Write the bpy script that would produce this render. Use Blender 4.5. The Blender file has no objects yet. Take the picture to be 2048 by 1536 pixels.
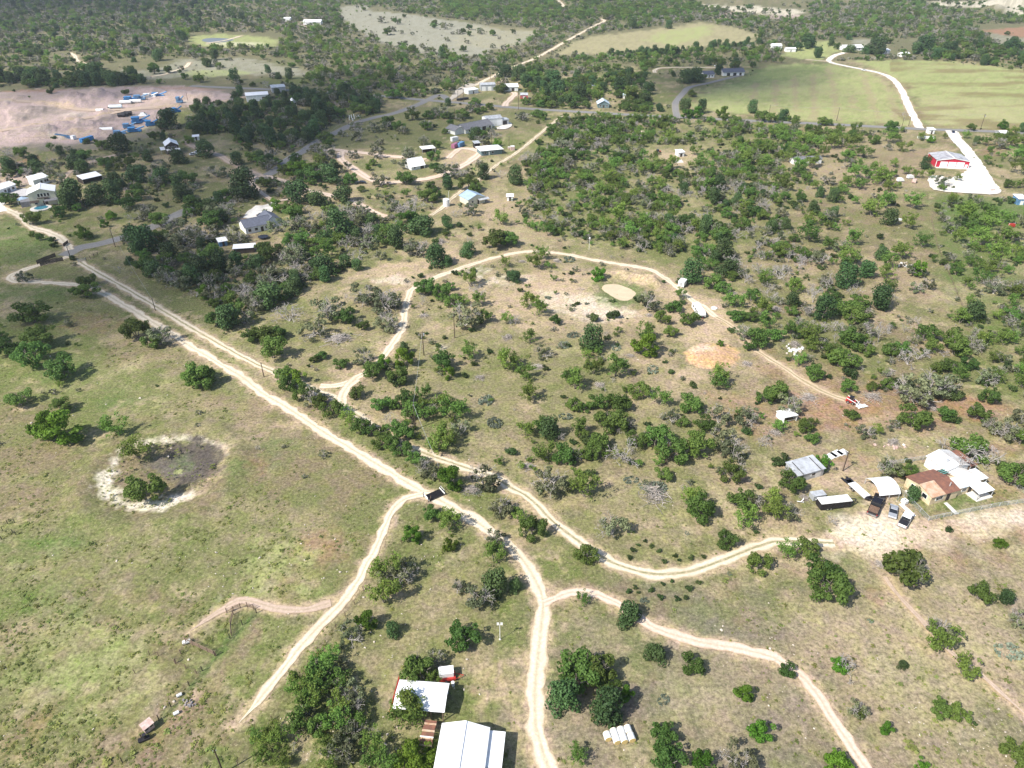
import bpy, math, random
import numpy as np
from mathutils import Vector

# ---------------------------------------------------------------- camera, sky, sun, exposure
C = bpy.context.scene.collection
sc = bpy.context.scene
F = 1423.0                     # focal length in pixels of a 2048 px wide frame
H = 115.0                      # camera height above the ground
PITCH = math.radians(32.83)    # looking down
ST, CT = math.sin(PITCH), math.cos(PITCH)
cam_d = bpy.data.cameras.new('camera')
cam = bpy.data.objects.new('camera', cam_d); C.objects.link(cam)
cam.location = (0, 0, H); cam.rotation_euler = (math.pi / 2 - PITCH, 0, 0)
cam_d.sensor_width = 36.0; cam_d.lens = 36.0 * F / 2048.0
cam_d.clip_start = 0.5; cam_d.clip_end = 40000.0
sc.camera = cam

SUN_EL = math.radians(46.0)
SUN_AZ = math.atan2(-0.585, -0.81)          # where the sun stands: behind the camera, to its left
TO_SUN = Vector((math.cos(SUN_AZ) * math.cos(SUN_EL), math.sin(SUN_AZ) * math.cos(SUN_EL), math.sin(SUN_EL)))
w = bpy.data.worlds.new('World'); sc.world = w; w.use_nodes = True
nt = w.node_tree
sky = nt.nodes.new('ShaderNodeTexSky'); sky.sky_type = 'NISHITA'; sky.sun_disc = False
sky.sun_elevation = SUN_EL; sky.sun_rotation = math.pi / 2 - SUN_AZ
sky.dust_density = 1.5; sky.altitude = 300
bg = nt.nodes['Background']; bg.inputs['Strength'].default_value = 0.125
nt.links.new(sky.outputs[0], bg.inputs['Color'])
sun_d = bpy.data.lights.new('sun', 'SUN'); sun_d.energy = 4.8; sun_d.angle = math.radians(0.5)
sun_d.color = (1.0, 0.95, 0.87)
sun = bpy.data.objects.new('sun', sun_d); C.objects.link(sun)
sun.rotation_euler = (-TO_SUN).to_track_quat('-Z', 'Y').to_euler(); sun.location = TO_SUN * 300
sc.view_settings.view_transform = 'Standard'; sc.view_settings.look = 'None'
sc.view_settings.exposure = 0.60; sc.view_settings.gamma = 1.0; sc.view_settings.use_curve_mapping = False
sc.render.engine = 'CYCLES'
sc.cycles.transparent_max_bounces = 24
sc.cycles.max_bounces = 5; sc.cycles.diffuse_bounces = 3

# ---------------------------------------------------------------- helpers
rng = np.random.default_rng(11)
random.seed(5)
def G(px, py, z=0.0):
    """the point at height z that the photograph shows at pixel (px, py)"""
    u = (px - 1024.0) / F; v = (py - 768.0) / F
    t = (H - z) / (ST + v * CT)
    return (u * t, (CT - v * ST) * t, z)
def Ga(P, z=0.0):
    P = np.asarray(P, float); u = (P[:, 0] - 1024) / F; v = (P[:, 1] - 768) / F
    t = (H - z) / (ST + v * CT)
    return np.stack([u * t, (CT - v * ST) * t], 1)
def pxm(py):
    """pixels per metre at image row py on the ground"""
    return F * (ST + (py - 768.0) / F * CT) / H
def to_px(X, Y, Z=0.0):
    X = np.asarray(X, float); Y = np.asarray(Y, float)
    d = Y * CT + (H - Z) * ST; up = Y * ST - (H - Z) * CT
    return 1024 + F * X / d, 768 - F * up / d

MATS = {}
def srgb(r, g, b):
    f = lambda c: c / 12.92 if c <= 0.04045 else ((c + 0.055) / 1.055) ** 2.4
    return (f(r / 255), f(g / 255), f(b / 255))
def mat(name, col, rough=0.7, metal=0.0, var=0.12, scale=1.5, bump=0.0, wave=None, spec=0.35, var2=None):
    """a procedural material: base colour broken by noise (grain, dirt), optional ribs (wave = ribs per metre, axis) and bump"""
    if name in MATS: return MATS[name]
    m = bpy.data.materials.new(name); m.use_nodes = True; MATS[name] = m
    n = m.node_tree; b = n.nodes['Principled BSDF']
    b.inputs['Roughness'].default_value = rough; b.inputs['Metallic'].default_value = metal
    b.inputs['Specular IOR Level'].default_value = spec
    tc = n.nodes.new('ShaderNodeTexCoord'); nz = n.nodes.new('ShaderNodeTexNoise')
    nz.inputs['Scale'].default_value = scale; nz.inputs['Detail'].default_value = 6; nz.inputs['Roughness'].default_value = 0.65
    n.links.new(tc.outputs['Object'], nz.inputs['Vector'])
    mx = n.nodes.new('ShaderNodeMix'); mx.data_type = 'RGBA'
    c2 = var2 if var2 else tuple(max(0.0, c * (1 - 2.2 * var)) for c in col)
    mx.inputs[6].default_value = (*[min(1, c * (1 + (0 if var2 else var))) for c in col], 1); mx.inputs[7].default_value = (*c2, 1)
    rp = n.nodes.new('ShaderNodeMapRange'); rp.inputs[1].default_value = 0.38; rp.inputs[2].default_value = 0.68
    n.links.new(nz.outputs['Fac'], rp.inputs[0]); n.links.new(rp.outputs[0], mx.inputs[0])
    n.links.new(mx.outputs[2], b.inputs['Base Color'])
    h = nz.outputs['Fac']
    if wave:
        wv = n.nodes.new('ShaderNodeTexWave'); wv.bands_direction = wave[1]; wv.inputs['Scale'].default_value = wave[0] / 2.0 * 1.0
        n.links.new(tc.outputs['Object'], wv.inputs['Vector']); h = wv.outputs['Fac']
        bump = bump or 0.3
    if bump:
        bp = n.nodes.new('ShaderNodeBump'); bp.inputs['Strength'].default_value = bump; bp.inputs['Distance'].default_value = 0.08
        n.links.new(h, bp.inputs['Height']); n.links.new(bp.outputs[0], b.inputs['Normal'])
    return m

class MB:
    """collects vertices and faces of one part"""
    def __init__(s): s.v = []; s.f = []
    def add(s, vs, fs):
        o = len(s.v); s.v += [tuple(map(float, p)) for p in vs]; s.f += [tuple(o + i for i in f) for f in fs]; return s
    def box(s, c, d, rz=0.0, taper=1.0):
        x, y, z = d[0] / 2, d[1] / 2, d[2] / 2; cr, sr = math.cos(rz), math.sin(rz); vs = []
        for k, zz in ((1, -z), (taper, z)):
            for sx, sy in ((-1, -1), (1, -1), (1, 1), (-1, 1)):
                a, b_ = sx * x * k, sy * y * k; vs.append((c[0] + a * cr - b_ * sr, c[1] + a * sr + b_ * cr, c[2] + zz))
        return s.add(vs, [(3, 2, 1, 0), (4, 5, 6, 7), (0, 1, 5, 4), (1, 2, 6, 5), (2, 3, 7, 6), (3, 0, 4, 7)])
    def bar(s, a, b, r, n=6, r2=None):
        a = Vector(a); b = Vector(b); d = (b - a).normalized()
        t = d.cross(Vector((0, 0, 1)) if abs(d.z) < 0.95 else Vector((1, 0, 0))).normalized(); q = d.cross(t)
        vs = []
        for p, rr in ((a, r), (b, r if r2 is None else r2)):
            for i in range(n):
                an = 2 * math.pi * i / n; vs.append(p + (t * math.cos(an) + q * math.sin(an)) * rr)
        fs = [(i, (i + 1) % n, n + (i + 1) % n, n + i) for i in range(n)] + [tuple(range(n - 1, -1, -1)), tuple(range(n, 2 * n))]
        return s.add(vs, fs)
    def prism(s, prof, y0, y1, taper=None):
        """side profile of (x, z) points, extruded from y0 to y1; taper(z) narrows it"""
        n = len(prof); vs = []
        for y in (y0, y1):
            for x, z in prof: vs.append((x, y * (taper(z) if taper else 1), z))
        fs = [(i, (i + 1) % n, n + (i + 1) % n, n + i) for i in range(n)] + [tuple(range(n - 1, -1, -1)), tuple(range(n, 2 * n))]
        return s.add(vs, fs)
    def slab(s, quad, th):
        """a roof sheet: four top corners, th thick below"""
        q = [Vector(p) for p in quad]; nn = (q[1] - q[0]).cross(q[3] - q[0]).normalized()
        if nn.z < 0: nn = -nn
        lo = [p - nn * th for p in q]
        return s.add(list(q) + lo, [(0, 1, 2, 3), (7, 6, 5, 4), (0, 4, 5, 1), (1, 5, 6, 2), (2, 6, 7, 3), (3, 7, 4, 0)])
    def mesh(s, name, m):
        me = bpy.data.meshes.new(name); me.from_pydata(s.v, [], s.f)
        if m: me.materials.append(m)
        me.update()
        import bmesh
        bm = bmesh.new(); bm.from_mesh(me); bmesh.ops.recalc_face_normals(bm, faces=bm.faces); bm.to_mesh(me); bm.free()
        return me
    def part(s, name, m, parent=None):
        o = bpy.data.objects.new(name, s.mesh(name, m)); C.objects.link(o)
        if parent is not None: o.parent = parent
        return o

def thing(name, label, cat, loc=(0, 0, 0), rz=0.0, group=None):
    o = bpy.data.objects.new(name, None); C.objects.link(o); o.empty_display_size = 0.5
    o.location = loc; o.rotation_euler = (0, 0, rz); o['label'] = label; o['category'] = cat
    if group: o['group'] = group
    return o
def tag(o, label, cat, group=None):
    o['label'] = label; o['category'] = cat
    if group: o['group'] = group
    return o
def dup(root, loc, rz, label):
    """a copy of a thing with copies of its parts and sub-parts, meshes shared"""
    r = root.copy(); C.objects.link(r); r.location = loc; r.rotation_euler = (0, 0, rz); r['label'] = label
    for ch in list(root.children):
        c = ch.copy(); C.objects.link(c); c.parent = r
        for g in list(ch.children):
            d = g.copy(); C.objects.link(d); d.parent = c
    return r

def raw_mesh(name, V, Fc, m=None, smooth=False):
    """numpy vertices and an (n, k) array of faces -> mesh"""
    V = np.asarray(V, np.float32); Fc = np.asarray(Fc, np.int32); n, k = Fc.shape
    me = bpy.data.meshes.new(name)
    me.vertices.add(len(V)); me.vertices.foreach_set('co', V.ravel())
    me.loops.add(n * k); me.loops.foreach_set('vertex_index', Fc.ravel())
    me.polygons.add(n); me.polygons.foreach_set('loop_start', np.arange(0, n * k, k, dtype=np.int32))
    me.polygons.foreach_set('loop_total', np.full(n, k, np.int32))
    if smooth: me.polygons.foreach_set('use_smooth', np.ones(n, bool))
    if m: me.materials.append(m)
    me.update(calc_edges=True); me.validate()
    return me

def _hash(ix, iy, s):
    h = (ix.astype(np.int64) * 374761393 + iy.astype(np.int64) * 668265263 + s * 1442695041) & 0xffffffff
    h = ((h ^ (h >> 13)) * 1274126177) & 0xffffffff
    return ((h ^ (h >> 16)) & 0xffff) / 65535.0
def vnoise(x, y, s=0):
    ix = np.floor(x); iy = np.floor(y); fx = x - ix; fy = y - iy
    fx = fx * fx * (3 - 2 * fx); fy = fy * fy * (3 - 2 * fy)
    a = _hash(ix, iy, s); b = _hash(ix + 1, iy, s); c = _hash(ix, iy + 1, s); d = _hash(ix + 1, iy + 1, s)
    return (a * (1 - fx) + b * fx) * (1 - fy) + (c * (1 - fx) + d * fx) * fy
def fbm(x, y, sz, s=0, o=4):
    t = 0; a = 0.5; n = 0
    for k in range(o):
        t = t + a * vnoise(x / sz * 2 ** k + 17.3 * k, y / sz * 2 ** k - 9.1 * k, s + k); n += a; a *= 0.55
    return t / n
def sstep(a, b, x):
    t = np.clip((x - a) / (b - a), 0, 1); return t * t * (3 - 2 * t)
def inpoly(P, x, y):
    ins = np.zeros(x.shape, bool); n = len(P)
    for i in range(n):
        x1, y1 = P[i]; x2, y2 = P[(i + 1) % n]
        if y1 == y2: continue
        c = ((y1 > y) != (y2 > y)) & (x < (x2 - x1) * (y - y1) / (y2 - y1) + x1); ins ^= c
    return ins
def segdist(P, x, y, closed=False):
    d = np.full(x.shape, 1e9); n = len(P)
    for i in range(n if closed else n - 1):
        ax, ay = P[i]; bx, by = P[(i + 1) % n]; dx, dy = bx - ax, by - ay; L = dx * dx + dy * dy + 1e-9
        t = np.clip(((x - ax) * dx + (y - ay) * dy) / L, 0, 1)
        d = np.minimum(d, np.hypot(x - ax - t * dx, y - ay - t * dy))
    return d

# ---------------------------------------------------------------- roads: (name, half width m, material, centre line in photo pixels)
ROADS = [
 ('gravel_road', 1.5, 'caliche', [(137, 513), (75, 531), (38, 543), (20, 553), (28, 562), (75, 564), (155, 570), (185, 575), (250, 611), (282, 630), (332, 661), (375, 689), (437, 726), (487, 756), (520, 783), (574, 815), (642, 860), (712, 903), (787, 948), (844, 983), (869, 995), (937, 1033), (987, 1068), (1022, 1093), (1049, 1125), (1066, 1152), (1079, 1177), (1086, 1202), (1084, 1240), (1077, 1302), (1072, 1352), (1069, 1402), (1072, 1452), (1086, 1502), (1098, 1540), (1120, 1610), (1150, 1700)]),
 ('driveway', 1.6, 'twotrack', [(160, 524), (200, 548), (250, 576), (325, 621), (400, 666), (460, 700), (510, 727), (552, 745), (600, 768), (640, 785), (667, 797), (687, 815), (717, 833), (757, 860), (812, 893), (849, 907), (887, 920), (937, 937), (987, 955), (1022, 975), (1049, 990), (1074, 1010), (1106, 1043), (1154, 1080), (1211, 1118), (1261, 1138), (1311, 1148), (1374, 1144), (1436, 1124), (1499, 1099), (1536, 1086), (1561, 1083), (1620, 1084), (1668, 1086)]),
 ('dirt_track', 1.35, 'caliche', [(640, 772), (672, 771), (700, 762), (727, 747), (752, 729), (772, 706), (794, 674), (804, 654), (809, 629), (817, 591), (830, 575), (862, 559), (899, 544), (937, 531), (987, 516), (1024, 508), (1056, 503), (1086, 504), (1136, 509), (1186, 520), (1249, 530), (1299, 539), (1329, 556), (1356, 576), (1379, 596), (1406, 614), (1432, 634)]),
 ('dirt_track', 1.3, 'twotrack_dirt', [(1432, 634), (1452, 645), (1474, 661), (1500, 690), (1536, 716), (1573, 739), (1611, 764), (1650, 785), (1690, 800)]),
 ('dirt_track', 1.6, 'caliche', [(712, 758), (694, 775), (684, 795), (692, 820)]),
 ('ranch_track', 1.05, 'caliche', [(869, 993), (844, 988), (812, 998), (789, 1015), (777, 1038), (764, 1065), (752, 1095), (732, 1130), (722, 1152), (697, 1189), (667, 1224), (632, 1259), (594, 1302), (562, 1344), (527, 1389), (505, 1416), (478, 1446)]),
 ('ranch_track', 0.9, 'pink', [(662, 1206), (632, 1214), (597, 1221), (549, 1216), (512, 1205), (475, 1202), (452, 1214), (425, 1232), (380, 1262)]),
 ('ranch_track', 1.12, 'pinkpale', [(1086, 1206), (1104, 1200), (1124, 1190), (1154, 1184), (1194, 1190), (1234, 1206), (1274, 1234), (1311, 1257), (1361, 1274), (1424, 1289), (1486, 1299), (1536, 1312), (1561, 1324), (1598, 1349), (1631, 1384), (1661, 1434), (1691, 1477), (1731, 1536), (1780, 1605), (1840, 1690)]),
 ('asphalt_road', 3.3, 'asphalt', [(128, 512), (160, 496), (200, 488), (250, 474), (300, 456), (345, 434), (370, 422), (425, 400), (462, 384), (500, 366), (527, 354), (552, 340), (580, 317), (607, 302), (632, 285), (672, 265), (712, 246), (750, 235), (787, 227), (832, 211), (857, 199), (880, 190), (897, 200)]),
 ('asphalt_road', 3.6, 'asphalt', [(380, 172), (470, 176), (545, 179), (640, 184), (757, 192), (824, 198), (897, 204), (960, 209), (1024, 215), (1111, 221), (1200, 226), (1281, 231), (1349, 234), (1450, 239), (1530, 243), (1598, 246), (1686, 250), (1761, 254), (1861, 259), (1961, 262), (2060, 267), (2300, 280), (2700, 300)]),
 ('gravel_road', 2.1, 'caliche', [(897, 202), (937, 177), (982, 155), (1010, 141), (1044, 127), (1074, 115), (1124, 87), (1164, 65), (1190, 51), (1209, 42), (1199, 37)]),
 ('gravel_road', 2.6, 'caliche', [(1115, 0), (1124, 8), (1128, 14)]),
 ('driveway', 1.9, 'caliche', [(0, 416), (15, 420), (42, 434), (62, 454), (100, 466), (120, 476), (132, 488), (142, 500)]),
 ('driveway', 2.6, 'palepad', [(2, 424), (-2, 410), (8, 396), (25, 385), (50, 382)]),
 ('driveway', 2.7, 'palepad', [(1838, 256), (1836, 250), (1818, 215), (1801, 177), (1783, 157), (1761, 147), (1726, 139), (1686, 131), (1658, 123), (1668, 112), (1690, 105)]),
 ('driveway', 1.6, 'caliche', [(1658, 123), (1611, 119)]),
 ('dirt_track', 2.6, 'pinkpale', [(650, 300), (675, 300), (692, 303), (737, 307), (769, 312), (807, 315), (850, 320)]),
 ('dirt_track', 2.4, 'pinkpale', [(682, 304), (684, 320), (707, 337), (737, 357), (774, 366), (824, 361), (869, 355), (924, 332), (955, 311), (955, 302), (924, 297), (905, 308), (897, 317)]),
 ('dirt_track', 1.9, 'pinkpale', [(527, 353), (542, 355), (579, 367), (609, 380), (652, 389), (719, 409), (749, 426), (772, 434)]),
 ('dirt_track', 1.15, 'twotrack', [(862, 431), (887, 414), (905, 396), (930, 378), (957, 360), (994, 330), (1024, 312), (1051, 292), (1069, 277), (1099, 252), (1124, 232)]),
 ('driveway', 2.2, 'pink', [(372, 280), (380, 290), (405, 300), (435, 310), (462, 325), (497, 342), (524, 354)]),
 ('dirt_track', 1.6, 'pink', [(120, 366), (130, 355), (150, 337), (195, 320), (232, 310)]),
 ('driveway', 2.6, 'asphalt', [(1354, 234), (1351, 207), (1366, 187), (1379, 175), (1414, 167), (1459, 156), (1482, 151)]),
 ('driveway', 2.0, 'caliche', [(1310, 146), (1309, 141), (1324, 136), (1379, 135), (1446, 136)]),
 ('driveway', 2.4, 'pinkpale', [(1010, 213), (1012, 207), (1022, 197), (1030, 189), (1026, 185)]),
 ('dirt_track', 2.0, 'caliche', [(140, 106), (150, 112), (155, 122), (180, 130)]),
 ('dirt_track', 2.0, 'caliche', [(305, 153), (330, 149), (350, 142), (370, 135), (380, 125)]),
 ('dirt_track', 2.2, 'caliche', [(482, 72), (462, 78), (445, 82), (412, 87)]),
 ('dirt_track', 3.0, 'pink', [(500, 192), (440, 204), (375, 213), (300, 217), (250, 222), (190, 234), (130, 242), (60, 252), (0, 262)]),
 ('dirt_track', 3.0, 'pink', [(0, 200), (60, 204), (110, 209), (140, 217), (190, 221), (250, 219), (330, 212)]),
 ('dirt_track', 1.7, 'pinkpale', [(1262, 272), (1278, 272), (1286, 262)]),
 ('dirt_track', 1.2, 'pinkpale', [(512, 352), (505, 366), (545, 400), (600, 395)]),
 ('driveway', 2.0, 'palepad', [(520, 412), (505, 425), (492, 437)]),
 ('ranch_track', 0.55, 'pink', [(1768, 1155), (1790, 1185), (1830, 1228), (1890, 1295), (1960, 1350), (2060, 1440)]),
]
def smooth_line(P, step):
    P = np.asarray(P, float); Q = [P[0]]
    for i in range(len(P) - 1):
        p0 = P[max(i - 1, 0)]; p1 = P[i]; p2 = P[i + 1]; p3 = P[min(i + 2, len(P) - 1)]
        n = max(2, int(np.hypot(*(p2 - p1)) / step))
        for k in range(1, n + 1):
            t = k / n
            Q.append(0.5 * ((2 * p1) + (-p0 + p2) * t + (2 * p0 - 5 * p1 + 4 * p2 - p3) * t * t + (-p0 + 3 * p1 - 3 * p2 + p3) * t ** 3))
    return np.array(Q)
ROADW = []
for nm, hw, mt, P in ROADS:
    Wp = Ga(P); dmin = Wp[:, 1].min()
    ROADW.append((nm, hw, mt, smooth_line(Wp, 1.2 if dmin < 350 else 4.0)))

# ---------------------------------------------------------------- ground colours: real soils and grasses, laid out in patches
GREEN = (0.152, 0.180, 0.052); LUSH = (0.100, 0.172, 0.040); OLIVE = (0.180, 0.182, 0.075); TAN = (0.375, 0.29, 0.185); STRAW = (0.43, 0.375, 0.215)
BROWN = (0.255, 0.178, 0.125); SAND = (0.54, 0.40, 0.275); PALE = (0.74, 0.66, 0.52); RED = (0.36, 0.195, 0.125); GREY = (0.20, 0.175, 0.15)
PINK = (0.50, 0.375, 0.35); YELLOW = (0.40, 0.43, 0.17); FLOOR = (0.165, 0.155, 0.085); DARKSOIL = (0.10, 0.085, 0.075); PGREY = (0.36, 0.345, 0.27)
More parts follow.
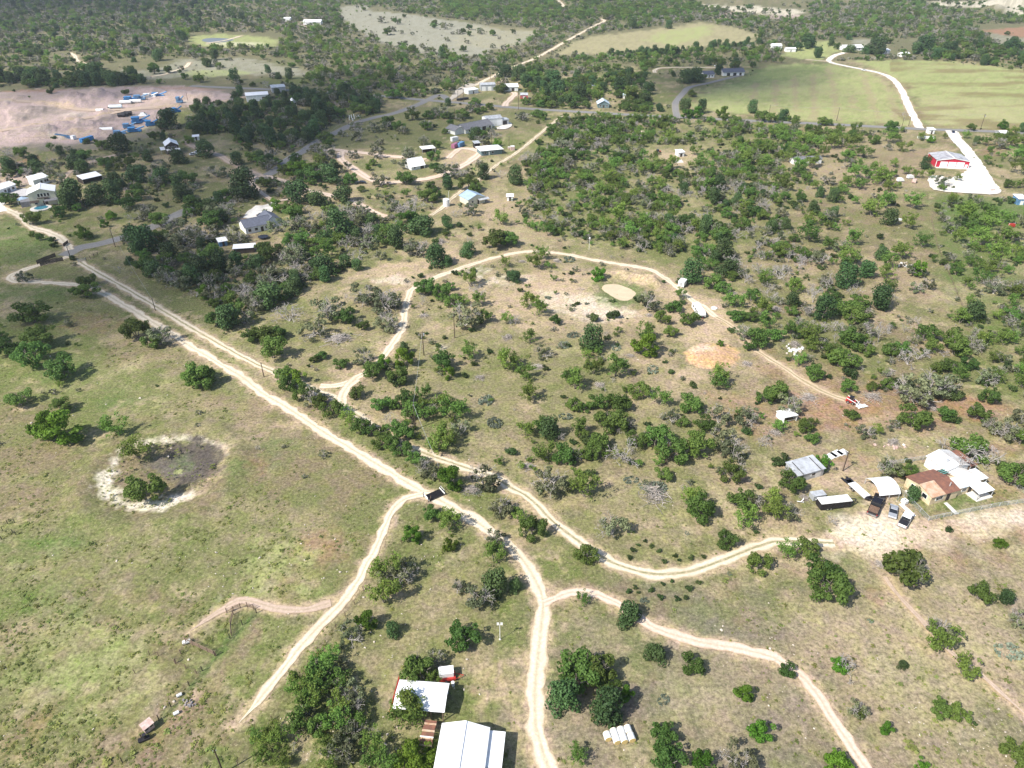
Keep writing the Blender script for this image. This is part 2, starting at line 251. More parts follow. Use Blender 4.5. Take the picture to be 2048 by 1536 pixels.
# (colour, strength, soft edge m, break-up 0..1, polygon in photo pixels)
def ell(cx, cy, rx, ry, n=20): return [(cx + rx * math.cos(2 * math.pi * i / n), cy + ry * math.sin(2 * math.pi * i / n)) for i in range(n)]
PATCH = [
 # large regions
 (FLOOR, .9, 25, .3, [(-600, -40), (2600, -40), (2600, 125), (1400, 125), (1050, 150), (700, 190), (-600, 190)]),
 (GREEN, .6, 20, .65, [(-600, 440), (60, 420), (330, 400), (420, 420), (150, 500), (320, 660), (480, 760), (350, 900), (-600, 900)]),
 (GREEN, .55, 10, .7, [(-800, 860), (150, 820), (240, 1000), (700, 940), (760, 1010), (640, 1250), (480, 1440), (200, 1600), (-800, 1700)]),
 (OLIVE, .7, 15, .5, [(430, 740), (800, 960), (720, 1150), (470, 1160), (180, 1080), (200, 850)]),
 (TAN, .55, 14, .7, [(640, 640), (1000, 480), (1330, 520), (1500, 700), (1480, 900), (1300, 1120), (1050, 960), (830, 870), (560, 720)]),
 (BROWN, .5, 12, .7, [(1500, 700), (1980, 800), (2030, 830), (1900, 860), (1480, 910), (1460, 780)]),
 (BROWN, .35, 15, .7, [(1440, 400), (1860, 400), (1880, 640), (1780, 620), (1440, 560)]),
 (LUSH, .5, 10, .6, [(1865, 400), (2060, 395), (2060, 620), (1960, 700), (1890, 560)]),
 (LUSH, .6, 4, .5, [(1880, 390), (1990, 395), (2048, 400), (2048, 440), (1900, 470), (1880, 430)]),
 (GREEN, .5, 12, .6, [(1890, 620), (2100, 600), (2100, 860), (2000, 800)]),
 (TAN, .5, 14, .7, [(1100, 1200), (1560, 1330), (1720, 1560), (1500, 1700), (1080, 1700), (1060, 1400)]),
 (GREY, .4, 14, .5, [(1060, 1230), (1700, 1180), (2200, 1150), (2200, 1700), (1060, 1700)]),
 (TAN, .6, 14, .6, [(1650, 1100), (2200, 1080), (2200, 1700), (1760, 1560), (1560, 1300)]),
 (STRAW, .5, 8, .8, [(1700, 1220), (1960, 1210), (2060, 1330), (1960, 1470), (1800, 1400)]),
 (OLIVE, .5, 10, .6, [(720, 1060), (880, 1010), (1040, 1100), (1060, 1250), (960, 1400), (700, 1500), (560, 1480)]),
 (TAN, .5, 10, .7, [(700, 1180), (960, 1150), (1000, 1330), (760, 1360)]),
 (OLIVE, .55, 12, .6, [(150, 500), (215, 505), (490, 660), (560, 740), (470, 730), (250, 600)]),
 (OLIVE, .4, 12, .6, [(560, 640), (690, 560), (740, 640), (700, 720), (560, 720)]),
 (GREEN, .5, 14, .6, [(1060, 250), (1340, 244), (1600, 256), (1640, 320), (1560, 420), (1480, 540), (1180, 490), (1040, 440), (1060, 340)]), (OLIVE, .5, 14, .6, [(700, 620), (1000, 500), (1180, 700), (1480, 900), (1300, 1050), (1000, 880), (760, 800)]),
 (BROWN, .6, 12, .6, [(-200, 800), (80, 830), (200, 870), (250, 960), (180, 1040), (60, 1010), (-200, 960)]), (BROWN, .6, 10, .6, [(440, 800), (580, 820), (760, 920), (790, 960), (700, 1000), (540, 1000), (470, 920)]), (BROWN, .45, 8, .7, [(180, 640), (330, 660), (420, 730), (300, 740), (200, 690)]),
 (BROWN, .55, 10, .7, [(-200, 1440), (160, 1440), (330, 1380), (420, 1420), (300, 1560), (-200, 1700)]), (BROWN, .5, 10, .7, [(150, 1150), (330, 1180), (380, 1280), (260, 1330), (160, 1260)]), (TAN, .5, 8, .7, [(420, 1000), (620, 1020), (700, 1100), (560, 1120), (440, 1080)]), (RED, .25, 8, .7, [(500, 1150), (680, 1050), (720, 1120), (620, 1190)]),
 (TAN, .5, 8, .7, [(330, 780), (520, 830), (560, 870), (470, 880), (360, 860)]),
 # fields
 (PGREY, .95, 10, .25, [(686, 12), (740, 8), (735, 22), (800, 26), (860, 36), (940, 46), (1000, 60), (1080, 62), (1050, 85), (985, 100), (960, 112), (870, 110), (800, 98), (760, 82), (722, 66), (690, 45), (676, 30)]),
 (STRAW, .35, 12, .5, [(940, 50), (1090, 60), (1000, 100), (900, 90)]),
 (STRAW, .85, 8, .3, [(1105, 112), (1140, 88), (1180, 74), (1260, 64), (1340, 54), (1400, 45), (1470, 55), (1520, 70), (1495, 84), (1400, 95), (1250, 106), (1150, 110)]),
 (YELLOW, .8, 10, .5, [(1290, 80), (1330, 62), (1420, 50), (1420, 66), (1390, 80), (1340, 90)]),
 (YELLOW, .75, 10, .3, [(1390, 212), (1400, 180), (1480, 165), (1540, 130), (1660, 126), (1740, 145), (1780, 165), (1800, 200), (1830, 250), (1600, 240), (1440, 225)]),
 (LUSH, .45, 12, .4, [(1440, 165), (1500, 140), (1660, 128), (1650, 145), (1540, 165), (1480, 172)]),
 (YELLOW, .8, 10, .3, [(1700, 120), (1900, 122), (2060, 142), (2300, 170), (2300, 270), (1990, 258), (1870, 254), (1830, 205), (1800, 165), (1760, 142)]),
 (STRAW, .5, 10, .6, [(1840, 190), (2060, 200), (2060, 262), (1860, 250)]),
 (YELLOW, .9, 6, .3, [(1560, 112), (1600, 86), (1650, 82), (1690, 92), (1660, 112), (1640, 124)]),
 (RED, .95, 8, .2, [(1955, 62), (2060, 52), (2300, 50), (2300, 80), (2060, 76)]),
 (PGREY, .7, 8, .4, [(1975, 66), (2060, 78), (2060, 100), (1990, 96)]),
 (PGREY, .85, 10, .3, [(1700, 78), (1780, 76), (1760, 92), (1715, 92)]), (PGREY, .8, 8, .3, [(1830, 80), (1870, 82), (1858, 98), (1835, 92)]), (PGREY, .85, 8, .3, ell(1705, 52, 28, 5)), (PGREY, .85, 8, .3, ell(1685, 46, 12, 5)),
 (PGREY, .75, 10, .35, [(215, 150), (240, 140), (300, 142), (360, 120), (470, 116), (512, 120), (600, 140), (640, 152), (520, 150), (420, 152), (300, 158)]),
 (YELLOW, .75, 6, .3, [(350, 150), (400, 140), (470, 140), (512, 146), (420, 154)]),
 (GREEN, .7, 8, .3, [(512, 155), (600, 152), (640, 165), (560, 176), (520, 172)]),
 (YELLOW, .85, 6, .3, [(376, 82), (385, 72), (440, 68), (512, 72), (560, 80), (545, 94), (470, 94), (400, 92)]),
 (PALE, .5, 6, .5, ell(468, 88, 60, 4)),
 (PINK, .6, 8, .5, ell(600, 52, 36, 6)), (PALE, .6, 6, .5, ell(620, 44, 18, 3)),
 (PALE, .8, 12, .4, [(1345, 2), (1420, 10), (1530, 14), (1600, 20), (1600, 34), (1540, 30), (1480, 24), (1400, 14)]), (PALE, .8, 12, .4, [(1850, 2), (2300, 0), (2300, 40), (2030, 34), (1960, 16), (1880, 12)]),
 (PINK, .7, 12, .4, ell(1570, 34, 40, 5)), (PINK, .7, 8, .4, ell(1450, 30, 30, 5)),
 # quarry
 (PINK, .95, 9, .25, [(-200, 180), (0, 184), (75, 179), (237, 174), (320, 172), (400, 172), (470, 186), (520, 192), (440, 204), (375, 214), (345, 230), (300, 250), (250, 264), (180, 288), (80, 292), (0, 296), (-200, 310)]),
 (GREY, .6, 6, .6, [(60, 215), (130, 212), (140, 226), (60, 240), (10, 244)]), (GREY, .5, 6, .6, [(210, 228), (270, 224), (270, 242), (200, 244)]), (GREY, .75, 6, .5, [(60, 285), (170, 285), (250, 268), (330, 255), (330, 270), (200, 300), (60, 305), (0, 320), (0, 300)]),
 (SAND, .3, 6, .5, [(0, 188), (200, 180), (170, 192), (100, 204), (0, 200)]), (SAND, .35, 6, .5, [(270, 205), (380, 192), (440, 186), (420, 200), (330, 213)]), (SAND, .5, 5, .5, [(30, 284), (90, 272), (160, 264), (190, 268), (120, 282)]),
 (RED, .9, 3, .4, [(0, 326), (40, 322), (75, 310), (72, 322), (40, 334), (0, 340)]), (RED, .6, 4, .4, [(230, 176), (400, 173), (470, 182), (380, 180)]), (RED, .7, 3, .5, [(0, 183), (80, 178), (160, 180), (60, 186)]),
 (PINK, .8, 6, .4, [(0, 340), (70, 335), (60, 372), (0, 380)]),
 (GREY, .5, 10, .3, [(410, 176), (560, 180), (560, 190), (470, 192)]),
 # clearings and bare ground up the valley
 (GREEN, .5, 12, .5, [(330, 280), (440, 270), (440, 300), (400, 320)]), (GREEN, .7, 8, .4, [(180, 335), (260, 330), (280, 350), (220, 360)]), (OLIVE, .8, 10, .4, [(250, 420), (420, 370), (420, 400), (330, 430), (260, 450)]), (SAND, .5, 6, .6, [(190, 455), (290, 438), (300, 452), (210, 478)]), (SAND, .4, 6, .6, ell(40, 345, 60, 18)),
 (OLIVE, .8, 14, .4, [(640, 262), (720, 240), (870, 210), (900, 222), (960, 240), (840, 290), (700, 300), (640, 290)]),
 (OLIVE, .7, 10, .5, [(700, 318), (880, 322), (930, 330), (870, 350), (760, 360)]), (OLIVE, .7, 8, .5, [(900, 212), (1050, 222), (1100, 240), (1040, 255), (900, 240)]),
 (STRAW, .6, 8, .5, [(940, 315), (1000, 320), (1000, 345), (930, 345)]), (SAND, .6, 6, .4, [(900, 300), (950, 296), (960, 310), (930, 330), (890, 325)]), (SAND, .7, 6, .4, ell(700, 310, 26, 10)), (SAND, .5, 5, .5, ell(760, 316, 40, 4)),
 (TAN, .8, 8, .5, [(860, 420), (950, 380), (1050, 390), (1080, 440), (1010, 455), (900, 440)]), (SAND, .5, 6, .6, [(960, 400), (1010, 385), (1020, 420), (980, 440)]), (TAN, .8, 6, .4, [(1020, 330), (1060, 335), (1090, 380), (1040, 380)]),
 (SAND, .6, 5, .6, [(620, 460), (670, 450), (655, 470), (630, 475)]), (SAND, .5, 5, .6, ell(720, 432, 30, 8)), (TAN, .8, 6, .5, [(560, 480), (620, 480), (640, 520), (560, 510)]), (SAND, .6, 4, .5, ell(565, 497, 14, 6)), (TAN, .8, 6, .5, [(470, 480), (580, 480), (580, 520), (420, 505)]),
 (TAN, .6, 8, .5, [(530, 355), (610, 385), (650, 395), (700, 430), (600, 450), (560, 400)]), (OLIVE, .6, 8, .4, [(520, 368), (560, 370), (600, 395), (540, 395)]),
 (SAND, .7, 8, .5, [(1300, 300), (1340, 298), (1400, 312), (1370, 335), (1310, 330)]), (SAND, .5, 8, .6, ell(1385, 300, 26, 10)), (TAN, .6, 10, .5, [(1250, 235), (1360, 240), (1370, 252), (1270, 252)]),
 (RED, .45, 8, .6, ell(1610, 262, 20, 8)), (RED, .35, 8, .6, ell(1625, 290, 10, 14)), (TAN, .6, 12, .5, [(1560, 290), (1850, 260), (1870, 380), (1700, 420), (1560, 380)]), (BROWN, .5, 10, .6, [(1740, 310), (1860, 300), (1840, 350), (1700, 400)]), (RED, .4, 6, .5, [(1850, 300), (1880, 300), (1870, 330), (1850, 325)]), (RED, .35, 6, .6, [(1960, 275), (2000, 290), (1990, 330), (1970, 320)]),
 (SAND, .6, 4, .6, ell(1875, 296, 24, 5)),
 # the lot: bare and pale ground
 (SAND, .85, 5, .45, [(715, 560), (760, 525), (850, 520), (880, 530), (850, 555), (815, 575), (795, 582), (765, 570), (735, 560)]),
 (PALE, .5, 4, .6, ell(780, 560, 40, 7)), (SAND, .7, 4, .4, [(875, 505), (905, 500), (940, 515), (935, 525), (905, 520)]), (PALE, .6, 3, .5, ell(955, 540, 26, 7)), (SAND, .6, 3, .5, ell(688, 585, 14, 26)),
 (SAND, .75, 4, .4, [(745, 680), (785, 670), (790, 690), (770, 715), (745, 720)]), (SAND, .6, 4, .5, ell(690, 745, 45, 14)), (SAND, .6, 4, .6, ell(880, 658, 34, 8)), (PALE, .5, 2.5, .5, ell(880, 694, 12, 5)),
 (PALE, .8, 4, .5, [(960, 555), (1024, 555), (1070, 552), (1068, 562), (1010, 568), (965, 568)]), (SAND, .65, 5, .5, [(1024, 548), (1150, 535), (1190, 545), (1180, 575), (1100, 580), (1040, 570)]),
 (SAND, .8, 5, .45, [(1060, 575), (1120, 570), (1180, 600), (1230, 620), (1300, 618), (1290, 650), (1240, 650), (1160, 625), (1100, 620), (1060, 600)]), (PALE, .6, 3, .6, [(1130, 590), (1180, 600), (1200, 620), (1260, 622), (1280, 632), (1200, 640), (1140, 615)]),
 (SAND, .55, 5, .6, [(960, 590), (1060, 585), (1060, 620), (980, 640)]), (SAND, .4, 5, .6, ell(1080, 655, 60, 12)),
 (SAND, .8, 3, .5, [(1175, 555), (1200, 540), (1250, 535), (1300, 550), (1330, 570), (1325, 578), (1290, 572), (1240, 560), (1200, 552)]), (SAND, .7, 4, .5, [(1310, 570), (1350, 575), (1360, 600), (1330, 605), (1310, 590)]),
 (LUSH, .7, 2.0, .3, ell(1240, 592, 52, 25)), (OLIVE, .6, 2.5, .4, ell(1200, 575, 30, 10)), (LUSH, .5, 3, .4, ell(1180, 570, 20, 10)),
 (SAND, .8, 4, .4, [(1360, 585), (1440, 600), (1470, 635), (1440, 640), (1390, 615)]), (SAND, .7, 4, .5, [(1400, 645), (1440, 640), (1460, 660), (1440, 680), (1400, 670)]), (RED, .3, 4, .5, ell(1370, 612, 18, 6)), (SAND, .5, 4, .5, ell(1420, 675, 40, 10)),
 ((.60, .385, .225), 1, 1.2, .05, ell(1424, 712, 54, 27)), ((0.52, 0.32, 0.18), .55, 2, .3, ell(1428, 720, 42, 14)), (PALE, .5, 2, .4, ell(1405, 700, 26, 9)), (SAND, .7, 4, .4, ell(1382, 752, 32, 12)), (SAND, .4, 4, .6, ell(1500, 740, 30, 12)),
 (SAND, .5, 3, .5, ell(1290, 727, 26, 6)), (SAND, .6, 2.5, .4, ell(1060, 812, 14, 6)), (SAND, .35, 5, .6, ell(1300, 800, 40, 14)), (SAND, .4, 5, .6, ell(1290, 815, 26, 8)), (SAND, .5, 3, .5, ell(1230, 961, 14, 6)), (RED, .35, 6, .6, [(1400, 780), (1500, 790), (1560, 860), (1500, 880), (1430, 830)]), (RED, .4, 6, .6, ell(1570, 820, 40, 20)),
 (RED, .55, 5, .5, [(1600, 800), (1740, 790), (1800, 830), (1760, 850), (1660, 850), (1610, 830)]), (SAND, .6, 4, .4, ell(1755, 835, 30, 12)), (RED, .75, 5, .4, [(1860, 790), (1940, 785), (2010, 815), (1960, 835), (1880, 815)]), (BROWN, .8, 4, .4, [(1640, 850), (1680, 835), (1670, 860)]),
 (STRAW, .45, 5, .7, ell(1300, 980, 50, 22)), (TAN, .6, 6, .6, ell(1270, 1040, 70, 22)), (BROWN, .5, 6, .6, [(1180, 1180), (1300, 1170), (1400, 1180), (1330, 1225), (1230, 1215)]), (SAND, .4, 4, .6, ell(1110, 1100, 20, 14)),
 (STRAW, .5, 4, .6, ell(1135, 700, 30, 8)), (STRAW, .5, 4, .6, ell(1225, 700, 26, 8)),
 (SAND, .55, 5, .7, [(860, 560), (1000, 545), (1180, 560), (1200, 640), (1040, 660), (900, 620)]), (PALE, .45, 3, .7, [(1080, 580), (1190, 590), (1260, 625), (1180, 650), (1080, 610)]), (SAND, .5, 4, .7, [(1330, 560), (1420, 620), (1460, 680), (1380, 690), (1340, 620)]), (RED, .5, 8, .6, [(1560, 780), (1800, 790), (1990, 815), (1880, 850), (1620, 860)]), (RED, .35, 8, .7, [(1520, 700), (1700, 760), (1900, 800), (1700, 800), (1540, 750)]),
 # the farmyard on the east side
 (SAND, .85, 5, .35, [(1690, 1060), (1710, 1010), (1760, 985), (1800, 1040), (1870, 1040), (2060, 1000), (2060, 1060), (1900, 1085), (1760, 1110), (1660, 1100)]), (PALE, .55, 5, .5, ell(1745, 1065, 60, 24)), (SAND, .6, 4, .5, [(1610, 960), (1690, 930), (1740, 960), (1720, 990), (1640, 980)]), (RED, .35, 5, .6, ell(1690, 920, 50, 14)), (SAND, .5, 3, .6, [(1740, 960), (1770, 970), (1760, 990), (1735, 990)]),
 ((.62, .50, .37), .85, 4, .3, [(1640, 1076), (1700, 1050), (1735, 1000), (1790, 1030), (1850, 1048), (2060, 1012), (2200, 990), (2200, 1050), (2060, 1062), (1900, 1078), (1780, 1112), (1650, 1098)]), (PALE, .7, 5, .4, ell(1740, 1062, 62, 26)), (PALE, .45, 4, .6, ell(1990, 1035, 60, 10)),
 (LUSH, .6, 3, .4, [(1835, 1000), (1900, 985), (1960, 980), (1960, 1000), (1900, 1010), (1850, 1025)]), (RED, .4, 5, .5, [(1960, 985), (2040, 960), (2060, 990), (1980, 1005)]), (RED, .45, 5, .5, ell(1960, 1072, 90, 10)), (RED, .3, 5, .6, ell(1940, 1120, 70, 10)), (TAN, .7, 4, .5, [(1780, 870), (1860, 900), (1830, 915), (1790, 905)]), (RED, .35, 4, .5, ell(2010, 895, 30, 14)),
 (LUSH, .4, 5, .5, [(1640, 1110), (1700, 1110), (1730, 1140), (1660, 1150)]),
 # round dirt tank on the left pasture
 (BROWN, .6, 6, .5, ell(325, 950, 135, 82)), (PALE, 1, 2.0, .15, [(262, 890), (240, 900), (220, 930), (200, 950), (193, 975), (205, 990), (235, 1005), (270, 1024), (320, 1022), (360, 1005), (390, 990), (385, 980), (340, 990), (300, 1000), (262, 1006), (240, 990), (225, 965), (228, 935), (248, 905)]), (PALE, .7, 1.5, .4, [(262, 892), (300, 878), (370, 870), (430, 880), (452, 892), (455, 910), (440, 900), (400, 880), (340, 884), (290, 892)]), (SAND, .6, 2.5, .6, [(440, 885), (458, 900), (440, 950), (410, 985), (370, 1000), (400, 970), (436, 930)]),
 (DARKSOIL, .8, 3, .35, ell(388, 922, 58, 38)), (DARKSOIL, 1, 2.5, .3, [(290, 925), (340, 890), (390, 876), (435, 890), (440, 920), (400, 955), (350, 970), (380, 940), (340, 945), (300, 935)]), (GREY, .55, 3, .5, ell(345, 930, 50, 22)), (LUSH, .4, 2, .6, [(330, 915), (370, 905), (390, 912), (380, 930), (350, 940), (340, 928)]), (YELLOW, .8, .8, .4, ell(355, 937, 8, 4)), (LUSH, .5, 3, .6, [(440, 950), (470, 920), (490, 940), (460, 970)]),
 # rocky and bare specks on the left pasture
 (SAND, .5, 3, .7, ell(30, 615, 40, 20)), (SAND, .45, 4, .7, ell(250, 680, 50, 12)), (RED, .3, 4, .6, ell(185, 645, 60, 20)), (SAND, .6, 2, .6, ell(45, 815, 26, 6)), (SAND, .6, 2, .6, ell(575, 850, 30, 10)), (SAND, .55, 2, .6, ell(205, 870, 30, 10)), (RED, .3, 3, .6, ell(520, 930, 20, 16)), (SAND, .4, 4, .7, ell(500, 880, 60, 14)), (SAND, .5, 1.5, .5, ell(628, 1163, 8, 6)), (RED, .35, 5, .6, ell(640, 1090, 50, 30)),
 (LUSH, .45, 5, .6, ell(130, 740, 60, 26)), (LUSH, .45, 5, .7, ell(240, 800, 60, 20)), (LUSH, .5, 6, .7, [(20, 1080), (120, 1060), (180, 1100), (80, 1130)]), (LUSH, .45, 5, .7, ell(540, 900, 30, 22)), (LUSH, .45, 6, .6, ell(60, 590, 70, 14)), (LUSH, .5, 8, .6, ell(40, 480, 80, 40)), (YELLOW, .45, 6, .8, ell(160, 1330, 110, 80)), (YELLOW, .5, 6, .8, ell(560, 1130, 60, 60)), (LUSH, .4, 6, .7, ell(80, 1200, 90, 30)),
 # corral and lower left
 (RED, .45, 2.5, .5, [(256, 1500), (300, 1455), (345, 1440), (330, 1470), (280, 1520)]), (SAND, .85, 1.2, .4, [(352, 1415), (365, 1392), (402, 1380), (398, 1402), (370, 1422), (345, 1440)]), (SAND, .4, 3, .6, ell(330, 1270, 60, 22)), (PALE, .35, 3, .6, ell(455, 1215, 26, 10)), (STRAW, .5, 3, .6, ell(310, 1375, 30, 26)), (SAND, .4, 3, .6, [(230, 1490), (330, 1410), (380, 1380), (330, 1440)]), (RED, .3, 6, .6, ell(40, 1480, 60, 30)), (SAND, .4, 3, .6, ell(440, 1350, 40, 16)),
 (STRAW, .35, 2, .6, [(482, 1310), (500, 1270), (516, 1250), (500, 1290)]),
 (LUSH, .6, 1.0, .5, [(238, 1520), (340, 1408), (428, 1306), (505, 1222), (518, 1230), (440, 1316), (352, 1418), (256, 1532)]), (BROWN, .7, 1.5, .5, [(268, 1536), (360, 1425), (450, 1322), (520, 1240), (534, 1256), (466, 1336), (390, 1432), (306, 1544)]), (BROWN, .5, 1.2, .5, [(205, 1520), (300, 1420), (395, 1345), (400, 1356), (310, 1440), (220, 1536)]),
 # around the barns
 (SAND, .6, 4, .5, [(940, 1330), (1020, 1340), (1060, 1350), (1064, 1500), (1020, 1500), (1010, 1420), (960, 1410)]), (RED, .4, 3, .5, ell(982, 1365, 18, 10)), (SAND, .6, 2.5, .5, ell(1035, 1312, 16, 8)), (SAND, .5, 3, .5, ell(820, 1400, 60, 60)), (STRAW, .5, 1.5, .5, ell(1240, 1490, 40, 10)), (SAND, .4, 3, .6, ell(1150, 1445, 14, 8)), (SAND, .3, 4, .6, ell(1270, 1270, 60, 16)), (STRAW, .4, 5, .6, ell(1400, 1400, 60, 40)),
 (RED, .4, 4, .6, ell(1780, 1190, 30, 16)), (SAND, .4, 3, .6, ell(1850, 1290, 24, 10)), (SAND, .4, 4, .6, ell(2000, 1310, 40, 16)), (SAND, .3, 5, .6, ell(1660, 1260, 50, 24)), (STRAW, .4, 5, .7, ell(1640, 1245, 40, 16)), (GREY, .35, 5, .6, ell(1440, 1262, 60, 12)),
]

_r = np.random.default_rng(8)
for _ in range(26): PATCH.append(([GREY, DARKSOIL, SAND, PINK, PALE][_r.integers(5)], float(_r.uniform(.3, .65)), 4, .6, ell(_r.uniform(0, 420), _r.uniform(184, 285), _r.uniform(8, 34), _r.uniform(2, 6))))
def heights(X, Y, PX, PY):
    """low earthworks: the pond's dam and bowl, the dirt mound, the round tank, quarry banks"""
    Z = np.zeros_like(X)
    def bump(poly, h, r):
        P = Ga(poly); d = segdist(P, X, Y); return h * np.exp(-(d / r) ** 2)
    gull = 0.75 + 0.5 * fbm(X, Y, 2.2, 71, 3)
    Z += bump([(1205, 551), (1240, 551), (1275, 557), (1300, 566)], 2.3, 3.0) * gull
    Z += bump([(1300, 566), (1312, 572)], 1.2, 3.0) * gull
    pw = Ga([(1204, 578), (1212, 569), (1232, 568), (1250, 573), (1268, 581), (1272, 590), (1258, 600), (1240, 601), (1216, 588)]); dp = np.where(inpoly(pw, X, Y), 0, segdist(pw, X, Y, True)); Z += .32 * sstep(.4, 2.2, dp) * sstep(9, 4, dp)
    def mound(c, rx, h, ry=None, p=2):
        x0, y0, _ = G(*c); d = np.hypot((X - x0) / rx, (Y - y0) / (ry or rx)); return h * np.clip(1 - d ** p, 0, 1)
    Z += mound((1424, 712), 8.4, 0.9) * (0.7 + 0.6 * fbm(X, Y, 3, 72, 3))
    x0, y0, _ = G(325, 945); r = np.hypot((X - x0), (Y - y0) * 0.95); Z += 0.9 * np.exp(-((r - 18) / 3.5) ** 2) - 1.2 * np.exp(-(r / 11) ** 2)
    q = [((30, 225), 26, 3), ((165, 200), 30, 3.5), ((100, 262), 34, 3), ((190, 262), 16, 2), ((410, 192), 14, 2.5), ((340, 190), 24, 2.5), ((300, 182), 14, 3)]
    r9 = np.random.default_rng(4)
    for i in range(44):
        c = (r9.uniform(0, 420), r9.uniform(182, 268)); q.append((c, r9.uniform(5, 12), r9.uniform(.8, 2.4)))
    for c, rr, h in q: Z += mound(c, rr, h, p=1.5) * (0.3 + 1.4 * fbm(X, Y, 7, 73, 4))
    Zq = np.floor(Z / 1.3) * 1.3; qm = (PY < 330) & (PY > 170) & (PX < 530); Z = np.where(qm, Zq + 1.3 * sstep(.55, 1, (Z - Zq) / 1.3), Z)
    for c, rr, h in [((1985, 25), 34, 12), ((1490, 2), 90, 9), ((1700, 3), 60, 8), ((2040, 8), 60, 10), ((1590, 4), 50, 8)]: Z += mound(c, rr, h, p=1.3) * (0.7 + 0.6 * fbm(X, Y, 14, 74, 3))
    return Z

def ground_colour(X, Y):
    PX, PY = to_px(X, Y)
    n1 = fbm(X, Y, 30, 1); n2 = fbm(X, Y, 9, 2); n3 = fbm(X, Y, 2.6, 3, 3); n4 = fbm(X, Y, 70, 4); n5 = fbm(X, Y, 14, 8); n6 = fbm(X, Y, 5, 9); n7 = fbm(X, Y, 7, 10)
    a = np.array(OLIVE); b = np.array(TAN); g = np.array(GREEN); br = np.array(BROWN); st = np.array(STRAW)
    k = sstep(.44, .62, n1 * .4 + n2 * .4 + n3 * .2)[:, None]
    col = a * (1 - k) + b * k
    k = (.75 * sstep(.48, .62, n4 * .35 + n7 * .4 + n3 * .25))[:, None]; col = col * (1 - k) + g * k
    k = (.62 * sstep(.52, .67, n5 * .5 + n6 * .5))[:, None]; col = col * (1 - k) + br * k
    k = (.6 * sstep(.52, .68, n3 * .5 + n1 * .25 + n6 * .25))[:, None]; col = col * (1 - k) + st * k
    k = (.5 * sstep(.60, .72, n3 * .5 + n7 * .5))[:, None]; col = col * (1 - k) + np.array(SAND) * k
    grass = np.ones(len(X)); BARE = {SAND: 1, PALE: 1, RED: .7, PINK: 1, DARKSOIL: .8, GREY: .3, (.60, .385, .225): 1, (0.52, 0.32, 0.18): 1, (.62, .50, .37): 1}
    for i, (c, s, soft, brk, poly) in enumerate(PATCH):
        P = Ga(poly); m = soft * 1.5 + 4
        sel = np.nonzero((X > P[:, 0].min() - m) & (X < P[:, 0].max() + m) & (Y > P[:, 1].min() - m) & (Y < P[:, 1].max() + m))[0]
        if not len(sel): continue
        x, y = X[sel], Y[sel]
        d = segdist(P, x, y, True); d = np.where(inpoly(P, x, y), d, -d)
        nz = fbm(x, y, max(1.6, soft * .8), 100 + i, 4)
        f = sstep(-soft * .6, soft * .6, d + (nz - .5) * soft * 2.6)
        f *= 1 - brk * (1 - sstep(.36, .56, fbm(x, y, max(1.3, soft * .45), 300 + i, 4)))
        f = (f * s)[:, None]
        col[sel] = col[sel] * (1 - f) + np.array(c) * f
        grass[sel] = grass[sel] * (1 - f[:, 0]) + (1 - BARE.get(tuple(c), 0)) * f[:, 0]
    # worn verge along the unpaved roads
    for j, (nm, hw, mt, P) in enumerate(ROADW):
        vb = SAND if mt != 'asphalt' else OLIVE
        m = hw + 3
        sel = np.nonzero((X > P[:, 0].min() - m) & (X < P[:, 0].max() + m) & (Y > P[:, 1].min() - m) & (Y < P[:, 1].max() + m))[0]
        if not len(sel): continue
        S = P[::3] if len(P) > 12 else P
        S = np.vstack([S, P[-1:]])
        d = segdist(S, X[sel], Y[sel])
        nz = fbm(X[sel], Y[sel], 2.2, 500 + j, 3)
        f = (.75 * sstep(hw + 1.6, hw - .2, d + (nz - .5) * 3.0))[:, None]
        col[sel] = col[sel] * (1 - f) + np.array(vb) * f
    # mown lines in the striped hay field
    P = Ga([(1390, 212), (1400, 180), (1480, 165), (1540, 130), (1660, 126), (1740, 145), (1780, 165), (1800, 200), (1830, 250), (1600, 240), (1440, 225)])
    ins = inpoly(P, X, Y)
    for ln in [[(1655, 135), (1668, 180), (1676, 240)], [(1725, 147), (1738, 185), (1750, 215), (1762, 243)], [(1768, 158), (1780, 190), (1795, 240)], [(1704, 190), (1706, 214)], [(1625, 150), (1630, 240)], [(1590, 150), (1592, 240)], [(1550, 160), (1550, 235)], [(1510, 165), (1505, 232)]]:
        d = segdist(Ga(ln), X, Y); f = (ins * .6 * sstep(3.4, 1, d + (n6 - .5) * 9))[:, None]
        col = col * (1 - f) + np.array(TAN) * f
    # darker furrow streaks on the yellow field
    k = ((PX > 1780) & (PY < 262) & (PY > 118) & (PX > 1660 + (PY - 118) * 1.2))
    f = (k * .6 * sstep(.50, .64, fbm(X * .35 + Y * .5, Y * 1.1 - X * .2, 22, 9, 4)))[:, None]; col = col * (1 - f) + np.array((0.20, 0.135, 0.07)) * f
    g_ = col.mean(1, keepdims=True); col = np.clip(g_ + (col - g_) * 1.04, .01, 1)
    return np.concatenate([col * .81, grass[:, None]], 1)

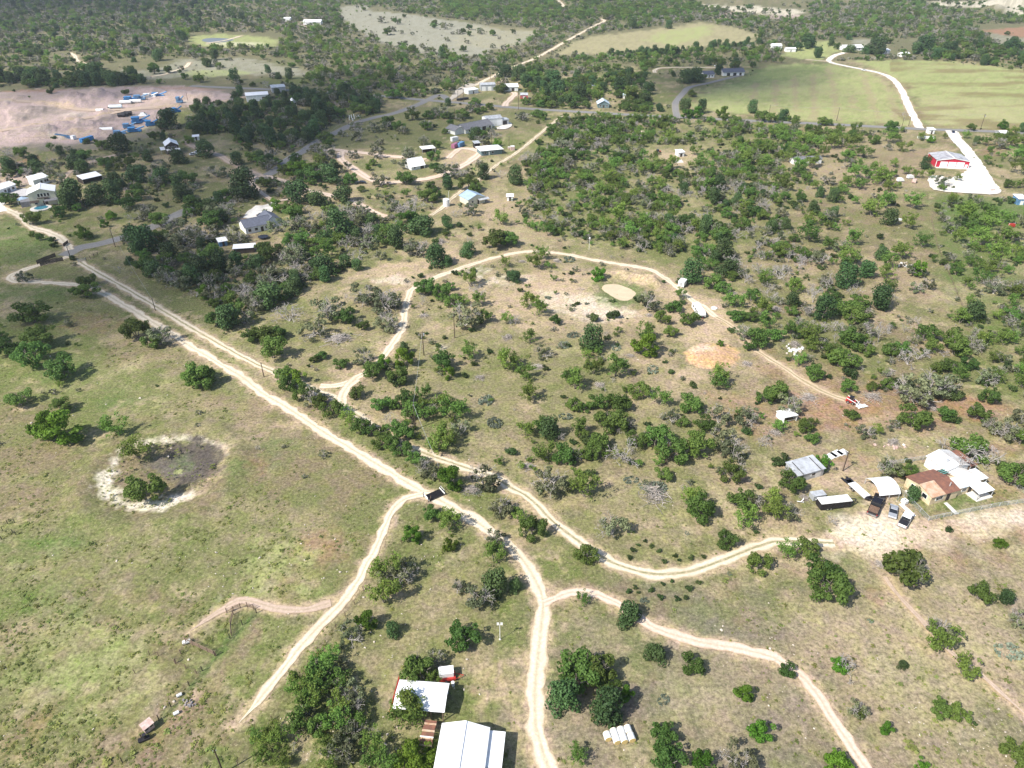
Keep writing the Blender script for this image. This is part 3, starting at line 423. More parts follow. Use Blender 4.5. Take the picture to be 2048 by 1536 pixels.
def build_ground():
    rows = []
    y = 34.0
    while y < 2300: rows.append(y); y += max(0.55, (y * y + H * H) / (H * F) * 2.6 * 0.9)
    rows = [-1500, -400, -100, 0, 20] + rows + [2500, 3000, 4000, 6000, 9000]
    rows = np.array(rows)
    u = np.concatenate([[-2.6, -1.9, -1.3], np.arange(-.98, .981, .0023), [1.3, 1.9, 2.6]])
    Yg, U = np.meshgrid(rows, u, indexing='ij')
    dep = np.maximum(Yg, 0) * CT + H * ST + 20
    X = (U * dep).ravel(); Y = Yg.ravel()
    PX, PY = to_px(X, np.maximum(Y, 1))
    Z = heights(X, Y, PX, PY)
    col = ground_colour(X, Y)
    nr, nc = len(rows), len(u)
    idx = np.arange(nr * nc).reshape(nr, nc)
    Fc = np.stack([idx[:-1, :-1], idx[:-1, 1:], idx[1:, 1:], idx[1:, :-1]], -1).reshape(-1, 4)
    me = raw_mesh('ground', np.stack([X, Y, Z], 1), Fc, None, True)
    at = me.color_attributes.new('soil', 'FLOAT_COLOR', 'POINT')
    at.data.foreach_set('color', col.astype(np.float32).ravel())
    me.materials.append(ground_mat())
    o = bpy.data.objects.new('ground', me); C.objects.link(o); o['kind'] = 'structure'
    return o

def ground_mat():
    m = bpy.data.materials.new('ground'); m.use_nodes = True; n = m.node_tree; b = n.nodes['Principled BSDF']
    b.inputs['Roughness'].default_value = 0.95; b.inputs['Specular IOR Level'].default_value = 0.1
    N = lambda t: n.nodes.new(t); L = n.links.new
    at = N('ShaderNodeAttribute'); at.attribute_name = 'soil'
    tc = N('ShaderNodeTexCoord')
    def noise(scale, det=6, rough=.65, dist=0):
        z = N('ShaderNodeTexNoise'); z.inputs['Scale'].default_value = scale; z.inputs['Detail'].default_value = det; z.inputs['Roughness'].default_value = rough; z.inputs['Distortion'].default_value = dist
        L(tc.outputs['Object'], z.inputs['Vector']); return z
    def rng_(s, a, b_, c, d):
        r = N('ShaderNodeMapRange'); r.inputs[1].default_value = a; r.inputs[2].default_value = b_; r.inputs[3].default_value = c; r.inputs[4].default_value = d
        L(s, r.inputs[0]); return r.outputs[0]
    fine = noise(1.3, 7, .75); mid = noise(.33, 6, .7, .6); big = noise(.06, 4, .6)
    hs = N('ShaderNodeHueSaturation'); L(at.outputs['Color'], hs.inputs['Color'])
    L(rng_(fine.outputs['Fac'], .36, .64, .55, 1.48), hs.inputs['Value'])
    L(rng_(mid.outputs['Fac'], .38, .62, .484, .524), hs.inputs['Hue'])
    L(rng_(mid.outputs['Fac'], .3, .7, .8, 1.15), hs.inputs['Saturation'])
    # tufts: dark green clumps and pale dry stems among the grass
    mx = N('ShaderNodeMix'); mx.data_type = 'RGBA'; L(hs.outputs[0], mx.inputs[6]); mx.inputs[7].default_value = (.06, .085, .028, 1)
    def times(a, b_):
        x = N('ShaderNodeMath'); x.operation = 'MULTIPLY'; L(a, x.inputs[0]); L(b_, x.inputs[1]); return x.outputs[0]
    L(times(rng_(noise(.9, 5, .8).outputs['Fac'], .54, .64, 0, .6), at.outputs['Alpha']), mx.inputs[0])
    m2 = N('ShaderNodeMix'); m2.data_type = 'RGBA'; L(mx.outputs[2], m2.inputs[6]); m2.inputs[7].default_value = (.52, .45, .29, 1)
    L(times(rng_(noise(1.9, 4, .8).outputs['Fac'], .56, .66, 0, .5), at.outputs['Alpha']), m2.inputs[0])
    L(m2.outputs[2], b.inputs['Base Color'])
    bp = N('ShaderNodeBump'); bp.inputs['Strength'].default_value = .55; bp.inputs['Distance'].default_value = .25; L(fine.outputs['Fac'], bp.inputs['Height']); L(bp.outputs[0], b.inputs['Normal'])
    return m

def road_mat(name, c0, c1, edge, two=0.0, ruts=.5):
    """uv: x across (-1..1), y along in metres. c0 packed wheel tracks, c1 between, two = how grassy the middle strip is"""
    m = bpy.data.materials.new(name); m.use_nodes = True; n = m.node_tree; b = n.nodes['Principled BSDF']
    b.inputs['Roughness'].default_value = .95; b.inputs['Specular IOR Level'].default_value = .1
    N = lambda t: n.nodes.new(t); L = n.links.new
    tc = N('ShaderNodeTexCoord'); uv = N('ShaderNodeUVMap'); uv.uv_map = 'UVMap'; sp = N('ShaderNodeSeparateXYZ'); L(uv.outputs[0], sp.inputs[0])
    def M(op, a, b_=None):
        x = N('ShaderNodeMath'); x.operation = op
        for i, v in enumerate((a, b_)):
            if v is None: continue
            if isinstance(v, (int, float)): x.inputs[i].default_value = v
            else: L(v, x.inputs[i])
        return x.outputs[0]
    def noise(s, det=5):
        z = N('ShaderNodeTexNoise'); z.inputs['Scale'].default_value = s; z.inputs['Detail'].default_value = det; z.inputs['Roughness'].default_value = .7; L(tc.outputs['Object'], z.inputs['Vector']); return z.outputs['Fac']
    def rr(s, a, b_, c, d):
        r = N('ShaderNodeMapRange'); r.inputs[1].default_value = a; r.inputs[2].default_value = b_; r.inputs[3].default_value = c; r.inputs[4].default_value = d; L(s, r.inputs[0]); return r.outputs[0]
    ax = M('ABSOLUTE', sp.outputs[0]); nf = noise(.8); nl = noise(.12, 4)
    wob = M('ADD', ax, M('MULTIPLY', M('SUBTRACT', nf, .5), .5))
    trk = M('ABSOLUTE', M('SUBTRACT', wob, .48))                        # distance from a wheel track
    mid = rr(wob, .06, .30, 1, 0)
    mx = N('ShaderNodeMix'); mx.data_type = 'RGBA'; mx.inputs[6].default_value = (*c0, 1); mx.inputs[7].default_value = (*c1, 1); L(M('MULTIPLY', rr(trk, .12, .40, 0, 1), ruts), mx.inputs[0])
    m2 = N('ShaderNodeMix'); m2.data_type = 'RGBA'; L(mx.outputs[2], m2.inputs[6]); m2.inputs[7].default_value = (*OLIVE, 1); L(M('MULTIPLY', M('MULTIPLY', mid, two), rr(nf, .38, .55, .2, 1)), m2.inputs[0])
    m3 = N('ShaderNodeMix'); m3.data_type = 'RGBA'; L(m2.outputs[2], m3.inputs[6]); m3.inputs[7].default_value = (*edge, 1); L(rr(M('ADD', wob, M('MULTIPLY', M('SUBTRACT', nl, .5), .6)), .72, 1.0, 0, .9), m3.inputs[0])
    hs = N('ShaderNodeHueSaturation'); L(m3.outputs[2], hs.inputs['Color']); L(rr(noise(1.7, 6), .3, .7, .78, 1.2), hs.inputs['Value'])
    m4 = N('ShaderNodeMix'); m4.data_type = 'RGBA'; L(hs.outputs[0], m4.inputs[6]); m4.inputs[7].default_value = (*edge, 1); L(rr(noise(.07, 4), .52, .7, 0, .45), m4.inputs[0])
    L(m4.outputs[2], b.inputs['Base Color'])
    bp = N('ShaderNodeBump'); bp.inputs['Strength'].default_value = .3; bp.inputs['Distance'].default_value = .1; L(nf, bp.inputs['Height']); L(bp.outputs[0], b.inputs['Normal'])
    return m

def build_roads():
    RM = {
     'caliche': road_mat('caliche', (.66, .575, .44), (.52, .42, .30), (.40, .31, .2), .3, .5),
     'twotrack': road_mat('twotrack', (.64, .555, .42), (.47, .385, .265), (.36, .285, .17), .9, .8),
     'twotrack_dirt': road_mat('twotrack_dirt', (.56, .44, .31), (.40, .31, .2), (.34, .26, .16), .8, .8),
     'pink': road_mat('pink_dirt', (.48, .37, .29), (.42, .32, .24), (.36, .27, .19), .2, .5),
     'pinkpale': road_mat('pale_pink_dirt', (.64, .51, .41), (.57, .44, .34), (.47, .34, .24), .3, .6),
     'asphalt': road_mat('asphalt', (.215, .21, .205), (.24, .235, .225), (.27, .24, .19), 0, .4),
     'palepad': road_mat('white_base', (.78, .74, .66), (.74, .69, .60), (.62, .54, .42), 0, .4),
    }
    for j, (nm, hw, mt, P) in enumerate(ROADW):
        n = len(P); T = np.gradient(P, axis=0); T /= np.hypot(T[:, 0], T[:, 1])[:, None] + 1e-9
        Nn = np.stack([T[:, 1], -T[:, 0]], 1)
        s = np.concatenate([[0], np.cumsum(np.hypot(*np.diff(P, axis=0).T))])
        us = np.array([-1, -.7, -.35, 0, .35, .7, 1.0]); tap = np.clip((s[-1] - s) / 7.0, .06, 1) if nm == 'ranch_track' and mt != 'pinkpale' else np.ones(n)
        amp = 0.16 if mt == 'asphalt' else 0.68
        jl = 1 + amp * (fbm(s, s * 0 + j, 2.4, 41 + j, 3) - .5) * 2 * min(1.0, 1.6 / hw); jr = 1 + amp * (fbm(s, s * 0 + 50 + j, 2.4, 91 + j, 3) - .5) * 2 * min(1.0, 1.6 / hw)
        W_ = np.where(us[None, :] < 0, us[None, :] * jl[:, None], us[None, :] * jr[:, None]) * hw * tap[:, None]
        V = np.zeros((n, 7, 3)); V[:, :, :2] = P[:, None, :] + Nn[:, None, :] * W_[:, :, None]; V[:, :, 2] = 0.03 + 0.008 * j
        ii = np.arange(n * 7).reshape(n, 7); Fc = np.stack([ii[:-1, :-1], ii[:-1, 1:], ii[1:, 1:], ii[1:, :-1]], -1).reshape(-1, 4)
        me = raw_mesh(nm, V.reshape(-1, 3), Fc, RM[mt])
        uvl = me.uv_layers.new(name='UVMap'); li = np.zeros(len(me.loops), np.int32); me.loops.foreach_get('vertex_index', li)
        UV = np.stack([np.tile(us, n), np.repeat(s, 7)], 1).astype(np.float32); uvl.data.foreach_set('uv', UV[li].ravel())
        # face up
        if me.polygons[0].normal.z < 0: me.flip_normals()
        o = bpy.data.objects.new(nm, me); C.objects.link(o); o['kind'] = 'structure'

def flat_sheet(name, poly, m, z, jit=0.0, label=None):
    P = Ga(poly); Q = smooth_line(np.vstack([P, P[:1]]), 1.5)[:-1] if jit else P
    if jit: Q = Q + (rng.random(Q.shape) - .5) * jit
    me = bpy.data.meshes.new(name); me.from_pydata([(x, y, z) for x, y in Q], [], [tuple(range(len(Q)))]); me.materials.append(m)
    me.update()
    if me.polygons[0].normal.z < 0: me.flip_normals()
    o = bpy.data.objects.new(name, me); C.objects.link(o); o['kind'] = 'structure'
    return o

build_ground()
build_roads()
def water_mat(name, col, rough):
    return mat(name, col, rough, 0, .05, .3, 0, spec=.5)
pz = lambda L: [(1024 + x / 4, 384 + y / 4) for x, y in L]
flat_sheet('pond_water', pz([(719, 775), (722, 755), (740, 742), (780, 738), (830, 738), (870, 746), (900, 757), (940, 772), (970, 787), (990, 808), (985, 825), (970, 843), (945, 862), (910, 872), (880, 868), (850, 860), (810, 840), (770, 815), (740, 795)]), water_mat('muddy_water', (.60, .475, .31), .12), 0.02, .25)
flat_sheet('pond_water', [(403, 80), (412, 77), (430, 76), (455, 77), (468, 80), (455, 83), (440, 85), (420, 85), (408, 83)], water_mat('grey_water', (.15, .16, .165), .35), 0.05, .5)
flat_sheet('pond_water', [(1128, 162), (1140, 159), (1170, 161), (1195, 167), (1200, 171), (1185, 172), (1170, 166), (1150, 164)], water_mat('pale_water', (.30, .34, .40), .08), 0.05, .5)
PADM = mat('white_caliche_pad', (.70, .66, .59), .95, 0, .14, .2, .2, spec=.1)
flat_sheet('gravel_pad', [(1890, 262), (1914, 264), (1925, 280), (1944, 300), (1966, 330), (1988, 364), (1999, 388), (1930, 387), (1880, 383), (1862, 377), (1857, 355), (1880, 352), (1898, 357), (1918, 351), (1934, 340), (1936, 325), (1920, 300), (1902, 280)], PADM, .34, .8)
flat_sheet('gravel_pad', [(490, 437), (495, 424), (515, 415), (540, 408), (552, 402), (552, 412), (540, 428), (515, 440)], PADM, .35, .5)
flat_sheet('gravel_pad', [(0, 404), (6, 392), (25, 383), (50, 378), (60, 384), (60, 392), (40, 394), (20, 398), (6, 412)], mat('grey_gravel', (.45, .43, .42), .95, 0, .08, .5, .1), .355, .5)
flat_sheet('gravel_pad', [(1000, 253), (1020, 246), (1024, 252), (1010, 259), (985, 258)], PADM, .36, .5)
flat_sheet('gravel_pad', [(912, 180), (935, 168), (950, 170), (938, 178), (905, 200), (895, 203), (903, 192)], mat('tan_gravel', (.5, .44, .36), .95, 0, .08, .5, .1), .365, .5)
# ---------------------------------------------------------------- vegetation
def leaf_mat(name, c_lo, c_hi, trans=.46, hue=.042):
    m = bpy.data.materials.new(name); m.use_nodes = True; n = m.node_tree; b = n.nodes['Principled BSDF']; out = n.nodes['Material Output']
    N = lambda t: n.nodes.new(t); L = n.links.new
    b.inputs['Roughness'].default_value = .65; b.inputs['Specular IOR Level'].default_value = .25
    oi = N('ShaderNodeObjectInfo'); tc = N('ShaderNodeTexCoord'); nz = N('ShaderNodeTexNoise'); nz.inputs['Scale'].default_value = 9; nz.inputs['Detail'].default_value = 5; nz.inputs['Roughness'].default_value = .8
    ad = N('ShaderNodeVectorMath'); ad.operation = 'ADD'; L(tc.outputs['Object'], ad.inputs[0]); L(oi.outputs['Location'], ad.inputs[1]); L(ad.outputs[0], nz.inputs['Vector'])
    mx = N('ShaderNodeMix'); mx.data_type = 'RGBA'; mx.inputs[6].default_value = (*c_lo, 1); mx.inputs[7].default_value = (*c_hi, 1)
    r = N('ShaderNodeMapRange'); r.inputs[1].default_value = .3; r.inputs[2].default_value = .7; L(nz.outputs['Fac'], r.inputs[0]); L(r.outputs[0], mx.inputs[0])
    hs = N('ShaderNodeHueSaturation'); L(mx.outputs[2], hs.inputs['Color'])
    def rr(a, b_):
        x = N('ShaderNodeMapRange'); x.inputs[3].default_value = a; x.inputs[4].default_value = b_; return x
    h = rr(.5 - hue * .55, .5 + hue * .6); L(oi.outputs['Random'], h.inputs[0]); L(h.outputs[0], hs.inputs['Hue'])
    mu = N('ShaderNodeMath'); mu.operation = 'MULTIPLY'; mu.inputs[1].default_value = 7.31; fr = N('ShaderNodeMath'); fr.operation = 'FRACT'; L(oi.outputs['Random'], mu.inputs[0]); L(mu.outputs[0], fr.inputs[0])
    v = rr(.66, 1.38); L(fr.outputs[0], v.inputs[0]); L(v.outputs[0], hs.inputs['Value'])
    L(hs.outputs[0], b.inputs['Base Color'])
    tl = N('ShaderNodeBsdfTranslucent'); L(hs.outputs[0], tl.inputs['Color'])
    ms = N('ShaderNodeMixShader'); ms.inputs[0].default_value = trans; L(b.outputs[0], ms.inputs[1]); L(tl.outputs[0], ms.inputs[2]); L(ms.outputs[0], out.inputs['Surface'])
    return m
LEAF = {
 'O': leaf_mat('oak_leaves', (.074, .138, .028), (.165, .250, .056)),
 'L': leaf_mat('spring_leaves', (.080, .165, .016), (.155, .275, .030)),
 'J': leaf_mat('juniper_needles', (.036, .076, .022), (.080, .134, .042), .12),
 'M': leaf_mat('mesquite_leaves', (.120, .200, .036), (.220, .325, .070)),
 'G': leaf_mat('scrub_leaves', (.100, .118, .056), (.180, .200, .105), .2),
 'B': leaf_mat('shrub_leaves', (.050, .090, .026), (.105, .155, .048)),
 'P': leaf_mat('cactus_pads', (.105, .145, .105), (.20, .225, .165), .05, .02),
 'W': leaf_mat('weed_leaves', (.17, .21, .05), (.30, .32, .11)),
}
BARK = mat('grey_bark', (.20, .175, .15), .95, 0, .25, 5, .3, spec=.1)
TWIG = mat('grey_twigs', (.40, .37, .345), .95, 0, .2, 4, 0, spec=.1)
DEADWOOD = mat('bleached_wood', (.40, .365, .335), .9, 0, .2, 3, 0, spec=.1)
PALEWOOD = mat('pale_cut_wood', (.58, .51, .45), .9, 0, .2, 3, 0, spec=.1)

def quads(c, nrm, size, r, squash=1.0):
    """leaf clumps: little quads at points c facing nrm"""
    n = len(c); a = r.normal(size=(n, 3)); t = np.cross(nrm, a); t /= np.linalg.norm(t, axis=1)[:, None] + 1e-9; q = np.cross(nrm, t)
    s = size * (.6 + .8 * r.random(n))[:, None]
    t = t * s * .5; q = q * s * .5 * squash
    V = np.stack([c - t - q, c + t - q * .6, c + t * .7 + q, c - t * .8 + q * .8], 1).reshape(-1, 3)
    return V, np.arange(4 * n).reshape(n, 4)
def sticks(segs):
    """three-sided tapered sticks from (p0, p1, r0, r1)"""
    V = []; Fc = []
    for p0, p1, r0, r1 in segs:
        p0 = np.array(p0); p1 = np.array(p1); d = p1 - p0; d = d / (np.linalg.norm(d) + 1e-9)
        t = np.cross(d, (0, 0, 1) if abs(d[2]) < .9 else (1, 0, 0)); t /= np.linalg.norm(t); q = np.cross(d, t); o = len(V)
        for p, rr in ((p0, r0), (p1, r1)):
            for k in range(3):
                an = 2.094 * k; V.append(p + (t * math.cos(an) + q * math.sin(an)) * rr)
        Fc += [(o, o + 1, o + 4, o + 3), (o + 1, o + 2, o + 5, o + 4), (o + 2, o, o + 3, o + 5)]
    return np.array(V), np.array(Fc)
def grow(r, p, d, ln, rad, depth, out, spread=.7, up=.1, nb=(2, 3), wob=.25):
    """branching limbs"""
    p = np.array(p, float); d = np.array(d, float); n = 2 if depth > 0 else 1
    for k in range(n):
        d = d + r.normal(size=3) * wob * .5; d[2] += up * .3; d /= np.linalg.norm(d); q = p + d * ln / n
        out.append((p, q, rad * (1 - .25 * k), rad * (1 - .25 * (k + 1)))); p = q
    if depth <= 0: return
    for k in range(r.integers(nb[0], nb[1] + 1)):
        e = d + r.normal(size=3) * spread; e[2] += up; e /= np.linalg.norm(e)
        grow(r, p, e, ln * r.uniform(.55, .85), rad * .6, depth - 1, out, spread, up, nb, wob)

def crown_points(r, lobes, n, shell=.78):
    L = np.array(lobes); wt = (L[:, 3] * L[:, 4] + L[:, 3] * L[:, 5]) ; k = r.choice(len(L), n, p=wt / wt.sum())
    d = r.normal(size=(n, 3)); d /= np.linalg.norm(d, axis=1)[:, None]
    rad = shell + (1.06 - shell) * r.random(n) ** .6; inner = r.random(n) < .12; rad[inner] *= r.random(inner.sum())
    c = L[k, :3] + d * L[k, 3:6] * rad[:, None]
    nrm = d / L[k, 3:6]; nrm /= np.linalg.norm(nrm, axis=1)[:, None]
    nrm = nrm * .85 + r.normal(size=(n, 3)) * .42; nrm /= np.linalg.norm(nrm, axis=1)[:, None]
    return c, nrm

def make_kind(k, seed):
    """crown (V, F) and trunk (V, F) of one plant; the crown is 1 wide"""
    r = np.random.default_rng(1000 + seed * 17 + ord(k)); lobes = []; segs = []
    if k in 'OL':
        h = r.uniform(.62, .85) if k == 'O' else r.uniform(.75, .95); base = .07 if k == 'O' else .03
        nl = r.integers(17, 27); el = r.uniform(.72, 1.0)
        for i in range(nl):
            an = r.uniform(0, 6.28); rr = .40 * math.sqrt(r.random()); z = base + .08 + (h - base - .18) * r.random() * (1 - .9 * rr)
            s = r.uniform(.07, .155); lobes.append((rr * math.cos(an), rr * math.sin(an) * el, z, s, s * r.uniform(.8, 1.1), s * r.uniform(.6, .85)))
        lobes.append((r.normal() * .06, r.normal() * .06, base + (h - base) * .5, .17, .15, .15))
        c, nm = crown_points(r, lobes, 2500, .66); c[:, 2] = np.maximum(c[:, 2], base * .5)
        V, Fc = quads(c, nm, (.039 if k == 'O' else .040), r)
        for i in range(3 if k == 'O' else 1):
            a = r.uniform(0, 6.28); x = .03 * math.cos(a) * i
            grow(r, (x, .02 * i, -.02), (.35 * math.cos(a), .35 * math.sin(a), 1), base + .16, .028, 2, segs, .6, .25)
    elif k == 'J':
        h = r.uniform(.72, 1.0); el = r.uniform(.8, 1.05)
        for i in range(16):
            an = r.uniform(0, 6.28); zz = r.random(); rr = .33 * (1 - .65 * zz ** 1.6) * math.sqrt(r.random()) + .05; z = .1 + zz * (h - .22)
            s = r.uniform(.12, .2); lobes.append((rr * math.cos(an), rr * math.sin(an) * el, z, s, s, s * 1.05))
        lobes.append((0, 0, h * .45, .33, .33 * el, h * .42))
        c, nm = crown_points(r, lobes, 2300, .84); c[:, 2] = np.maximum(c[:, 2], .01)
        V, Fc = quads(c, nm, .044, r)
        grow(r, (0, 0, -.02), (0, 0, 1), .35, .03, 1, segs)
    elif k == 'M':
        h = r.uniform(.75, 1.0)
        for i in range(3):
            a = r.uniform(0, 6.28); grow(r, (0, 0, -.02), (.55 * math.cos(a), .55 * math.sin(a), 1), .30, .02, 3, segs, .75, .28, (2, 2))
        ends = [s[1] for s in segs if s[1][2] > .3]
        for e in ends:
            e = np.array(e); e[:2] = np.clip(e[:2], -.42, .42); e[2] = min(e[2], h - .06)
            s = r.uniform(.06, .12); lobes.append((*e, s, s, s * .7))
        for i in range(13):
            an = r.uniform(0, 6.28); rr = .4 * math.sqrt(r.random()); s = r.uniform(.07, .13); lobes.append((rr * math.cos(an), rr * math.sin(an), h * r.uniform(.14, .9) * (1 - .4 * rr), s, s, s * .75))
        c, nm = crown_points(r, lobes, 1250, .45); V, Fc = quads(c, nm, .040, r)
    elif k == 'G':
        h = r.uniform(.62, .85)
        for i in range(4):
            a = r.uniform(0, 6.28); grow(r, (0, 0, -.02), (.7 * math.cos(a), .7 * math.sin(a), 1), .26, .022, 4, segs, .65, .12, (2, 3))
        segs = [(p, q, max(a, .0042), max(b, .0032)) for p, q, a, b in segs]
        for i in range(18):
            an = r.uniform(0, 6.28); rr = .42 * math.sqrt(r.random()); s = r.uniform(.06, .13); lobes.append((rr * math.cos(an), rr * math.sin(an), .12 + (h - .22) * r.random() * (1 - .6 * rr), s, s, s * .75))
        c, nm = crown_points(r, lobes, 1150, .5); c[:, 2] = np.maximum(c[:, 2], .02); V, Fc = quads(c, nm, .042, r)
    elif k in 'DE':
        for i in range(3 if k == 'D' else 5):
            a = r.uniform(0, 6.28); sp = .35 if k == 'D' else .9; grow(r, (0, 0, -.02), (sp * math.cos(a), sp * math.sin(a), 1), .34 if k == 'D' else .24, .024 if k == 'D' else .016, 4, segs, .55 if k == 'D' else .75, .10, (2, 3))
        # a dead tree has no crown of leaves: its fine outer twigs take that place
        fine = [(p, q, max(a, .0062), max(b, .0045)) for p, q, a, b in segs if a < .0085]; segs = [(p, q, a, max(b, .004)) for p, q, a, b in segs if a >= .0085]
        V, Fc = sticks(fine)
    elif k == 'B':
        for i in range(9):
            an = r.uniform(0, 6.28); rr = .3 * math.sqrt(r.random()); s = r.uniform(.14, .22); lobes.append((rr * math.cos(an), rr * math.sin(an), .12 + .3 * r.random(), s, s, s * .8))
        c, nm = crown_points(r, lobes, 420, .7); c[:, 2] = np.maximum(c[:, 2], .01); V, Fc = quads(c, nm, .085, r)
        grow(r, (0, 0, -.02), (0, 0, 1), .2, .015, 2, segs, .8)
    elif k == 'P':
        n = 420; an = r.uniform(0, 6.28, n); rr = .48 * np.sqrt(r.random(n)); cl = vnoise(rr * np.cos(an) * 6 + seed * 9, rr * np.sin(an) * 6) ; keep = cl > .36
        c = np.stack([rr * np.cos(an), rr * np.sin(an) * .8, .02 + .11 * r.random(n) * (1.1 - rr)], 1)[keep]
        nm = r.normal(size=c.shape); nm[:, 2] += .25; nm /= np.linalg.norm(nm, axis=1)[:, None]; V, Fc = quads(c, nm, .066, r)
        segs = [((0, 0, -.02), (0, 0, .05), .02, .01)]
    elif k == 'S':       # a heap of cut branches
        for i in range(170):
            x, y = r.normal(size=2) * (.20, .15); an = r.normal() * .9 + (0 if seed % 2 else 1.2); ln = r.uniform(.12, .42); z = max(.02, .17 * (1 - (x * x / .16 + y * y / .08)) * r.random())
            d = np.array([math.cos(an), math.sin(an), r.normal() * .22]) * ln / 2; rd = r.uniform(.004, .0095)
            a = np.array([x, y, z]); segs.append((a - d * np.array([1, 1, 0 if z < .06 else 1]), a + d, rd, rd * .5))
        V, Fc = sticks(segs[60:]); segs = segs[:60]
    elif k == 'W':
        n = 26; c = r.normal(size=(n, 3)) * (.22, .22, .1); c[:, 2] = np.abs(c[:, 2]) + .08; nm = r.normal(size=(n, 3)); nm[:, 2] = np.abs(nm[:, 2]) + 1.6; nm /= np.linalg.norm(nm, axis=1)[:, None]
        V, Fc = quads(c, nm, .22, r); segs = [((0, 0, -.05), (0, 0, .1), .01, .01)]
    TV, TF = sticks(segs)
    # scale so the crown is 1 wide
    if k not in 'PW':
        wd = np.percentile(np.abs(V[:, :2]), 97) * 2; V = V / wd; TV = TV / wd
    return V, Fc, TV, TF

NVAR = {'O': 12, 'L': 4, 'J': 7, 'M': 10, 'G': 8, 'D': 5, 'E': 5, 'B': 5, 'P': 3, 'S': 4, 'W': 3}
CM = {'D': TWIG, 'E': TWIG, 'S': DEADWOOD}
TM = {'D': DEADWOOD, 'E': TWIG, 'S': PALEWOOD, 'G': TWIG}
CNAME = {'D': 'crown', 'E': 'crown', 'S': 'branches', 'P': 'pads'}
TNAME = {'S': 'log_pile', 'P': 'root_stem', 'B': 'stem'}
PROTO = {}
for k, nv in NVAR.items():
    PROTO[k] = []
    for s in range(nv):
        V, Fc, TV, TF = make_kind(k, s)
        cm = CM.get(k) or LEAF[k]; tm = TM.get(k, BARK)
        crown = raw_mesh('crown', V, Fc, cm); trunk = raw_mesh('trunk', TV, TF, tm)
        both = raw_mesh('plant', np.vstack([V, TV]), np.vstack([Fc, TF + len(V)]), cm); both.materials.append(tm)
        both.polygons.foreach_set('material_index', np.concatenate([np.zeros(len(Fc), np.int32), np.ones(len(TF), np.int32)]))
        PROTO[k].append((crown, trunk, both))

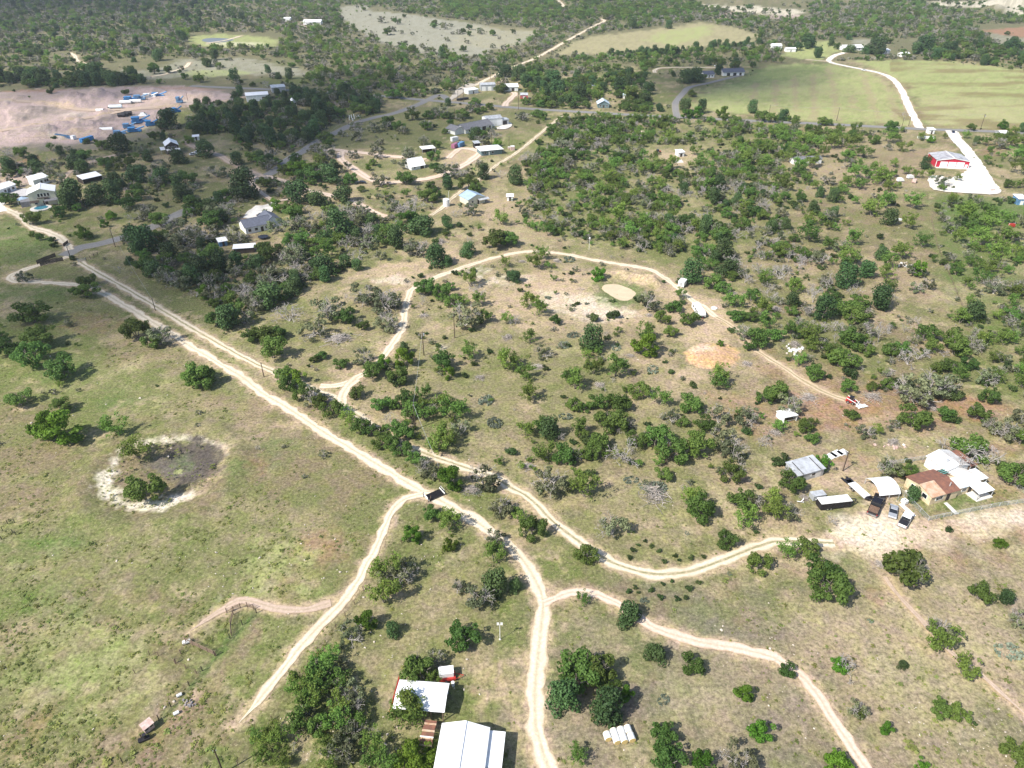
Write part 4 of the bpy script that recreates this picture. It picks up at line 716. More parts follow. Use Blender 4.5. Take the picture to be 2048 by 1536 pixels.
# Trees read off the photograph: x, y of the foot, crown width, kind. Each block is one tile: origin x, origin y, four units to a pixel
TILES = [
(512, 1152, "1020 225 230 M,1110 80 240 G,890 430 150 L,740 525 180 G,1100 490 115 J,1660 565 235 O,1640 130 130 G,1790 255 210 G,1920 185 170 J,600 700 170 M,480 700 130 M,690 740 110 G,400 890 220 M,520 860 240 O,660 880 190 M,330 940 150 M,460 1030 220 M,430 1070 170 M,640 960 160 G,670 1090 190 M,790 1010 190 G,800 1095 180 G,340 1250 190 M,420 1130 150 G,510 1260 180 O,660 1220 210 M,790 1200 180 M,780 1310 180 G,60 1390 150 M,30 1310 120 M,210 1510 150 M,200 1335 170 M,690 1410 210 G,560 1420 160 M,580 1540 170 M,950 1400 190 M,970 1290 120 D,900 1545 170 M,1040 1545 190 M,1290 1570 300 L,1420 1380 100 M,1300 830 240 O,1430 720 150 G,1430 860 110 M,1225 1190 250 M,1165 1165 190 M,1290 1150 190 M,1230 1120 200 M,310 1420 110 D,130 1270 120 M,60 1500 130 M,760 1480 140 G"),
(1024, 1152, "925 395 185 J,1140 695 170 J,1440 770 185 O,570 860 330 O,430 850 150 O,700 840 240 O,780 960 160 O,410 1075 225 J,745 1180 230 J,910 1008 115 L,1210 1310 190 O,1240 1515 240 O,1845 1002 130 L,1985 1305 180 L,1530 1560 180 L,1810 1540 250 G,530 1460 160 M,570 215 110 M,1490 70 45 B,1410 118 55 B,1320 198 50 B,1185 192 50 B,1110 133 45 B,1200 78 36 B,1280 55 32 B,935 143 45 B,1060 225 85 P,985 105 40 B,1010 140 30 B,20 130 90 J,1210 1030 120 P,1390 190 40 B"),
(1536, 1152, "470 200 290 O,1110 45 240 G,1680 200 180 O,1885 238 100 J,1360 590 230 M,1370 500 190 G,145 798 130 O,640 790 200 E,560 760 130 L,1070 742 85 J,1550 795 210 M,1370 1120 165 O,1510 1150 150 O,700 1130 140 G,720 1125 90 O,935 1268 100 L,545 1570 200 L,1975 1510 240 O,1220 1565 120 L,2010 420 170 G,1920 680 230 P,820 380 60 P,1650 1200 40 B"),
(1536, 768, "1050 1570 320 O,420 1560 220 O,380 1545 150 M,150 1390 150 M,310 1375 170 O,60 1095 170 M,30 975 140 M,160 1085 160 G,180 865 180 O,160 760 120 G,430 695 140 L,400 700 110 O,345 480 110 O,120 655 110 B,60 660 80 B,770 435 130 G,860 405 90 M,295 385 120 O,160 245 190 G,40 155 190 O,660 285 110 O,630 75 120 O,840 52 80 O,1200 180 300 G,1300 110 260 G,1140 120 180 G,1430 75 150 G,1150 362 220 O,1410 305 130 O,1660 295 160 O,1760 165 140 O,1720 335 60 B,1590 600 270 O,1540 660 380 E,1700 650 250 E,1110 642 60 B,960 760 190 G,1050 745 130 O,1130 745 110 O,940 720 85 L,1150 942 110 J,1900 455 220 G,2010 500 160 O,1950 825 230 O,2040 780 150 O,1860 700 110 O,1310 612 35 B,490 1110 110 E,1850 1310 100 L,1060 945 60 P,1440 1190 60 B,2010 330 140 G,1780 380 130 G,330 150 150 S,830 150 170 S,1310 225 110 S,50 420 110 S,1000 505 130 S,290 935 90 S,900 1480 120 S"),
(1024, 768, "150 135 160 M,500 45 140 M,1010 115 160 O,1180 175 150 M,1430 232 190 O,1640 45 150 M,2020 155 140 O,500 218 120 O,580 222 100 O,690 205 140 O,850 215 180 O,800 385 230 O,730 330 130 O,1000 505 160 O,1080 480 120 G,1160 525 200 O,1280 625 250 O,1265 300 120 G,1365 345 100 O,1540 385 150 O,1650 330 180 G,1660 500 190 G,1870 352 170 G,1890 285 130 G,1480 585 210 O,1760 610 180 G,1750 780 190 O,1830 740 130 D,110 425 130 M,250 380 140 O,300 462 140 J,540 410 120 M,560 450 110 O,700 535 160 O,640 612 150 O,540 600 100 M,210 600 120 M,280 620 170 M,420 645 190 O,500 620 120 G,320 895 250 G,580 915 210 M,460 850 100 M,900 620 260 E,950 645 60 B,1220 770 130 O,950 810 130 P,1060 860 110 P,1140 950 250 S,1150 900 200 P,800 1225 230 G,1500 1080 220 O,1440 960 150 M,1820 1005 180 O,1930 985 140 G,1860 1150 200 M,1710 1305 160 O,590 1425 180 O,160 1225 210 O,60 1100 110 M,20 1040 80 O,2000 500 120 E,430 300 120 P,700 40 110 S,125 695 130 S,1960 1495 190 O,1005 1305 32 B,1115 1315 42 B,970 1345 48 B,1175 1350 40 B,1300 1390 36 B,1435 1410 48 B,1530 1395 36 B,940 1405 42 B,1215 1435 42 B,1335 1422 30 B,1060 1270 36 B,1740 1536 50 P,1400 1210 50 P,1950 1200 40 B,860 400 60 D,1210 290 90 D"),
(512, 768, "270 55 120 O,380 135 150 O,450 165 150 G,520 195 130 O,610 265 150 O,700 250 90 M,750 330 140 M,840 395 140 O,910 420 120 O,1000 505 160 O,1090 525 160 O,1170 575 150 O,1280 660 140 O,1370 745 160 G,1190 445 150 O,1120 390 120 O,1020 382 60 O,1560 855 180 L,1510 765 110 L,1420 770 70 G,1830 845 230 G,1720 895 180 S,1960 1055 180 G,2025 1040 110 G,810 122 120 O,1000 222 150 O,1095 202 100 O,1210 175 140 O,1240 285 150 O,1340 130 120 M,1330 190 90 O,1350 302 150 M,1490 235 150 M,1580 295 200 M,1600 230 120 M,1460 545 220 M,1530 485 190 M,1630 425 150 G,1410 535 100 M,1080 325 120 D,1840 185 160 P,1910 365 160 P,1095 465 50 D,1410 1092 130 O,1550 1180 180 M,1540 1090 90 M,1260 1275 130 L,1555 1330 120 L,1900 1430 180 M,1930 1295 150 G,1060 1565 220 M,1180 1560 190 G,560 150 80 G,1760 890 110 P"),
(0, 768, "175 185 175 O,500 235 150 O,510 505 290 L,400 470 190 L,960 415 210 M,1120 605 210 M,1170 945 280 O,1640 35 180 O,1440 1370 40 W,1700 680 60 W"),
(0, 384, "280 1065 250 O,340 1245 260 O,80 1315 190 O,270 1405 250 O,510 1505 240 O,20 1195 90 O,1600 1560 230 O,690 855 190 O,710 770 130 O,1110 1190 200 O,1230 1250 150 O,1280 1240 200 G,210 725 110 G,680 392 115 L,1065 400 140 J,1150 505 190 J,1150 245 210 G,1290 285 160 O,900 232 80 L,840 292 60 L,1330 132 50 B,1460 90 160 J,270 272 120 O,270 362 60 O,330 392 60 O,420 402 50 B,440 452 60 B,480 222 130 O,80 115 140 O,600 130 150 J,780 135 160 J,920 110 150 J,1160 650 150 O,1360 685 90 L,1040 590 70 J,1250 700 150 J,1450 785 200 G,1530 750 150 J,1620 725 170 J,1700 560 200 O,1700 780 150 G,1640 862 100 L,1700 885 150 G,1900 870 240 E,1860 905 130 O,1740 1085 150 O,1830 1125 160 J,1960 1065 150 G,2020 1205 140 O,1570 165 200 O,1790 235 200 G,1680 305 200 O,1400 335 180 G,1450 445 200 G,1550 470 240 G,1650 385 200 G,1850 405 160 G,1930 435 150 G,1270 425 160 O,1960 85 200 J,1830 70 140 O,960 650 80 D"),
(512, 384, "90 1200 210 O,190 1180 120 O,150 1345 200 O,460 1175 190 G,600 1050 240 G,720 1065 150 O,525 1345 90 O,460 1368 70 O,685 1415 110 O,860 1395 150 G,855 1112 90 O,1040 1122 190 G,880 905 240 G,1015 965 260 G,1100 930 150 G,1430 612 150 J,1530 602 90 J,1700 532 130 J,1540 792 90 O,1330 905 110 D,1370 835 170 O,1490 875 140 O,1580 925 130 O,1720 765 140 M,1790 845 140 E,1670 915 90 M,1790 925 110 M,1670 1095 240 G,1830 1055 100 M,2010 1060 90 M,1990 1425 140 M,1510 1425 180 O,1710 1340 150 M,1190 1418 140 L,1190 1312 80 J,1140 1540 170 O,1020 1435 110 L,930 1505 150 O,1060 1425 90 G,250 1535 170 O,330 1560 150 L,1550 1505 90 L,1990 600 90 M,2036 725 70 J,560 685 170 J,310 835 160 J,100 940 220 J,270 1045 250 E,150 735 220 G,60 705 150 G,300 675 180 E,110 565 200 O,200 525 100 G,350 605 210 G,330 475 200 O,490 475 170 O,560 545 170 M,670 405 180 J,560 435 110 J,730 475 150 D,800 555 140 E,880 375 180 E,910 465 150 G,1040 425 160 O,1060 355 130 O,1210 275 150 L,1320 375 200 J,1130 475 120 J,1280 525 180 G,1330 485 140 E,1000 555 90 G,810 645 80 J,680 295 130 G,720 245 150 G,820 260 140 G,470 235 110 E,500 135 150 J,340 125 180 J,700 105 150 J,800 175 130 G,1080 165 130 G,1150 195 150 E,1270 175 220 E,1370 95 150 O,1590 205 80 E,1700 195 140 G,1960 265 130 M,170 175 90 L,200 335 180 G,280 195 70 M,1700 435 100 D,1900 465 200 O,2020 445 150 O,1530 300 90 J,1480 435 120 S,670 1235 220 S,1340 1015 90 S,1790 1510 100 S,2010 1195 110 S,1690 668 60 S"),
(1024, 384, "230 545 110 M,180 612 130 M,330 712 60 M,685 725 100 L,25 738 80 J,140 935 120 M,210 992 120 M,345 1065 90 O,30 1062 120 E,150 1222 130 M,240 1332 120 G,30 1405 120 M,120 1505 150 M,640 1295 150 J,650 1465 140 M,820 1485 170 M,870 1405 100 G,600 1340 90 M,1090 955 160 G,1000 892 60 B,1290 972 130 O,1345 865 90 M,1200 1062 120 O,1410 1082 140 O,1265 1162 110 O,1050 1175 150 M,1060 1335 180 L,1080 1260 120 M,460 1525 130 M,660 1045 80 B,1665 1242 50 L,1750 1132 60 B,1430 755 140 J,1600 785 150 O,1680 815 120 O,1780 935 150 M,1780 1045 120 O,1890 1042 110 O,2000 985 150 M,2040 1095 140 M,1860 1185 150 G,1960 1250 160 O,1890 1275 90 O,1650 1525 160 M,490 1185 120 P,420 1265 120 P,600 1195 90 P,830 1282 110 P,210 1428 110 S,1125 1465 130 P,945 1335 90 S,80 575 70 S,360 575 80 S,460 580 120 P,1880 1405 100 S,1100 1005 70 S,1340 740 60 B,700 880 50 P,600 910 50 P,800 895 45 B,290 870 70 P,570 1270 70 B"),
(1536, 384, "355 165 90 J,515 98 80 J,520 212 70 J,410 55 60 J,965 288 110 J,830 205 160 M,1110 295 110 M,330 395 200 M,320 285 140 M,480 305 80 M,135 312 70 J,490 465 110 M,650 435 130 M,570 485 120 G,640 595 180 M,900 555 100 J,1070 545 140 M,1235 455 130 M,1190 685 110 L,1170 685 120 G,770 705 110 J,950 625 130 M,950 705 140 M,940 805 110 M,610 785 150 J,1280 785 100 G,280 545 110 O,400 595 150 G,20 335 80 J,190 935 110 J,430 1055 150 J,620 995 190 O,720 945 150 O,890 965 150 J,1620 1065 150 J,1460 1245 200 O,1940 1025 120 O,660 1245 200 O,600 1175 120 G,700 1070 200 O,760 1165 150 G,330 1235 170 M,180 1145 120 O,50 1195 130 O,970 1315 130 O,1190 1345 170 E,1060 1290 110 O,780 1315 120 O,560 1415 200 O,670 1405 140 O,245 1395 110 M,370 1505 140 O,1250 1205 150 O,1300 1295 120 O,1430 1445 140 O,1600 1425 130 O,1720 1540 140 G,1560 235 130 M,1655 268 130 M,1720 225 110 M,1600 190 100 M,1690 445 150 M,1500 410 120 M,1760 300 180 M,1900 400 150 M,1850 560 180 M,1780 690 160 M,1680 740 140 M,1800 830 160 G,2000 840 180 G,1870 260 120 M,320 990 120 D,90 705 180 E,470 785 110 D,690 845 130 D,990 895 80 D,880 1205 130 D,960 1135 110 D,1090 1125 90 D,800 1265 120 D,1120 1390 180 E,160 560 110 D,1720 1500 100 D,540 1215 110 D,30 675 120 E,500 700 90 D,240 640 110 D,900 390 60 B,1300 530 40 B,215 1260 130 S,980 1460 90 S,60 970 120 S"),
(512, 0, "440 1470 200 O,350 1440 150 L,530 1440 80 O,240 1410 110 O,100 1370 120 G,50 1350 110 O,320 1310 100 O,560 1280 170 G,480 1240 130 G,190 1200 90 O,170 1330 80 O,960 1280 110 G,970 1210 80 G,940 1330 60 O,900 1370 50 L,1000 1500 140 G,1200 1490 140 O,1440 1390 100 O,1540 1440 180 G,1620 1420 120 E,1420 1290 110 O,1230 1300 120 G,1180 1360 90 G,1440 1200 90 O,1210 1260 80 G,1760 1130 130 J,1820 1110 80 O,1930 1180 70 L,1900 1110 110 E,1870 1090 90 G,800 1100 130 E,950 1070 110 G,1060 1020 110 O,1150 1060 100 O,650 950 110 O,860 920 130 O,800 900 90 O,420 1130 90 J,560 1140 120 O,510 1050 100 O,1560 730 90 O,1540 860 50 J,1750 850 90 O,1660 960 110 O,1690 910 80 G,1380 960 90 O,1250 970 110 O,1110 800 130 O,1480 930 120 G,1820 1450 90 J,1960 750 120 O,1990 640 110 J,690 1100 60 G,600 1500 160 J,760 1480 110 O,1700 1530 150 O,1400 1530 90 O,180 640 50 J,1490 480 60 J,1580 470 60 O,1390 440 90 G,1260 430 70 O,1130 200 60 O,1000 190 60 G,1420 230 50 O,1510 240 60 G,1620 280 50 G,1800 280 60 G,1530 335 40 G,1690 355 40 G,1180 390 80 G,1330 390 50 G"),
(0, 0, "1660 550 80 J,1240 600 80 O,1350 590 70 O,1760 550 60 O,1880 660 70 J,760 640 110 J,880 680 120 J,1070 660 90 J,600 580 60 O,680 580 80 O,790 560 70 O,410 760 60 B,1010 770 60 B,1900 1340 90 J,1440 1330 130 J,1660 1280 140 J,1510 1160 90 O,700 1160 60 B,770 1160 50 L,430 1120 40 B,410 1210 60 M,550 1220 60 G,100 1260 160 E,180 1270 110 O,830 1210 110 O,980 1240 150 J,1350 1060 160 J,1160 1260 120 G,1300 1400 140 G,1010 1370 150 O,840 1340 110 O,1480 1500 180 O,1100 1480 170 J,1300 1500 160 J,900 1480 150 G,480 1490 120 G,150 1500 60 O,620 1370 150 J,420 1410 120 G,300 1400 110 J,1240 1130 90 O,1980 1420 80 G,1740 1430 150 G"),
(1024, 0, "120 1340 70 O,390 745 65 J,280 780 50 J,210 630 70 J,160 620 60 O,330 690 100 J,60 660 100 J,960 240 60 J,1390 690 110 J,1470 680 110 J,1290 620 40 J,1650 610 70 J,1400 590 50 G,1510 920 70 J,1380 910 100 J,1440 780 70 O,1920 920 70 J,1060 860 130 J,1010 870 110 O,850 790 80 O,540 830 110 J,1990 980 110 O,1470 960 100 L,1680 960 90 L,1400 960 80 L,1250 240 50 J,30 1500 110 J,140 1420 60 J"),
(1536, 0, "120 980 110 J,30 990 90 O,200 990 90 O,430 1010 80 O,480 1010 70 O,390 1080 80 O,1620 1050 70 O,1870 1040 80 L,2030 1070 60 J,1250 1370 70 J,860 460 130 J,790 450 100 J,650 440 100 J,550 400 60 O,320 400 110 J,230 420 80 J,1240 440 130 J,1340 480 140 J,1450 480 110 O,1830 460 110 O,1730 520 80 O,1950 420 100 J,1600 470 110 O,1390 1530 60 O,1380 1500 110 G,1300 1150 60 L,1410 1110 50 M,1580 1110 60 M,1660 1160 50 J,1090 960 70 D,330 1180 110 M,400 1200 110 M,520 1200 130 M,660 1190 130 M,690 1150 120 M,840 1160 90 O,960 1150 120 M,980 1060 100 O,1090 1220 120 M,750 1270 140 M,620 1300 110 M,300 1180 120 M,120 1160 120 M,50 1110 110 M,1010 1340 80 M,870 1400 110 M,700 1430 110 M,900 1490 130 M,960 1530 120 M,1110 1400 80 M,1190 1430 80 M,620 1500 100 M,470 1490 110 G,300 1480 90 M,70 1500 130 M,150 1530 120 M,340 1350 140 M,230 1370 110 M,130 1300 110 M,1860 1200 120 G,1940 1180 110 M,1830 1130 60 M,2000 1400 140 M,1960 1300 130 M,1750 1300 60 M,780 1440 110 M"),
]
HSHIFT = {'O': .10, 'L': .14, 'J': .20, 'M': .06, 'G': .10, 'D': 0, 'E': .05, 'B': .2, 'P': .3, 'S': .25, 'W': .2}
TREES = []     # x, y, crown width m, kind, explicit
for ox, oy, txt in TILES:
    for it in txt.split(','):
        x, y, wpx, k = it.split(); x, y, wpx = ox + float(x) / 4, oy + float(y) / 4, float(wpx) / 4
        y -= wpx * HSHIFT[k]; X, Y, _ = G(x, y); TREES.append((X, Y, max(.8, wpx / pxm(y)), k, 1))

# Woods between them: (polygon in photo pixels, trees per 100 square metres, kinds, mean crown m); later ones override
ZONES = [
 ([(-900, -60), (3000, -60), (3000, 130), (1400, 130), (1050, 160), (700, 190), (330, 160), (0, 185), (-900, 185)], 1.15, 'OOMMMMGGGEEB', 5.6),
 ([(-900, -60), (520, -60), (520, 60), (300, 110), (0, 120), (-900, 120)], 1.25, 'OOMGGGJEEMB', 5.6),
 ([(860, -60), (1500, -60), (1480, 20), (1200, 40), (900, 35)], 1.4, 'OOMMMG', 6),
 ([(1060, 55), (1200, 45), (1110, 105), (1040, 125), (960, 130), (1000, 100)], 1.0, 'GGGMME', 6),
 ([(-900, 160), (240, 158), (330, 168), (60, 178), (-900, 186)], 1.2, 'OOJJ', 7.5),
 ([(215, 118), (560, 110), (640, 152), (520, 176), (330, 160), (215, 152)], .10, 'OOGJ', 7),
 ([(-900, 176), (60, 176), (520, 176), (440, 215), (330, 262), (170, 300), (0, 330), (-900, 340)], .015, 'B', 3),
 ([(376, 66), (565, 66), (560, 97), (376, 97)], 0, 'O', 6),
 ([(676, 8), (1080, 60), (1050, 88), (960, 112), (870, 112), (760, 86), (690, 50)], .05, 'OOG', 6.5),
 ([(1100, 114), (1180, 70), (1400, 42), (1525, 70), (1495, 90), (1250, 108)], 0, 'O', 6),
 ([(1120, 114), (1300, 104), (1420, 92), (1520, 84), (1530, 92), (1420, 104), (1300, 112)], 1.1, 'J', 4.5),
 ([(1050, 130), (1300, 112), (1520, 100), (1540, 112), (1400, 132), (1320, 132), (1290, 150), (1180, 140)], .9, 'MMMO', 5.5),
 ([(1310, 132), (1540, 124), (1540, 160), (1400, 180), (1390, 235), (1290, 228), (1300, 150)], .12, 'OJ', 6),
 ([(1390, 236), (1400, 178), (1480, 164), (1540, 128), (1660, 122), (1900, 120), (3000, 150), (3000, 275), (1860, 256), (1590, 243)], 0, 'O', 6),
 ([(1550, 125), (1560, 108), (1600, 82), (1700, 76), (1860, 78), (1860, 112), (1700, 118), (1650, 124)], .08, 'OJ', 7),
 ([(1880, 78), (1960, 84), (3000, 100), (3000, 150), (2050, 142), (1840, 120), (1830, 100)], .9, 'OOGJM', 6.5),
 ([(1940, 48), (3000, 44), (3000, 78), (2050, 80), (1960, 68)], 0, 'O', 6), ([(1975, 66), (3000, 80), (3000, 98), (1990, 95)], .05, 'O', 6),
 ([(1345, -60), (1560, -60), (1620, 20), (1620, 38), (1540, 38), (1400, 14)], .12, 'OG', 6), ([(1850, -60), (3000, -60), (3000, 40), (2030, 34), (1960, 22), (1850, 8)], .12, 'O', 6),
 ([(690, 112), (960, 130), (1050, 150), (1030, 212), (900, 200), (740, 190), (640, 182), (610, 160)], 1.2, 'OMMMMGGEB', 5.6),
 ([(890, 200), (940, 168), (1040, 168), (1060, 200), (1040, 216)], .05, 'O', 6),
 ([(1040, 160), (1290, 150), (1300, 228), (1050, 218)], 1.2, 'OOJMM', 7),
 ([(380, 218), (470, 192), (620, 182), (760, 190), (760, 226), (640, 270), (590, 305), (560, 335), (470, 322), (430, 300), (372, 282)], 2.4, 'JJJJOOGGE', 6),
 ([(640, 262), (720, 238), (900, 206), (1050, 222), (1100, 240), (960, 300), (880, 330), (700, 318), (640, 300)], .22, 'OOGG', 7),
 ([(160, 292), (250, 268), (340, 250), (375, 282), (340, 330), (370, 380), (300, 420), (130, 430), (140, 390), (100, 360), (20, 368), (0, 340), (80, 330)], 1.6, 'JJJOOGGEE', 6),
 ([(176, 330), (280, 324), (290, 352), (210, 372), (170, 360)], .1, 'J', 6), ([(350, 270), (460, 270), (520, 335), (500, 350), (440, 330), (360, 300)], .1, 'JO', 6),
 ([(140, 430), (360, 385), (440, 380), (330, 440), (200, 480), (140, 470)], .08, 'OG', 5),
 ([(330, 440), (420, 405), (540, 355), (600, 400), (660, 400), (840, 440), (660, 560), (480, 650), (320, 560), (240, 480), (300, 460)], 3.2, 'OOOJJGGGGJEEB', 5.4),
 ([(470, 420), (560, 405), (600, 470), (580, 505), (470, 500), (440, 480)], .12, 'OG', 5),
 ([(560, 340), (680, 320), (780, 360), (900, 350), (1000, 320), (1060, 400), (1010, 450), (860, 432), (700, 430), (620, 390)], .8, 'OOGGGGEJMB', 5.4),
 ([(880, 400), (1000, 380), (1020, 440), (900, 436)], .1, 'G', 5),
 ([(1050, 340), (1090, 262), (1140, 232), (1340, 240), (1600, 254), (1640, 300), (1620, 420), (1560, 470), (1480, 540), (1300, 510), (1100, 480), (1030, 456), (1060, 400)], 2.8, 'MMMMMOGGEB', 5.0),
 ([(1040, 330), (1120, 240), (1250, 250), (1260, 300), (1230, 330), (1100, 345)], 3.0, 'OOOOMEEG', 6),
 ([(1330, 360), (1480, 370), (1580, 400), (1660, 470), (1720, 600), (1600, 590), (1450, 560), (1360, 520), (1330, 450)], 2.8, 'OOJEEEEGGM', 5.4),
 ([(1280, 290), (1400, 290), (1390, 335), (1300, 335)], .1, 'M', 5),
 ([(1600, 256), (1850, 264), (1860, 330), (1860, 560), (1800, 600), (1620, 560), (1570, 440), (1620, 400), (1640, 310)], .75, 'MMMMGBB', 4.6),
 ([(1690, 400), (1860, 420), (1880, 640), (1790, 610), (1700, 500)], .2, 'MMG', 5), ([(1740, 310), (1850, 290), (1890, 300), (2000, 380), (2000, 400), (1860, 400)], .03, 'M', 4),
 ([(1990, 270), (3000, 290), (3000, 480), (2060, 470), (2010, 400), (1960, 300)], .7, 'MMMGO', 5.6),
 ([(1868, 400), (2010, 400), (2060, 470), (3000, 480), (3000, 900), (2100, 900), (2010, 790), (1900, 660)], 1.3, 'MMMMGGOB', 4.6),
 ([(1440, 575), (1780, 612), (1900, 700), (1990, 790), (1850, 790), (1640, 770), (1520, 690)], 1.1, 'OOGGGEEDMMB', 4.6),
 ([(2060, 880), (3000, 900), (3000, 1200), (2060, 1000)], .2, 'OM', 6),
 ([(-900, 440), (-40, 440), (-60, 1500), (-900, 1600)], .07, 'OM', 7),
 ([(2060, 1060), (3000, 1200), (3000, 1700), (2080, 1600)], .06, 'OMB', 6),
]
CLEAR = [(945, 262, 16), (993, 245, 14), (858, 300, 9), (836, 330, 14), (985, 305, 16), (915, 292, 8), (955, 295, 5), (980, 180, 16), (1020, 180, 16), (80, 392, 20), (75, 366, 12), (15, 384, 14), (186, 358, 13), (338, 295, 14), (525, 458, 15), (527, 476, 6), (490, 504, 9), (448, 490, 6), (950, 402, 11), (893, 410, 7), (1900, 322, 22), (1610, 325, 14), (1362, 310, 8), (1468, 145, 22), (1420, 150, 18), (1207, 212, 13), (2010, 270, 10), (1700, 98, 18), (1770, 103, 10), (1810, 112, 9), (1552, 95, 14), (1580, 101, 10), (518, 202, 16), (545, 182, 15), (2040, 402, 10), (1315, 304, 6), (1797, 440, 4), (1800, 366, 6), (1825, 366, 6), (1860, 384, 10), (620, 44, 20), (575, 42, 12), (1020, 335, 4), (715, 230, 10), (785, 242, 14), (1048, 192, 9), (945, 186, 10), (935, 195, 9), (392, 282, 5), (385, 308, 8), (2022, 452, 5), (270, 272, 20), (250, 268, 14), (300, 262, 14), (172, 292, 14), (130, 283, 14), (352, 234, 9), (186, 368, 12), (80, 412, 14), (345, 328, 18), (352, 345, 10), (190, 386, 13), (1440, 165, 16), (1470, 160, 16), (1700, 108, 14), (1208, 222, 14), (945, 275, 12), (995, 264, 12)]
def scatter():
    cell = {}; cs = 3.0; out = []
    def ok(X, Y, rad):
        n = int(rad // cs) + 1; i, j = int(X // cs), int(Y // cs)
        for a in range(i - n, i + n + 1):
            for b in range(j - n, j + n + 1):
                for (x, y, r) in cell.get((a, b), ()):
                    if (x - X) ** 2 + (y - Y) ** 2 < (.5 * (r + rad)) ** 2: return False
        return True
    def put(X, Y, r): cell.setdefault((int(X // cs), int(Y // cs)), []).append((X, Y, r))
    for X, Y, wd, k, e in TREES: put(X, Y, wd * .85)
    ZP = [(Ga(z[0]), z[1], z[2], z[3]) for z in ZONES]
    area_pts = []
    yy = 150.0
    # candidate points, a strip of ground at a time, one per 55 square metres where the woods are densest
    N = 220000
    Y = np.exp(rng.uniform(math.log(150), math.log(2250), N * 2)); keep = rng.random(len(Y)) < (Y / 2250) ** 1.0; Y = Y[keep][:N]
    U = rng.uniform(-.86, .86, len(Y)); X = U * (Y * CT + H * ST)
    # local candidate density
    dens = np.zeros(len(Y)); kind = np.zeros(len(Y), int); size = np.zeros(len(Y))
    for i, (P, d, ks, s) in enumerate(ZP):
        m = inpoly(P, X, Y); dens[m] = d; kind[m] = i; size[m] = s
    cand = len(Y) * (Y / 1.0) / np.sum(Y) if False else None
    # points per square metre of the sampling: N_kept / area, sampling pdf in Y is flat and in X ~ 1/width
    rate = len(Y) / (2100.0) / (1.72 * (Y * CT + H * ST))
    p = dens / 100.0 / rate
    cl = fbm(X, Y, 22, 77, 3); p = p * np.clip(.7 + 5 * (cl - .40), .25, 3.2)
    acc = rng.random(len(Y)) < p
    X, Y, kind, size = X[acc], Y[acc], kind[acc], size[acc]
    # keep off roads and buildings
    good = np.ones(len(X), bool)
    for nm, hw, mt, P in ROADW:
        S = np.vstack([P[::3], P[-1:]]); m = hw + 3.5
        sel = np.nonzero((X > P[:, 0].min() - m) & (X < P[:, 0].max() + m) & (Y > P[:, 1].min() - m) & (Y < P[:, 1].max() + m))[0]
        if len(sel): good[sel[segdist(S, X[sel], Y[sel]) < hw + 2.2]] = False
        if nm in ('gravel_road', 'driveway') and P[:, 1].max() > 500:
            dd = np.minimum(segdist(S, X, Y + 13), segdist(S, X, Y + 26)); good[(dd < hw + 5) & (Y > 380) & (rng.random(len(X)) < .8)] = False
    for cx, cy, rad in CLEAR:
        x0, y0, _ = G(cx, cy); q = np.hypot(X - x0, (Y - y0 + rad * .35) * .85) < rad; good &= ~q
    X, Y, kind, size = X[good], Y[good], kind[good], size[good] * .94
    for x, y, kd, s in zip(X, Y, kind, size):
        wd = s * rng.lognormal(0, .24); k = ZP[kd][2][rng.integers(len(ZP[kd][2]))]
        if k == 'B': wd = 2 + rng.random() * 2
        if k == 'D': wd *= .9
        if ok(x, y, wd * .56): put(x, y, wd * .56); out.append((x, y, wd, k, 0))
    return out
TREES += scatter()

KIND = {  # object name, category, noun, looks by size class, group
 'O': ('live_oak', 'tree', 'live oak', 'green'), 'L': ('leafy_tree', 'tree', 'leafy tree', 'bright lime green'), 'J': ('juniper_tree', 'tree', 'juniper', 'dark green'),
 'M': ('mesquite_tree', 'tree', 'mesquite', 'light green airy'), 'G': ('scrub_tree', 'tree', 'scrub tree', 'grey green twiggy'), 'D': ('dead_tree', 'tree', 'dead tree', 'bare bleached'),
 'E': ('bare_tree', 'tree', 'leafless tree', 'grey bushy'), 'B': ('shrub', 'shrub', 'shrub', 'low green'), 'P': ('prickly_pear_patch', 'cactus', 'prickly pear patch', 'grey green low'), 'S': ('brush_pile', 'brush pile', 'brush pile', 'grey cut branch'),
 'W': ('weed_clump', 'plant', 'weed clump', 'small green')}
PLURAL = {'O': 'live oaks', 'L': 'bright leafy trees', 'J': 'junipers', 'M': 'mesquites', 'G': 'twiggy scrub trees', 'D': 'dead trees', 'E': 'leafless grey trees', 'B': 'shrubs', 'P': 'prickly pear patches', 'S': 'brush piles', 'W': 'weed clumps'}
